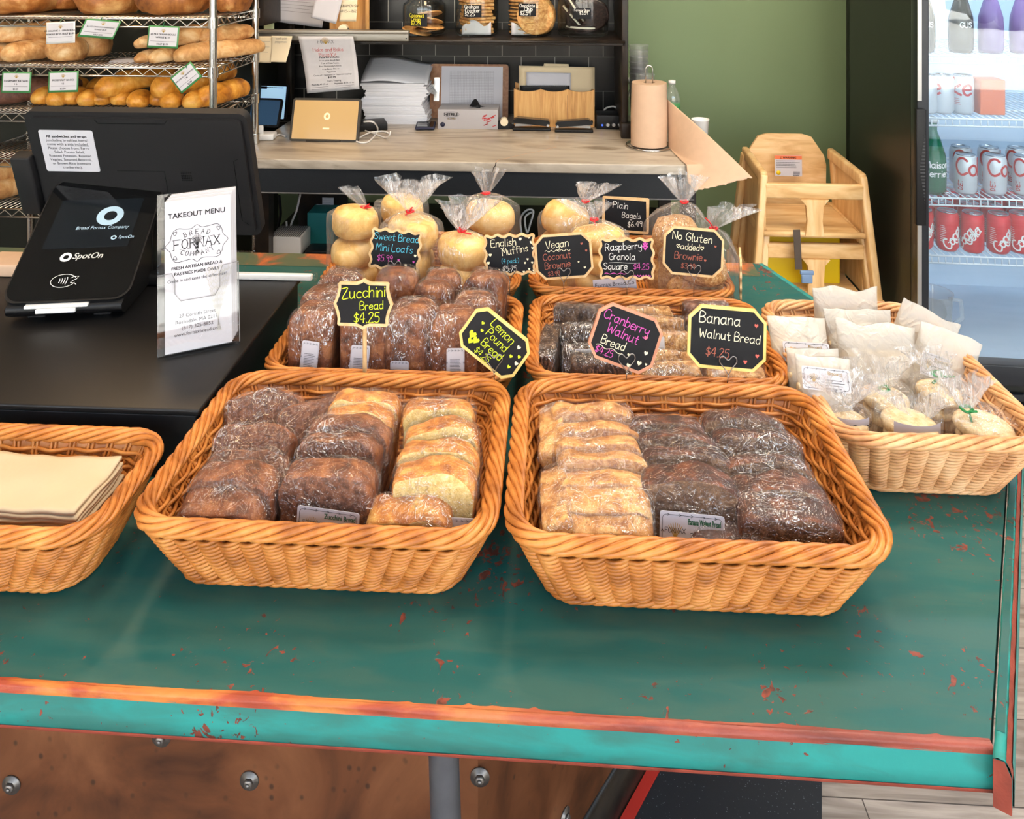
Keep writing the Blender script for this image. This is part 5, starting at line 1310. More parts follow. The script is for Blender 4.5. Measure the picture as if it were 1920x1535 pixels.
for pts in ([(-.075, -.012), (-.070, -.020), (.062, -.020), (.067, -.012)], [(.195, -.095), (.186, -.100), (.186, -.235), (.198, -.245)], [(-.05, -.125), (.045, -.125), (.045, -.235)]): ribbon(mb, pts, .0009, mp)
for i in range(6):
    for j in range(6): ribbon(mb, [(.078+i*.0036, -.126-j*.0036), (.0794+i*.0036, -.126-j*.0036)], .0014, mp)
mb.build('seams_and_vents', 'black_gloss', mon)
nl = MB().prism(rrect(.108, .092, .004, 4), .0005, X=XM @ TR((-.138, -.082, .0011), (0, 0, -.0))).build('notice', 'white', mon)
mb = MB(); mp = flat_map(XM @ TR((-.138, -.082, .0018)))
for k, ln in enumerate(('All sandwiches and wraps', '(excluding breakfast items)', 'come with a side included.', 'Please choose from: Farro', 'Salad, Potato Salad,', 'Roasted Potatoes, Roasted', 'Veggies, Steamed Broccoli,', 'or Brown Rice (contains', 'cranberries).')):
    font_text(mb, ln, 0, .030-k*.0086, .0078, mp, bold=.03 if k == 0 else 0)
ribbon(mb, [(.004, .0116), (.042, .0116)], .0005, mp); mb.build('print', 'ink', nl)
MB().prism(rrect(.036, .010, .001), .0004, X=XM @ TR((-.080, -.212, .0011))).build('serial_label', 'grey_ink', mon)
mb = MB(); mb.box((0, -.115, .010), (.040, .13, .030), b=.004, X=XM @ TR((-MW/2-.018, -.045, -.015))); mb.build('card_reader', 'black_matte', mon)
mb = MB(); mb.box((0, -.235, .018), (.105, .05, .035), b=.005, X=XM); mb.build('neck', 'black_plastic', mon)
mb = MB(); mb.box((0, -.010, .012), (.20, .062, .022), b=.006); mb.box((0, -.006, .075), (.06, .04, .13), b=.006); mb.build('base', 'black_plastic', mon)
# card terminal
P0 = atz(135, 578, SZ); term = thing('card_terminal', 'black customer card terminal with sloping glass screen and contactless mark', 'card terminal', (-.775, 1.30, SZ), math.radians(9))
term.location = (P0.x+.004, P0.y+.034, SZ)
XT = TR((0, -.085, .036), (math.radians(36), 0, 0))            # x right, y up the slope
TW, TL = .212, .258
def trap(grow=0):
    p = rrect(TW+grow*2, TL+grow*2, .026, 8, 0, TL/2); return p
mb = MB(); mb.prism(trap(), .012, X=XT @ TR((0, 0, -.012))); mb.build('face_plate', 'black_plastic', term, auto=40)
MB().prism(trap(-.003), .0012, X=XT).build('glass', 'black_gloss', term)
MB().prism(rrect(.150, .105,   .003, 3, 0, TL*.60), .0004, X=XT @ TR((0, 0, .0012))).build('display', mat('dark lit display', (14, 18, 22), .1, emit=(20, 30, 36), estr=.3), term)
mb = MB(); prof = [(-.070, .006), (-.084, .014), (-.088, .026), (-.080, .031), (-.02, .072), (.05, .122), (.098, .156), (.106, .145), (.102, .06), (.085, .02), (.05, .006)]
mb.prism([(x, y) for x, y in prof], .192, X=TR((-.096, 0, 0), (PI/2, 0, PI/2))); o = mb.build('body', 'black_plastic', term, auto=50)
bv = o.modifiers.new('round', 'BEVEL'); bv.width = .010; bv.segments = 3; bv.limit_method = 'ANGLE'; bv.angle_limit = .6
mb = MB()
for e in (-1, 1): mb.cyl((e*.055, -.06, 0), (e*.055, -.06, -.0), .012) if False else mb.box((e*.055, -.055, .003), (.03, .02, .006), b=.002)
mb.build('rubber_foot', 'black_matte', term)
mb = MB(); mb.box((-.012, -.079, .029), (.105, .022, .006), b=.002); mb.box((-.012, -.086, .022), (.066, .012, .008), b=.002); mb.build('card_slot', 'white_plastic', term)
mp = flat_map(XT @ TR((0, 0, .0018)))
def ring_logo(mb, cx, cy, r, mp, mi=0, sx=1.15):
    n = 40; O = [(cx+math.cos(2*PI*k/n)*r*sx, cy+math.sin(2*PI*k/n)*r) for k in range(n)]; I = [(cx+r*.04+math.cos(2*PI*k/n)*r*sx*.48, cy+math.sin(2*PI*k/n)*r*.48) for k in range(n)]
    mb.add([mp(x, y, .0002) for x, y in O+I], [(k, (k+1) % n, n+(k+1) % n, n+k) for k in range(n)], mi)
mb = MB(); ring_logo(mb, .024, TL*.655, .021, mp); mb.build('ring_logo', 'lcd_grey', term)
mb = MB(); font_text(mb, 'Bread Fornax Company',   .018, TL*.545, .0098, mp, slant=.2); ring_logo(mb, .045, TL*.47, .0045, mp); font_text(mb, 'SpotOn', .053, TL*.462, .009, mp, align='l', slant=.2)
mb.build('screen_lettering', 'lcd_grey', term)
mb = MB(); ring_logo(mb, -.026, TL*.325, .0088, mp); font_text(mb, 'SpotOn', -.014, TL*.31, .0165, mp, align='l', slant=.25, bold=.015)
mb.build('brand_lettering', 'chalk_white', term); mb = MB()
el = [(-.014+.021*math.cos(2*PI*k/40), TL*.145+.0125*math.sin(2*PI*k/40)) for k in range(3, 39)]; ribbon(mb, el, .0008, mp)
for k in range(4): ribbon(mb, [(-.022+k*.004+.002*math.cos(a), TL*.145+(.004+k*.0012)*math.sin(a)) for a in [(-1+i*.25) for i in range(9)]], .0011, mp)
ribbon(mb, [(.010, TL*.115), (.006, TL*.125), (-.001, TL*.13), (.002, TL*.145), (.007, TL*.155), (.010, TL*.175), (.002, TL*.175), (-.003, TL*.163)], .0009, mp)
mb.build('contactless_mark', 'chalk_white', term)
def fornax_logo(mb, cx, cy, s, mp, frame=True, mi=0):
    stroke_text(mb, 'FORNAX', cx, cy-s*.09, s*.21, s*.019, mp, mi, sm=False, gap=2.2)
    x = cx-text_width('FORNAX', s*.21, 2.2)/2
    for k in range(13):
        xx = x+k*text_width('FORNAX', s*.21, 2.2)/12.5
        for yy in (cy-s*.09, cy+s*.115):
            if k % 2 == 0: ribbon(mb, [(xx-s*.02, yy), (xx+s*.03, yy)], s*.008, mp, mi)
    for word, y0, up in (('BREAD', .20, 1), ('COMPANY', -.27, -1)):
        for i, ch in enumerate(word):
            a = (i-(len(word)-1)/2)*.19; stroke_text(mb, ch, cx+s*.62*math.sin(a), cy+s*(y0-up*.30*(1-math.cos(a))*1.5), s*.10, s*.012, mp, mi, rot=-a*up, sm=False)
    for k in range(11):
        a = PI/2+(k-5)*.13; ribbon(mb, [(cx+(k-5)*s*.008, cy-s*.12), (cx+math.cos(a)*s*.2, cy-s*.12+math.sin(a)*s*.30)], s*.0075, mp, mi)
    for k in range(5): ribbon(mb, [(cx, cy-s*.14), (cx+(k-2)*s*.035, cy-s*.24)], s*.008, mp, mi)
    if frame:
        q = [(-.28, .34), (-.12, .33), (0, .40), (.12, .33), (.40, .36), (.50, .30), (.46, .22), (.42, .30), (.52, .26), (.56, .12), (.66, 0), (.56, -.12), (.52, -.26), (.42, -.30), (.46, -.22), (.50, -.30), (.40, -.36), (.12, -.33), (0, -.40), (-.12, -.33), (-.40, -.36), (-.50, -.30), (-.46, -.22), (-.42, -.30), (-.52, -.26), (-.56, -.12), (-.66, 0), (-.56, .12), (-.52, .26), (-.42, .30), (-.46, .22), (-.50, .30), (-.40, .36), (-.28, .34)]
        ribbon(mb, smooth_line([(cx+a*s, cy+b*s) for a, b in q], 4), s*.010, mp, mi)
# takeout menus in a clear holder
pl = atz(295, 676, SZ); pr = atz(449, 645, SZ); ya = math.atan2(pr.y-pl.y, pr.x-pl.x); wid = (pr-pl).length
men = thing('menu_holder', 'clear acrylic holder filled with white takeout menus on the black stand', 'menu holder', ((pl.x+pr.x)/2, (pl.y+pr.y)/2, SZ), ya)
LB = LN(9); XH = TR((0, 0, .006), (PI/2-LB, 0, 0)); HH = .242
mb = MB(); mb.box((0, .055, .0015), (wid, .115, .003)); mb.box((0, .135, .001), (wid, .003, .002), X=XH) if False else None
mb.box((0, HH*.5, -.030), (wid, HH, .002), X=XH)
front = [(-wid/2, 0), (wid/2, 0), (wid/2, .125), (wid*.30, .123), (wid*.26, .112), (wid*.26, .09), (wid*.2, .078), (-wid*.22, .078), (-wid*.29, .09), (-wid*.29, .112), (-wid*.33, .122), (-wid/2, .122)]
mb.prism(front, .0018, X=XH @ TR((0, 0, .0015)))
for e in (-1, 1): mb.box((e*(wid/2-.001), .062, -.013), (.002, .124, .030), X=XH)
mb.build('acrylic', 'clear', men)
mb = MB(); ribbon(mb, front[2:], .0010, flat_map(XH @ TR((0, 0, .0035)))); ribbon(mb, [(wid/2, .0), (wid/2, .122)], .001, flat_map(XH @ TR((0, 0, .0035)))); mb.build('acrylic_edge', 'grey_ink', men)
mw = wid-.010
for k in range(6):
    MB().box((.0035*k*.6, .117+.0016*k, -.0015-k*.0042), (mw-.012, .233, .0034), X=XH).build('takeout_menu', 'white' if k % 2 == 0 else 'paper', men)
mp = flat_map(XH @ TR((-.002, 0, .0008)))
mb = MB(); fornax_logo(mb, .0, .163, .072, mp); mb.build('menu_logo', 'ink', men)
mb = MB(); font_text(mb, 'TAKEOUT MENU', .0, .206, .0115, mp, bold=.015)
mb.build('heading', 'ink', men); mb = MB()
font_text(mb, 'FRESH ARTISAN BREAD &', .0, .126, .0068, mp, bold=.02); font_text(mb, 'PASTRIES MADE DAILY', .0, .117, .0068, mp, bold=.02)
font_text(mb, 'Come in and taste the difference!', .0, .107, .0066, mp)
mb.build('tagline', 'ink', men); mb = MB()
for k, s_ in enumerate(('27 Corinth Street', 'Roslindale, MA 02131', '(617) 325-8852', 'www.fornaxbread.com')): font_text(mb, s_, 0, .052-k*.0092, .0076, mp)
mb.build('address', 'ink', men)
mb = MB(); rnd = random.Random(4)
for k in range(9):
    x0 = .024+.001*k; a = .35-.10*k; L_ = .062+.004*(k % 3); q = [(.036-.003*k*.3, .022+.0), (.030+.012*math.sin(-a), .058), (.030-.030*a*.4+L_*math.sin(-a)*.6, .060+L_*math.cos(a))]
    ribbon(mb, smooth_line(q, 6), .0007, mp)
    for i in range(7):
        t_ = i/7; bx = q[1][0]+(q[2][0]-q[1][0])*t_; by = q[1][1]+(q[2][1]-q[1][1])*t_
        for e in (-1, 1): ribbon(mb, [(bx, by), (bx+e*.0028, by+.0042)], .0009, mp)
mb.build('wheat_drawing', 'pale_ink', men)

# ---------------------------------------------------------------- wire rack with loaves
RX0, RX1, RY0, RY1 = -2.02, -1.135, 2.56, 2.93
SHZ = [1.418, 1.253, 1.096, .942, .772, .50]
rack = thing('wire_rack', 'chrome wire bakery rack with zigzag shelf edges beside the hutch', 'rack', (RX0, RY0, 0))
for x in (0, RX1-RX0):
    for y in (0, RY1-RY0):
        mb = MB(); mb.cyl((x, y, 0), (x, y, 2.0), .0125, 16)
        for k in range(70): mb.cyl((x, y, .1+k*.0265), (x, y, .1012+k*.0265), .0131, 16)
        mb.build('post', 'chrome', rack)
def shelf_mesh():
    mb = MB(); W, Dp = RX1-RX0, RY1-RY0
    for z in (0, -.027):
        mb.tube([(.013, 0, z), (W-.013, 0, z)], .0032, 6); mb.tube([(.013, Dp, z), (W-.013, Dp, z)], .0032, 6)
        mb.tube([(0, .013, z), (0, Dp-.013, z)], .0032, 6); mb.tube([(W, .013, z), (W, Dp-.013, z)], .0032, 6)
    nz_ = 34
    for y in (0, Dp): mb.tube([(.013+(W-.026)*k/nz_, y, -.003-.021*(k % 2)) for k in range(nz_+1)], .0024, 5)
    for x in (0, W): mb.tube([(x, .013+(Dp-.026)*k/14, -.003-.021*(k % 2)) for k in range(15)], .0024, 5)
    for k in range(48): mb.tube([(.02+(W-.04)*k/47, 0, .003), (.02+(W-.04)*k/47, Dp, .003)], .0016, 4)
    for y in (.12, .25): mb.tube([(0, y, -.002), (W, y, -.002)], .0022, 5)
    for x in (0, W):
        for y in (0, Dp): mb.cyl((x, y, -.03), (x, y, .006), .017, 12)
    return mb.mesh('shelf', ['chrome'])
shm = shelf_mesh()
for z in SHZ: obj('wire_shelf', shm, rack, (0, 0, z))
def loaf_mesh(name, L, ry, rz, m, seed, nz=.006, rings=26, slash=0, taper=.6, seg=0):
    mb = MB(); n = 26; vs = []
    for i in range(rings+1):
        t = -1+2*i/rings; r = max(0.02, (1-abs(t)**(2.0/taper if taper else 4)))**.5 if abs(t) < 1 else .02
        if seg: r *= 1+.10*abs(math.sin(seg*PI*(t+1)/2))-.06
        for j in range(n):
            a = 2*PI*j/n; x = ry*r*math.cos(a); z = rz*r*math.sin(a)
            if z < -.55*rz: z = -.55*rz-(abs(z)-.55*rz)*.25
            p = Vector((x, t*L/2, z+.62*rz)); q = p*18+Vector((seed*2.7, 0, seed))
            p += Vector((mnoise.noise(q), .3*mnoise.noise(q+Vector((3, 3, 3))), mnoise.noise(q+Vector((7, 0, 0)))))*nz
            if slash and math.sin(a) > .3: p.z -= slash*max(0, math.cos((t*4+math.cos(a)*.8)*PI))**6
            vs.append(p)
    mb.add(vs, [(i*n+j, i*n+(j+1) % n, (i+1)*n+(j+1) % n, (i+1)*n+j) for i in range(rings) for j in range(n)]+[tuple(reversed(range(n))), tuple(rings*n+j for j in range(n))], 0, True)
    return mb.mesh(name, [m])
LM = {'boule': loaf_mesh('boule', .30, .108, .085, 'boule', 1, .010, slash=.006, taper=.8), 'boule2': loaf_mesh('boule', .26, .112, .09, 'boule', 5, .012, slash=.006, taper=.9),
      'bag': loaf_mesh('baguette', .34, .036, .030, 'baguette', 2, .004, slash=.003, taper=.35), 'bat': loaf_mesh('batard', .26, .052, .042, 'baguette', 3, .006, slash=.004, taper=.6),
      'dark': loaf_mesh('dark loaf', .32, .062, .050, 'dark_loaf', 4, .006, taper=.5), 'gold': loaf_mesh('golden loaf', .30, .046, .042, 'goldloaf', 6, .004, taper=.4, seg=4),
      'roll': loaf_mesh('golden roll', .12, .040, .034, 'goldloaf', 7, .005, taper=.9), 'round': loaf_mesh('round loaf', .16, .068, .056, 'baguette', 9, .008, slash=.004, taper=.9)}
def rack_bread(kind, nm, label, px, pyb, shelf, Y, yaw=0, sc=1, lift=0, pitch=0, group=None):
    p = aty(px, pyb, Y); z = SHZ[shelf]+.011+lift
    o = obj(nm, LM[kind], None, (p.x, Y, z), (pitch, 0, yaw)); o.scale = (sc, sc, sc) if not isinstance(sc, tuple) else sc
    return tag(o, label, 'bread loaf', group or 'loaves on the wire rack')
for a in (('boule', 'bread_boule', 'large golden rustic loaf on the top rack shelf, cut by the frame edge', 42, 35, 0, 2.72, .2, (1.0, 1, 1)), ('boule2', 'bread_boule', 'dark round loaf half hidden behind others on the top rack shelf', 118, 25, 0, 2.86, .1, .8),
          ('boule2', 'bread_boule', 'rustic round loaf with slashed crust above the tilted price card', 207, 35, 0, 2.70, -.3, (1.02, .9, 1.1)), ('boule', 'bread_boule', 'rustic pale streaked loaf on the top rack shelf beside the post', 326, 36, 0, 2.70, .1, (1.12, .9, 1.1)),
          ('boule2', 'bread_boule', 'brown round loaf on the top rack shelf, right of the post', 436, 28, 0, 2.80, 0, (.62, .7, 1.0)),
          ('bat', 'bread_batard', 'small pale loaf at the frame edge on the second rack shelf', 8, 125, 1, 2.68, .1, (.9, .8, .9)), ('bat', 'bread_batard', 'pale loaf lying under the top one on the second rack shelf', 60, 128, 1, 2.68, -.25, (1, .85, 1)), ('bat', 'bread_batard', 'pale long loaf lying on top of two others on the second rack shelf', 62, 97, 1, 2.72, -.6, (.9, 1, .95), .062),
          ('bat', 'bread_batard', 'pale loaf lying on top at the frame edge, second rack shelf', 4, 92, 1, 2.74, -.2, (.9, .9, .9), .062),
          ('round', 'bread_round', 'cracked pale round loaf on the second rack shelf beside the loose card', 126, 128, 1, 2.66, .2, (.98, .8, 1.02)), ('round', 'bread_round', 'pale brown round loaf behind the cracked one on the second rack shelf', 174, 120, 1, 2.78, .4, (1.0, .9, 1.08)),
          ('bag', 'baguette', 'baguette at the bottom left of the baguette pile', 312, 127, 1, 2.74, -.12, (.85, 1, .85)), ('bag', 'baguette', 'baguette in the middle of the bottom row of the baguette pile', 346, 127, 1, 2.74, -.25, (.95, 1, 1)), ('bag', 'baguette', 'long floury baguette pointing to the hutch, bottom right of the baguette pile', 414, 124, 1, 2.75, -.62, (1.25, 1.05, 1.25)),
          ('bag', 'baguette', 'baguette end poking left on the second layer of the baguette pile', 326, 106, 1, 2.75, -.35, (.95, 1, .9), .048), ('bat', 'baguette', 'thick baguette on top of the baguette pile, near end', 372, 98, 1, 2.75, -.38, (.85, 1.1, .95), .055), ('bat', 'baguette', 'thick baguette on top of the baguette pile, behind the post', 424, 92, 1, 2.80, -.55, (.8, .9, .85), .055),
          ('dark', 'rye_loaf', 'long dark floury loaf on the third rack shelf above the till monitor', 62, 214, 2, 2.74, -.75, (1, 1.05, 1)), ('dark', 'rye_loaf', 'dark loaf cut by the frame edge on the third rack shelf', -8, 214, 2, 2.70, -.6, (.9, 1, .9)),
          ('gold', 'golden_loaf', 'golden segmented loaf resting diagonally on rolls above the till monitor', 258, 200, 2, 2.74, -.62, (1.0, 1.0, 1.05), .045, .12), ('gold', 'golden_loaf', 'golden loaf end facing out just left of the rack post', 340, 208, 2, 2.72, -.4, (1.05, .8, 1.1), .035), ('gold', 'golden_loaf', 'golden segmented loaf right of the rack post', 418, 208, 2, 2.76, -.25, (.95, .9, 1.0), .0),
          ('gold', 'golden_loaf', 'brown loaf behind the rack post on the third shelf', 385, 188, 2, 2.84, -.5, (.9, .9, 1), .05),
          ('bag', 'baguette', 'pale baguette on the lower rack shelf, upper of two beside the card reader', 18, 395, 4, 2.72, -.45, 1.2, .045), ('bag', 'baguette', 'floury baguette on the lower rack shelf, lower of two beside the card reader', 30, 405, 4, 2.70, -.35, 1.15), ('dark', 'rye_loaf', 'brown loaf behind the baguettes on the lower rack shelf', 14, 385, 4, 2.84, -.5, 1, .02), ('roll', 'bread_roll', 'orange brown roll end showing beside the till monitor edge', 74, 412, 4, 2.70, 0, .8)):
    rack_bread(*a)
for i, (px, Y, lf) in enumerate(((85, 2.70, 0), (112, 2.68, 0), (142, 2.70, 0), (170, 2.68, 0), (198, 2.70, .0), (262, 2.66, .0), (305, 2.70, 0), (322, 2.66, 0), (368, 2.66, 0), (230, 2.70, 0), (140, 2.84, .01), (185, 2.84, .01))):
    rack_bread('roll', 'bread_roll', 'golden roll on the third rack shelf, %s' % (('%s in the front row from the dark loaf' % ORD[i]) if i < 5 else ('under the diagonal golden loaf', 'between the golden loaves', 'left below the golden loaf end', 'beside the foot of the rack post', 'under the tip of the diagonal golden loaf', 'behind the front row near the dark loaf', 'behind the front row, mid shelf')[i-5]), px, 208, 2, Y, .2*math.sin(i*3), 1.0, lf)
def rack_card(label, cx, cy, w, h, roll, text, curl=0, Y=RY0-.006, skew=0, white=False):
    p = aty(cx, cy, Y); t = thing('price_card', label, 'price card', p, (0, 0, 0), 'price cards clipped on the wire rack')
    X = TR((0, -.004, 0), (PI/2-.10, 0, 0)) @ TR(rot=(0, 0, LN(roll)))
    bend = lambda x, y, l: X @ Vector((x+skew*y, y, l+curl*(x*x)))
    mb = MB(); mb.sheet(lambda u, v: bend((u-.5)*w, (v-.5)*h, 0), 8, 4, .0012); mb.build('sleeve', 'green_card' if not white else 'white_plastic', t)
    mb = MB(); mb.grid(lambda u, v: bend((u-.5)*(w-.010), (v-.5)*(h-.012)+.001, .0006), 8, 4); c = mb.build('card', 'white', t)
    mb = MB(); mp = lambda x, y, l: bend(x, y, l+.001)
    for k, (s_, yy, sz) in enumerate(text): font_text(mb, s_, 0, yy*h, sz*h, mp, bold=.02)
    ribbon(mb, [(-w*.4, -h*.2), (w*.4, -h*.2)], .0008, mp); mb.build('print', 'ink', c)
    mb = MB()
    for k in range(6): a = PI/2+(k-2.5)*.4; ribbon(mb, [(0, h*.20), (math.cos(a)*.009, h*.20+math.sin(a)*.012)], .0012, mp)
    mb.build('wheat_mark', 'gold_ink', c)
    MB().tube([(0, 0, h*.46), (0, -.004, h*.5), (0, .004, h*.5+.012)], .0012, 6).build('clip', 'green_ink', t)
M['green_card'] = mat('green card sleeve', (74, 138, 84), .4)
rack_card('grey edged price card hung under the top rack shelf, left', 115, 61, .100, .072, 3, (('SM ORGANIC 6 - GRAIN BOULE', .06, .11), ('WHOLE $7.25 HALF $3.99', -.10, .12)), white=True)
rack_card('curled green edged price card under the slashed round loaf', 191, 54, .122, .062, -4, (('8.3 OZ.CINNAMON RAISIN BOULE', .06, .10), ('WHOLE $6.25', -.08, .11), ('HALF $3.25', -.36, .11)), curl=3, skew=.35)
rack_card('green edged price card under the pale streaked loaf by the post', 307, 69, .106, .074, -2, (('#3 MULTIGRAIN BOULE', .08, .11), ('WHOLE $7.25', -.06, .11), ('HALF $3.99', -.36, .11)))
rack_card('green edged price card on the second shelf rail at the frame edge', 32, 154, .102, .070, 0, (('ROSEMARY BATARD', .02, .13), ('1 lb', -.12, .11), ('$3.25', -.36, .12)))
rack_card('green edged price card on the second shelf rail under the cracked loaf', 120, 153, .104, .070, 2, (('ROSEMARY BACCI', .04, .13), ('1/2', -.12, .11), ('$2.50', -.36, .12)))
rack_card('green edged price card hanging askew on the second shelf beside the post', 350, 145, .088, .066, 40, (('2PK FRENCH BAGUETTES', .08, .10), ('1 lb', -.06, .12), ('$4.99', -.36, .12)))
tag(MB().sheet(lambda u, v: Vector(((u-.5)*.14, (v-.5)*.07, .02*v+.006*math.sin(u*4))), 10, 4, .0012).build('loose_card', 'white', None, aty(240, 124, 2.66), (0, 0, .15)), 'loose white card lying flat on the second rack shelf beside the baguettes', 'card')
# ---------------------------------------------------------------- marble back counter
MZ = .91
bc = thing('marble_counter', 'back counter with cracked beige marble top and scuffed black apron', 'counter', (-.32, 2.72, 0))
mb = MB(); L0, L1 = -.775, .86; D_ = .79; n = 60
def edge_y(u): return .002*mnoise.noise(Vector((u*14, 0, 3)))
mb.box((0, D_/2, MZ-.0175), (L1-L0, D_, .035), b=.005); mb.build('marble_top', 'marble', bc)
mb = MB(); crk = [(.120, .0), (.125, .03), (.150, .05), (.20, .10), (.26, .15), (.33, .22)]
ribbon(mb, smooth_line(crk, 5), .0035, lambda x, y, l: Vector((x-.0, y, MZ+.0004))); mb.build('crack', 'kraft', bc)
mb = MB(); ribbon(mb, [(.120, 0), (.117, -.012), (.112, -.018), (.108, -.034)], .003, lambda x, y, l: Vector((x, -.0006, MZ+y))); mb.build('edge_crack', 'black_wood', bc)
MB().box((0, .02, MZ-.078), (L1-L0-.03, .02, .086)).build('apron', 'apron', bc)
MB().box((0, .012, MZ-.121), (L1-L0-.03, .012, .003)).build('apron_lip', 'grey_ink', bc)
for e in (L0+.03, L1-.06): MB().box((e, .12, (MZ-.035)/2), (.05, .05, MZ-.035)).build('leg', 'black_wood', bc)
MB().box((0, .45, .50), (L1-L0-.03, .62, .025)).build('lower_shelf', 'black_wood', bc)
for e in (L0+.03, L1-.06): MB().box((e, .72, (MZ-.035)/2), (.05, .05, MZ-.035)).build('leg', 'black_wood', bc)
US = .5125
def box_at(name, label, cat, px, pyb, z, wpx, h, d, m, yaw=0, b=.003, dy=0):
    p = atz(px, pyb, z); D = p.y; w = wpx/FPX*D
    o = MB().box((0, d/2, h/2), (w, d, h), b=b).build(name, m, None, (p.x, p.y+dy, z), (0, 0, yaw)); return tag(o, label, cat)
r = thing('router', 'pale grey box with ridged top standing under the marble counter', 'router', (aty(534, 475, 2.86).x, 2.86, US))
MB().box((0, .06, .035), (.12, .12, .07), b=.004).build('case', 'white_plastic', r)
mb = MB()
for k in range(14): mb.box((-.052+k*.008, .06, .0715), (.003, .11, .003))
mb.build('cooling_ribs', 'grey_ink', r)
tag(MB().box((0, .05, .06), (.10, .10, .12), b=.002).build('teal_carton', 'teal_box', None, (aty(600, 450, 2.98).x, 2.98, US)), 'teal carton under the marble counter behind the bagged loaves', 'box')
tag(MB().box((0, .03, .012), (.10, .08, .024), b=.004).build('power_adapter', 'black_plastic', None, (aty(598, 465, 2.86).x, 2.86, US)), 'flat black power adapter with a pale label under the marble counter', 'adapter')
for i, (px, py, w, h, lb) in enumerate(((615, 384, .046, .058, 'small white printed notice pinned high under the marble counter'), (601, 390, .034, .032, 'small pale card pinned beside the white notice under the marble counter'))):
    t = tag(MB().box((0, 0, 0), (w, .002, h)).build('notice', 'white', None, aty(px, py, YB-.003 if False else 3.10)), lb, 'notice')
    mb = MB(); lines(mb, -w*.4, w*.4, h*.3, h*.13, 5, .001, lambda x, y, l: Vector((x, -.0015, y)), seed=i); mb.build('print', 'grey_ink', t)
MB().box((0, 0, 0), (.20, .012, .30)).build('equipment_panel', 'black_wood', None, (aty(606, 400, 3.12).x, 3.12, US+.15)); tag(bpy.data.objects['equipment_panel'], 'dark panel under the marble counter carrying two small notices', 'panel')
def cable(name, label, pts, r, m, cat='cable'):
    return tag(MB().tube([tuple(v) for v in smooth_line([tuple(p) for p in pts], 6)], r, 6).build(name, m), label, cat)
cable('white_cable', 'white cable hanging down behind the pale router', [aty(563, 364, 3.0), aty(556, 395, 3.0), aty(546, 420, 3.0), aty(540, 447, 2.97), Vector((aty(537, 475, 2.97).x, 2.97, US+.09))], .004, 'white_plastic')
cable('white_cable', 'looped white cable beside the English Muffins bag under the marble counter', [aty(978, 440, 3.1), aty(976, 410, 3.1), aty(988, 394, 3.1), aty(1000, 396, 3.1), aty(994, 420, 3.1), aty(988, 436, 3.1), aty(984, 410, 3.08), aty(992, 400, 3.08), aty(998, 398, 3.08)], .004, 'white_plastic')
cable('black_cable', 'black cable hanging under the marble counter near the till', [aty(523, 366, 3.1), aty(526, 400, 3.1), aty(522, 430, 3.1), aty(530, 470, 3.1)], .006, 'black_plastic')

# hutch with jars
HF = 3.10; HS = HC-(75+100)*3.10/FPX-.0                       # shelf front, shelf top height
hut = thing('hutch', 'black painted wooden hutch standing on the marble counter with one deep shelf', 'hutch', (-.36, HF, MZ))
hx = aty(1172, 200, HF).x+.36; hl = -.82
MB().box(((hx+hl)/2, .19, HS-MZ-.011), (hx-hl, .38, .022), b=.003).build('shelf', 'black_wood', hut)
mb = MB(); mb.box((hx, .19, .70), (.026, .38, 1.4), b=.004); mb.build('side_panel', 'black_wood', hut)
MB().box((hx+.004, .004, .030), (.044, .05, .060), b=.006).build('foot', 'black_wood', hut)
MB().box((hl, .19, .92), (.026, .38, .98), b=.004).build('side_panel', 'black_wood', hut); MB().box((hl, .36, .2), (.026, .04, .4), b=.004).build('rear_post', 'black_wood', hut)
mb = MB(); mb.tube([(hl, -.004, HS-MZ-.006), (hx, -.004, HS-MZ-.006)], .006, 8); mb.build('shelf_nosing', 'black_wood', hut)
MB().box(((hx+hl)/2, .19, 1.41), (hx-hl+.03, .38, .024)).build('top_board', 'black_wood', hut)
def jar(label, px, wpx, h, ltext, lpx, lpy, cols, Y=3.26, lid_open=False):
    p = aty(px, 60, Y); R = wpx/FPX*Y/2*.97
    t = thing('cookie_jar', label, 'jar', (p.x, Y, HS+.001), 0, 'glass cookie jars on the hutch shelf')
    mb = MB(); prof = [(R*.86, .0), (R*.96, .006), (R, .018), (R, h*.82), (R*.96, h*.88), (R*.80, h*.93), (R*.80, h)]
    mb.lathe(prof, 48); mb.lathe([(R*.80, h), (R*.78, h), (R*.78, h*.935), (R*.93, h*.885), (R*.965, h*.81), (R*.965, .02), (R*.90, .010), (.0, .008)], 48); mb.build('glass', 'jar_glass', t)
    mb = MB(); mb.lathe([(0, h+.001), (R*.86, h+.001), (R*.88, h+.012), (R*.6, h+.026), (.012, h+.030), (.018, h+.044), (.012, h+.056), (0, h+.058)], 40); mb.build('lid', 'jar_glass', t)
    lp = aty(lpx[0], lpy[0], Y-R); lq = aty(lpx[1], lpy[1], Y-R); cx = (lp.x+lq.x)/2-p.x; zc = (lp.z+lq.z)/2-HS; w = abs(lq.x-lp.x); hh = abs(lq.z-lp.z); RR = R+.0012
    a0 = math.asin(max(-.95, min(.95, cx/R)))
    wrap = lambda x, y, l: Vector(((RR+l)*math.sin(a0+x/RR), -(RR+l)*math.cos(a0+x/RR), zc+y))
    mb = MB(); mb.grid(lambda u, v: wrap((u-.5)*w, (v-.5)*hh, 0), 10, 2); lb = mb.build('chalk_label', 'chalk', t)
    mb = MB()
    for k, (s_, col, fx) in enumerate(ltext):
        sz = min(hh*.30, w*.88*10/(text_width(s_, 10)))
        stroke_text(mb, s_, fx*w, hh*(.22-.31*k), sz, sz*.13, wrap, CK[col])
    mb.build('lettering', CHALK, lb)
    return p, R
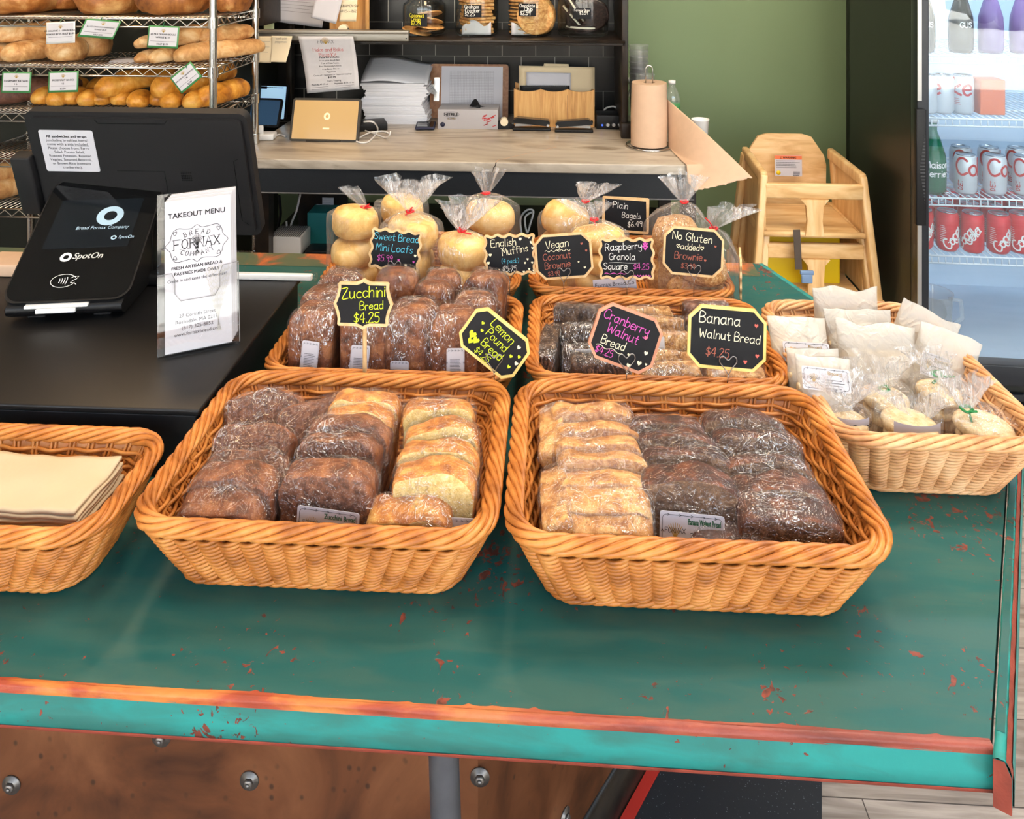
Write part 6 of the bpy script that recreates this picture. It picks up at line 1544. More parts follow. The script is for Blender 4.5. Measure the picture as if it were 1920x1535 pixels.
ck = [bun_mesh('cookie', .079, .013, 'cookie', 3, nz=.002), bun_mesh('cookie', .077, .012, 'cookie', 8, nz=.002)]
def cookie(nm, label, me, loc, rot, grp, sc=1):
    o = obj(nm, me, None, loc, rot); o.scale = (sc, sc, sc); return tag(o, label, 'cookie', grp)
p, R = jar('squat glass jar of coconut cookies with yellow lettered label', 796, 84, .150, (('Coconut', 'yellow', -.1), ('Crisp', 'yellow', -.15), ('$2.29', 'yellow', -.15)), (767, 801), (26, 50), 0)
for i, (dx, dy, dz, rx, ry) in enumerate(((-.03, -.02, .006, .1, .25), (.02, .02, .012, .0, -.1), (.025, -.03, .028, .1, -.12), (-.02, .02, .035, -.2, .5), (.02, -.02, .05, .1, -.28), (.015, .01, .072, .1, -.3))):
    cookie('coconut_cookie', 'golden coconut cookie in the squat jar, %s from the bottom' % ORD[i], ck[i % 2], (p.x+dx, p.y+dy, HS+.008+dz), (rx, ry, i), 'coconut cookies in the squat jar', .78)
p, R = jar('glass jar stacked with graham crackers, second along the hutch shelf', 894, 84, .21, (('Graham', 'white', -.05), ('Cracker', 'white', 0), ('$2.25', 'white', -.15)), (868, 903), (10, 33), 0)
gc = MB().box((0, 0, .006), (.118, .112, .012), b=.004).mesh('graham cracker', ['cookie'])
for i in range(11): cookie('graham_cracker', 'golden graham cracker in the second jar, %s from the bottom' % ORD[i], gc, (p.x+.004*math.sin(i*2), p.y+.004*math.cos(i*3), HS+.010+i*.0142), (0, .02*math.sin(i), .35+.12*math.sin(i*5)), 'graham crackers in the jar')
MB().sheet(lambda u, v: Vector((p.x-.055+u*.12, p.y-R*.86+.02*abs(u-.5), HS+.010+v*(.03+.03*abs(math.sin(u*4))))), 12, 4, .0006).build('parchment_sheet', 'white'); tag(bpy.data.objects['parchment_sheet'], 'white parchment scrap inside the graham cracker jar', 'paper')
p, R = jar('glass jar of chocolate chip cookies, third along the hutch shelf', 994, 84, .21, (('Chocolate', 'white', 0), ('Chip', 'white', .08), ('$2.59', 'white', -.1)), (971, 1005), (7, 31), 0)
for i in range(10): cookie('chip_cookie', 'flat golden cookie in the third jar, %s from the bottom' % ORD[i], ck[i % 2], (p.x-.012+.003*math.sin(i*2), p.y+.004*math.cos(i*3), HS+.010+i*.0145), (0, .03*math.sin(i), i), 'cookies stacked in the third jar', .98)
for i in range(3): cookie('chip_cookie', 'golden cookie standing upright in the third jar, %s from the front' % ORD[i], ck[i % 2], (p.x+.022+.012*i, p.y-.052+.022*i, HS+.084), (PI/2-.12, 0, .25+.25*i), 'cookies standing in the third jar', .98)
MB().sheet(lambda u, v: Vector((p.x-.075+u*.09, p.y-R*.80+.02*abs(u-.5), HS+.010+v*(.02+.03*abs(math.cos(u*3))))), 12, 4, .0006).build('wax_paper', 'white'); tag(bpy.data.objects['wax_paper'], 'white wax paper scrap inside the chocolate chip jar', 'paper')
p, R = jar('glass jar of dark sandwich cookies with cream filling, last on the hutch shelf', 1093, 98, .21, (('Fornax Oreo', 'white', 0), ('$3.59', 'white', .1)), (1074, 1108), (16, 36), 0)
dk = bun_mesh('dark cookie', .070, .010, 'cookie_dark', 3, nz=.0015); fi = MB().lathe([(0, 0), (.066, 0), (.067, .004), (.066, .008), (0, .008)], 28).mesh('filling', ['filling'])
def oreo(label, loc, rot):
    t = thing('sandwich_cookie', label, 'cookie', loc, rot, 'sandwich cookies in the last jar')
    obj('wafer', dk, t, (0, 0, 0)); obj('filling', fi, t, (0, 0, .0095)); obj('wafer', dk, t, (0, 0, .017))
for i, (dx, dy, dz, rx, ry, lb) in enumerate(((-.045, -.02, .10, 0, 1.0, 'leaning left with its filling showing, upper'), (-.048, .02, .055, 0, .85, 'leaning left, lower'), (.035, -.035, .075, -1.25, .25, 'facing out at the right'), (.0, -.035, .065, -1.3, -.1, 'standing in the middle'), (.03, .03, .070, -1.35, .2, 'standing behind'), (-.005, .02, .012, .0, .05, 'lying at the bottom'), (.0, -.005, .135, -.9, -.5, 'on top'))):
    oreo('dark sandwich cookie in the last jar, %s' % lb, (p.x+dx, p.y+dy, HS+.010+dz), (rx, ry, 0))

# ticket rail with papers
RZ = HC-(68+100)*3.06/FPX; rl = aty(477, 66, 3.07); rr_ = aty(767, 70, 3.07); rw = rr_.x-rl.x
rail = thing('ticket_rail', 'long aluminium ticket rail along the front of the hutch shelf', 'ticket rail', (rl.x, 3.075, rl.z))
mb = MB(); mb.box((rw/2, 0, .016), (rw, .034, .014), b=.003); mb.build('upper_channel', 'alu', rail)
mb = MB(); mb.box((rw/2, .008, -.006), (rw-.006, .018, .030), b=.002); mb.build('back_plate', 'alu', rail)
for e in (.012, rw-.012): MB().cyl((e, -.0012, -.010), (e, .0, -.010), .003, 12).build('screw', 'black_plastic', rail)
def paper(name, label, quad, Y, m='white', bow=0, writer=None, cat='paper', thick=.0006, wave=0, lean=(0, 0)):
    """sheet seen with corners at four pixels (top left, top right, bottom right, bottom left)"""
    q = [aty(x, y, Y+(lean[0] if i < 2 else lean[1])) for i, (x, y) in enumerate(quad)]; c = sum(q, Vector())/4; q = [v-c for v in q]
    f = lambda u, v, l=0: q[3].lerp(q[2], u).lerp(q[0].lerp(q[1], u), v)+Vector((0, bow*math.sin(v*PI)+wave*math.sin(u*5+v*3)-l, 0))
    o = tag(MB().sheet(lambda u, v: f(1-u, v), 12, 14, thick).build(name, m, None, c), label, cat)
    if writer:
        w = (q[1]-q[0]).length; h = (q[0]-q[3]).length
        mp = lambda x, y, l: f(x/w+.5, y/h+.5, .0014+l); writer(o, w, h, mp)
    return o
def scribble(n, m='ink', x0=-.4, x1=.4, y0=.38, dy=.1, wd=.0012, seed=1):
    def f(o, w, h, mp):
        mb = MB(); lines(mb, x0*w, x1*w, y0*h, dy*h, n, wd, mp, seed=seed); mb.build('print', m, o)
    return f
def notes(o, w, h, mp):
    mb = MB(); stroke_text(mb, 'well with', 0, .36*h, h*.09, .0008, mp, slant=.2); stroke_text(mb, 'pepperoni', -.02*w, .24*h, h*.09, .0008, mp, slant=.2); mb.build('handwriting', 'grey_ink', o)
paper('sticky_note', 'cream handwritten note hanging from the left end of the ticket rail', [(486, 68), (511, 68), (508, 118), (484, 117)], 3.052, 'cream_paper', writer=scribble(3, 'grey_ink', y0=.3, dy=.2))
paper('sticky_note', 'cream note with pencil writing overlapping the first on the ticket rail', [(509, 67), (548, 68), (536, 117), (506, 116)], 3.046, 'cream_paper', bow=.006, writer=notes)
def kit(o, w, h, mp):
    mb = MB(); stroke_text(mb, 'FORNAX', -.02*w, .37*h, h*.058, .0011, mp, sm=False, gap=2.4)
    font_text(mb, 'Pizza Kit Includes', 0, .10*h, h*.05, mp, bold=.02)
    for k, s_ in enumerate(('14 oz pizza dough Ball,', '7 oz of Pizza Sauce,', '8 oz Mozzarella Cheese,', '6 oz Bacon Bits or', 'Pepperoni')): font_text(mb, s_, 0, (.045-.052*k)*h, h*.040, mp)
    font_text(mb, 'Choice of 3 Vegetables or Pepperoni toppings', .02*w, -.215*h, h*.036, mp); font_text(mb, '$10.99', 0, -.265*h, h*.05, mp, bold=.02); font_text(mb, 'Extra Topping', .04*w, -.325*h, h*.042, mp)
    font_text(mb, 'Meats $2.49 1/2 oz', -.24*w, -.375*h, h*.038, mp, bold=.015); font_text(mb, 'Vegetables $1.75 1/2 oz', .22*w, -.375*h, h*.036, mp, bold=.015)
    lines(mb, -.40*w, -.06*w, -.41*h, .034*h, 2, .001, mp, seed=3); lines(mb, .05*w, .42*w, -.41*h, .034*h, 2, .001, mp, seed=4); mb.build('print', 'ink', o)
    mb = MB(); stroke_text(mb, 'Make and Bake', 0, .225*h, h*.065, .0013, mp, sm=False); stroke_text(mb, 'Pizza Kit', -.02*w, .13*h, h*.065, .0013, mp, sm=False); mb.build('red_title', 'red_ink', o)
    mb = MB()
    for k in range(9): a = PI/2+(k-4)*.25; ribbon(mb, [(-.02*w, .36*h), (-.02*w+math.cos(a)*.020, .385*h+math.sin(a)*.022)], .0014, mp)
    mb.build('wheat_mark', 'gold_ink', o)
paper('pizza_kit_poster', 'white Make and Bake Pizza Kit poster hanging from the ticket rail', [(559, 68), (662, 68), (674, 167), (576, 175)], 3.05, 'paper', bow=.012, writer=kit, cat='poster', lean=(0, .03))
# what stands above the rail
AZ = HS+.001
paper('printed_sheet', 'tall white printed sheet leaning on the hutch back above the ticket rail', [(512, -60), (622, -60), (604, 52), (513, 40)], 3.30, 'white', writer=scribble(9, 'grey_ink', y0=.2, dy=.06, seed=5))
paper('green_note', 'small pale green slip leaning behind the white marker', [(494, 22), (514, 22), (514, 56), (495, 56)], 3.24, 'green_note')
paper('postcard', 'blank white postcard with red and blue stripe above the ticket rail', [(600, -40), (652, -40), (630, 45), (583, 33)], 3.18, 'white', writer=lambda o, w, h, mp: [MB().box((.01, -.004, .012), (w*.7, .001, .006)).build('red_stripe', 'red_ink', o), MB().box((.01, -.004, .022), (w*.7, .001, .012)).build('blue_stripe', 'lcd', o)])
paper('order_slip', 'cream order slip with capitals scribbled on it, beside the postcard', [(640, -30), (672, -30), (668, 40), (636, 40)], 3.20, 'cream_paper', writer=lambda o, w, h, mp: (lambda mb: (stroke_text(mb, 'CINNAMON SW', 0, -.12*h, h*.07, .001, mp), stroke_text(mb, 'WH 5-1-1862', 0, -.26*h, h*.07, .001, mp), mb.build('handwriting', 'ink', o)))(MB()))
tag(MB().box((0, 0, .2), (.016, .016, .42), b=.002).build('wooden_upright', 'bamboo', None, (aty(689, 40, 3.30).x, 3.30, AZ)), 'thin upright wooden edge of a pin board above the ticket rail', 'board')
tag(MB().box((0, 0, .2), (.17, .010, .42)).build('pin_board', 'bamboo', None, (aty(655, 40, 3.32).x, 3.322, AZ)), 'wooden pin board at the back of the hutch shelf behind slips', 'board')
def marker(name, label, px0, py0, px1, py1, Y, r, m, capm):
    a = aty(px0, py0, Y); b = aty(px1, py1, Y-.03); a.z = AZ+r; b.z = AZ+r
    t = thing(name, label, 'pen', a); d = b-a; MB().cyl((0, 0, 0), d*.7, r, 14).build('barrel', m, t); MB().cyl(d*.7, d, r*1.08, 14, r1=r*.8).build('cap', capm, t)
marker('marker_pen', 'fat white marker lying on the hutch shelf over the rail', 503, 36, 552, 50, 3.17, .010, 'white_plastic', 'red_tie')
marker('marker_pen', 'black pen lying in front of the white marker', 506, 50, 556, 52, 3.12, .006, 'black_plastic', 'black_plastic')
marker('marker_pen', 'dark red pen lying beside the black tape dispenser', 538, 46, 572, 52, 3.14, .005, 'red_tie', 'black_plastic')
def tape_dispenser(label, loc, sc=1):
    t = thing('tape_dispenser', label, 'tape dispenser', loc, (0, 0, .1)); t.scale = (sc, sc, sc)
    prof = [(-.06, 0), (.06, 0), (.062, .012), (.05, .03), (.028, .034), (.012, .055), (-.03, .058), (-.055, .045), (-.062, .02)]
    MB().prism(prof, .042, X=TR((0, .021, 0), (PI/2, 0, 0))).build('body', 'black_plastic', t)
    MB().cyl((-.012, -.024, .048), (-.012, .024, .048), .026, 24).build('tape_roll', 'cream_paper', t); MB().box((.045, 0, .036), (.012, .03, .006)).build('cutter', 'steel', t)
tape_dispenser('black tape dispenser on the hutch shelf above the ticket rail', (aty(648, 56, 3.14).x, 3.14, AZ), .72)
box_c = tag(MB().box((0, 0, .012), (.10, .03, .024), b=.003).build('cream_box_cutter', 'cream_paper', None, (aty(726, 50, 3.14).x, 3.14, AZ), (0, -.12, .2)), 'cream handled tool lying tilted beside the squat jar', 'tool')
tag(MB().cyl((0, 0, .008), (.13, -.02, .008), .008, 14).build('rolled_paper', 'cream_paper', None, (aty(575, 52, 3.13).x, 3.13, AZ)), 'thin rolled cream paper lying on the hutch shelf', 'paper')

# things on the marble
def tablet(name, label, quad_b, quad_t, w, h, Y, px, pyb, lean, yaw, case, screen, extra=None, t_=.010):
    p = atz(px, pyb, MZ); t = thing(name, label, 'tablet', (p.x, p.y, MZ+.001), yaw)
    X = TR((0, 0, 0), (PI/2-LN(lean), 0, 0))
    MB().prism(rrect(w, h, .012, 5, 0, h/2), t_, X=X @ TR((0, 0, -t_))).build('case', case, t, auto=40)
    MB().prism(rrect(w-.018, h-.018, .003, 2, 0, h/2), .0008, X=X).build('screen', screen, t)
    MB().box((0, .045, .004), (w*.5, .10, .008), b=.002).build('stand_foot', case, t); MB().box((0, .062, h*.3), (w*.4, .004, h*.62), X=TR((0, 0, 0), (LN(24), 0, 0)) if False else None).build('stand_leg', case, t)
    if extra: extra(t, X, w, h)
    return t
def gold_extra(t, X, w, h):
    mp = flat_map(X @ TR((0, 0, .0012))); mb = MB(); ring_logo(mb, .006, h*.58, .014, mp, sx=.9); mb.build('ring_logo', 'lcd_logo', t); mb = MB(); mb.box((.006, h*.30, .0012), (.026, .006, .0004), X=X); mb.build('screen_bar', 'lcd_logo', t)
def blue_extra(t, X, w, h):
    mb = MB(); mb.box((-.0, h*.90, .0011), (.026, .010, .0004), X=X); lines(mb, -w*.42, w*.42, h*.905, 1, 1, .003, flat_map(X @ TR((0, 0, .0012)))); mb.build('screen_bar', 'black_gloss', t)
tablet('tablet', 'tablet with a gold lit screen in a thick dark case, standing on the marble', 0, 0, .272, .165, 0, 606, 266, 18, -.03, 'dark_case', 'lcd_gold', gold_extra, .016)
tablet('tablet', 'tablet with a pale blue lit screen behind the dark blue one', 0, 0, .220, .155, 0, 490, 226, 12, -.08, 'black_plastic', 'lcd', blue_extra)
tablet('tablet', 'smaller tablet with dark blue screen on a white dock beside the till', 0, 0, .205, .120, 0, 478, 238, 22, -.10, 'black_plastic', 'lcd_dark')
dock = thing('charging_dock', 'white charging dock holding the dark blue tablet', 'dock', atz(494, 264, MZ), .1)
MB().box((0, .03, .012), (.075, .06, .024), b=.006).build('dock_base', 'white_plastic', dock); MB().box((-.012, .012, .030), (.018, .012, .055), b=.005).build('dock_tab', 'white_plastic', dock)
MB().prism([(-.055, 0), (.055, 0), (.06, .02), (.045, .055), (-.045, .055), (-.06, .02)], .05, X=TR((0, .06, 0), (PI/2, 0, 0))).build('dark_stand', 'dark_grey', None, (aty(620, 205, 3.22).x, 3.22, MZ)); tag(bpy.data.objects['dark_stand'], 'dark grey stand foot behind the gold lit tablet', 'stand')
box_at('black_device', 'flat black device behind the gold tablet edge', 'device', 700, 246, MZ, 54, .030, .10, 'black_plastic', .35)
z_ = MZ+.004
cable('white_cable', 'white charging cable looping out of the gold lit tablet', [aty(682, 228, 3.04), aty(700, 229, 3.03), atz(708, 245, z_), atz(690, 266, z_), atz(668, 264, z_), atz(690, 250, z_), atz(716, 246, z_), atz(728, 249, z_)], .0035, 'white_plastic')
cable('white_cable', 'second white cable with upturned end on the marble beside the gold tablet', [atz(676, 242, z_), atz(705, 252, z_), atz(722, 258, z_), aty(730, 254, 2.98), aty(732, 246, 2.98)], .0032, 'white_plastic')
cable('white_cable', 'short white cable from the white dock to the gold tablet', [atz(512, 257, z_), atz(524, 252, z_), atz(535, 256, z_)], .0035, 'white_plastic')
# stack of printed paper
ps = thing('paper_stack', 'tall uneven stack of white printed paper on the marble against the tiles', 'paper stack', (aty(737, 236, 3.27).x, 3.27, MZ), 0)
rnd = random.Random(5); hS = .172; mb = MB(); z = 0
for k in range(30):
    h_ = hS/30; sl = .012*math.sin(k*.35)+rnd.uniform(-.004, .004); mb.box((sl, .115+rnd.uniform(-.004, .004), z+h_/2), (.268+rnd.uniform(-.01, .006), .21, h_*.93)); z += h_
o = mb.build('stacked_sheets', 'sheets', ps); o['kind'] = 'stuff'
mb = MB(); mb.sheet(lambda u, v: Vector(((u-.5)*.285, .02+.19*v**1.5, hS+.002+.085*v-.02*u*v+.008*math.sin(u*5))), 12, 8, .0008); top = mb.build('curled_top_sheet', 'sheets', ps)
mb = MB(); mp = lambda x, y, l: Vector((x, .018+.19*(y)**1.5, hS+.0045+.085*y-.02*(x/.285+.5)*y+.008*math.sin((x/.285+.5)*5)))
for k, x0 in enumerate((-.125, -.03, .06)): lines(mb, x0, x0+.075, .9, .11, 6, .0012, lambda x, y, l: mp(x, y, l), seed=k)
mb.build('print', 'grey_ink', top)
# clipboard lying on its side against the tiles
cb = thing('clipboard', 'brown clipboard with gridded sheet standing on its side against the tiles', 'clipboard', (aty(880, 226, 3.43).x, 3.40, MZ+.001), 0)
Xc = TR((0, 0, 0), (PI/2-LN(10), 0, 0)); cw, chh = .345, .235
MB().prism(rrect(cw, chh, .014, 4, 0, chh/2), .004, X=Xc @ TR((0, 0, -.004))).build('board', 'board', cb)
MB().prism(rrect(cw-.075, chh-.016, .001, 1, .012, chh/2-.002), .002, X=Xc).build('sheet', 'white', cb)
mb = MB(); mp = flat_map(Xc @ TR((0, 0, .0024)))
for k in range(30): ribbon(mb, [(-.085+k*.0066, .03), (-.085+k*.0066, .205)], .0006, mp)
for k in range(27): ribbon(mb, [(-.085, .03+k*.00673), (.107, .03+k*.00673)], .0006, mp)
mb.build('grid_lines', 'grey_ink', cb)
mb = MB(); mb.prism([(-.012, -.05), (.012, -.05), (.012, .05), (-.012, .05), (-.012, .022), (-.035, .016), (-.040, .006), (-.040, -.006), (-.035, -.016), (-.012, -.022)], .012, X=Xc @ TR((-.142, chh*.53, 0))); mb.tube([(-.048+.009*math.cos(k*PI/6), .009*math.sin(k*PI/6), .008) for k in range(12)], .0016, 6, True, X=Xc @ TR((-.142, chh*.53, 0))); mb.build('clip', 'chrome', cb)
ph = thing('phone', 'navy phone lying on the marble beside the paper stack', 'phone', atz(798, 238, MZ+.003), .1)
MB().box((0, .0, .006), (.080, .11, .012), b=.005).build('case', 'navy', ph); MB().box((0, -.0, .0124), (.068, .098, .001)).build('screen', 'black_gloss', ph)
gb = thing('glove_box', 'pale grey box of nitrile gloves with a black glove pulled out', 'glove box', atz(877, 242, MZ), 0)
MB().box((0, .06, .040), (.248, .12, .080), b=.001).build('carton', 'grey_card', gb)
mb = MB(); mp = lambda x, y, l: Vector((x, -.0006-l, y)); ribbon(mb, [(-.068+.033*math.cos(k*PI/12), .060+.011*math.sin(k*PI/12)) for k in range(25)], .0016, mp); mb.build('oval_outline', 'grey_ink', gb)
mb = MB(); font_text(mb, 'NITRILE', -.068, .0545, .0165, mp, bold=.04); mb.build('brand_print', 'ink', gb)
mb = MB(); font_text(mb, 'GLOVES', -.068, .040, .010, mp, bold=.03); mb.build('yellow_print', 'gold_ink', gb); MB().lathe([(.010, 0), (.010, .0006), (0, .0006)], 24, X=TR((-.104, -.0006, .018), (PI/2, 0, 0))).build('round_mark', 'navy', gb)
mb = MB()
for k in range(16): r_ = random.Random(k); x = .055+r_.uniform(0, .05); y = .012+r_.uniform(0, .045); ribbon(mb, [(x, y), (x+.012, y+.004)], .003, mp)
mb.build('photo_print', 'red_ink', gb)
mb = MB(); mb.grid(lambda u, v: Vector((.03+.06*(u-.5)+.02*math.sin(v*3+u*4), .05+.03*(v-.5), .081+.030*math.sin(u*PI)*math.sin(v*PI)+.006*math.sin(u*12+v*7)*math.sin(u*PI))), 16, 12); mb.build('glove', 'black_matte', gb)
tape_dispenser('black tape dispenser on the marble between glove box and bamboo organizer', atz(948, 243, MZ)+Vector((0, .02, 0)), .62)
# bamboo organizer with folders, staplers in front
og = thing('desk_organizer', 'bamboo desk organizer with wavy front edge on the marble', 'organizer', atz(1039, 238, MZ), 0)
ow, oh = .335, .158
def wavy(w, h, n=3): return [(-w/2, 0), (w/2, 0)]+[(w/2-w*k/60, h-.012*abs(math.sin(PI*n*k/60))**.7*(1 if True else 0)) for k in range(61)]
MB().prism(wavy(ow, oh), .010, X=TR((0, .010, 0), (PI/2, 0, 0))).build('front_board', 'bamboo', og); MB().prism(wavy(ow, oh*1.06), .010, X=TR((0, .115, 0), (PI/2, 0, 0))).build('back_board', 'bamboo', og)
for e in (-1, 1): MB().box((e*(ow/2-.005), .0575, oh*.46), (.010, .095, oh*.92)).build('end_board', 'bamboo', og)
MB().box((0, .0575, .004), (ow, .10, .008)).build('floor_board', 'bamboo', og)
for e in (-.055, .055): MB().box((e, -.0002, oh*.42), (.0016, .0008, oh*.84)).build('front_joint', 'board', og)
og0 = og.location
paper('folder', 'manila folder with handwriting standing in the bamboo organizer', [(973, 123), (1115, 126), (1115, 200), (973, 200)], og0.y+.085, 'manila', cat='folder', thick=.003, writer=lambda o, w, h, mp: (lambda mb: (stroke_text(mb, 'ele form', .36*w, -.25*h, .018, .0016, mp, rot=PI/2), stroke_text(mb, 'order for', .415*w, -.25*h, .018, .0016, mp, rot=PI/2), stroke_text(mb, '(Farm)', .468*w, -.22*h, .018, .0016, mp, rot=PI/2), mb.build('handwriting', 'ink', o)))(MB()))
paper('folder', 'manila folder tab rising behind the handwritten folder', [(1020, 119), (1066, 120), (1080, 200), (1000, 200)], og0.y+.097, 'manila', cat='folder', thick=.002)
paper('paper_sheet', 'white sheet standing in front of the manila folder', [(987, 135), (1070, 137), (1070, 200), (987, 200)], og0.y+.070, 'white', cat='paper')
nb = paper('notebook', 'spiral notebook tucked behind the wavy bamboo front', [(975, 160), (1068, 160), (1068, 200), (975, 200)], og0.y+.045, 'black_plastic', cat='notebook', thick=.008)
mb = MB(); w_ = aty(1065, 160, og0.y).x-aty(978, 160, og0.y).x
for k in range(22): mb.tube([(-w_/2+w_*k/21+.003*math.cos(a*PI/4), -.004+.006*math.sin(a*PI/4), .043+.001*a*.3) for a in range(8)], .0012, 5, True)
mb.build('spiral', 'chrome', nb)
def stapler(label, px, pyb, yaw):
    t = thing('stapler', label, 'stapler', atz(px, pyb, MZ), yaw)
    MB().box((0, 0, .006), (.155, .040, .012), b=.004).build('base', 'black_plastic', t)
    MB().prism([(-.070, .0), (.075, .0), (.078, .010), (.06, .022), (-.066, .024), (-.074, .014)], .034, X=TR((0, .017, .026), (PI/2, -.09, 0))).build('arm', 'black_gloss', t)
    MB().box((-.004, 0, .0255), (.14, .016, .010), X=TR(rot=(0, .06, 0))).build('magazine', 'steel', t); MB().cyl((-.066, -.020, .024), (-.066, .020, .024), .005, 14).build('hinge_pin', 'chrome', t)
stapler('black stapler before the bamboo organizer, hinge towards the other stapler, left', 997, 244, PI); stapler('black stapler before the bamboo organizer, right of the first', 1076, 247, 0.0)
mx = thing('audio_box', 'small black audio box with three knobs beside the hutch post', 'audio box', atz(1143, 243, MZ), 0)
MB().box((0, .05, .030), (.108, .10, .056), b=.003).build('case', 'black_plastic', mx)
for k in range(3): MB().cyl((-.008+k*.024, -.001, .022), (-.008+k*.024, -.014, .022), .0085, 16, r1=.007).build('knob', 'steel', mx)
MB().lathe([(.004, 0), (.003, .003), (0, .004)], 12, X=TR((-.030, -.0005, .018), (PI/2, 0, 0))).build('blue_light', mat('lit blue indicator', (60, 90, 230), .4, emit=(60, 100, 255), estr=2), mx)
cable('white_cable', 'pale cable arching behind the small black audio box', [aty(1130, 214, 3.36), aty(1136, 203, 3.38), aty(1152, 200, 3.40), aty(1160, 210, 3.40), aty(1166, 218, 3.36)], .004, 'white_plastic')
cable('white_cable', 'pale cable running along the wall right of the hutch post', [aty(1176, 186, 3.45), aty(1182, 165, 3.47), aty(1178, 145, 3.48)], .004, 'white_plastic')
# paper towel
pt = thing('paper_towel_holder', 'chrome wire paper towel holder with looped top on the marble end', 'holder', atz(1217, 274, MZ), 0)
R0 = .068; th = .232
mb = MB(); mb.tube([(.085*math.cos(a*PI/20), .085*math.sin(a*PI/20), .004) for a in range(40)], .0032, 8, True); mb.tube([(-.085, 0, .004), (.085, 0, .004)], .0028, 6); mb.build('base_ring', 'chrome', pt)
mb = MB(); mb.tube([(-.013, 0, .004), (-.013, 0, th+.055)]+[(-.013*math.cos(a*PI/10), 0, th+.055+.016*math.sin(a*PI/10)) for a in range(1, 10)]+[(.013, 0, th+.055), (.013, 0, .004)], .0026, 8); mb.build('looped_rod', 'chrome', pt)
roll = thing('paper_towel_roll', 'roll of brown kraft paper towel with its loose end hanging over the edge', 'paper roll', pt.location+Vector((0, 0, .008)), 0)
mb = MB(); mb.lathe([(.022, 0), (R0, 0), (R0*1.0, th*.5), (R0*.96, th), (.022, th), (.022, 0)], 48); mb.build('roll', 'kraft', roll, auto=40)
o_ = roll.location
A0 = aty(1251, 186, o_.y-.01)-o_; A1 = aty(1253, 285, o_.y-.02)-o_; B0 = aty(1411, 333, 2.62)-o_; B1 = aty(1303, 358, 2.64)-o_
def tw(u, v):
    a = A1.lerp(A0, v); b = B1.lerp(B0, v); p = a.lerp(b, u)
    p += Vector((0, -.05*math.sin(u*PI)*(1-v*.6), .012*math.sin(u*PI)*(v-.4)))
    if o_.y+p.y > 2.708: p.z = max(p.z, MZ+.004-o_.z)      # lies over the marble edge
    if u > .96: p += Vector((0, 0, .004*mnoise.noise(Vector((v*40, 1, 2)))))+(b-a).normalized()*.006*mnoise.noise(Vector((v*55, 4, 2)))
    return p
MB().sheet(tw, 30, 30, .0006).build('loose_end', 'kraft', roll)
# cups and bottle right of the hutch
def cup_stack(label, px, pyb, Y, r, h, n, m='clear_cup'):
    p = aty(px, pyb, Y); t = thing('cup_stack', label, 'cups', (p.x, Y, MZ))
    for k in range(n): MB().lathe([(r*.8, 0), (r, h*.8), (r*1.04, h*.8), (r*1.04, h*.82)], 24).build('cup', m, t, (0, 0, .02+k*h*.16))
    MB().lathe([(0, .0), (r*.8, 0), (r*.98, h*.75), (r*1.02, h*.76)], 24).build('cup', m, t)
cup_stack('tall stack of clear plastic cups behind the paper towel', 1198, 200, 3.34, .040, .15, 9); cup_stack('shorter stack of clear cups behind the towel holder loop', 1210, 205, 3.22, .038, .13, 6)
bt = thing('water_bottle', 'clear water bottle behind the paper towel sheet', 'bottle', (aty(1260, 200, 3.20).x, 3.20, MZ))
MB().lathe([(0, 0), (.031, 0), (.033, .01), (.032, .06), (.0335, .08), (.032, .10), (.033, .13), (.024, .165), (.013, .185), (.013, .195)], 28).build('bottle_body', 'clear_cup', bt); MB().lathe([(.0145, .195), (.0145, .210), (0, .211)], 20).build('cap', 'white_plastic', bt); MB().lathe([(.0332, .085), (.0334, .12)], 28).build('label_band', 'green_card', bt)
wc = thing('plastic_cup', 'translucent white plastic cup standing on the far end of the marble', 'cup', (aty(1313, 240, 2.86).x, 2.86, MZ))
MB().lathe([(0, .004), (.020, .004), (.020, 0), (.022, 0), (.030, .124), (.032, .126), (.032, .129), (.029, .128), (.021, .010), (0, .009)], 32).build('cup_body', 'white_plastic', wc)
wc.location.z = MZ+.0
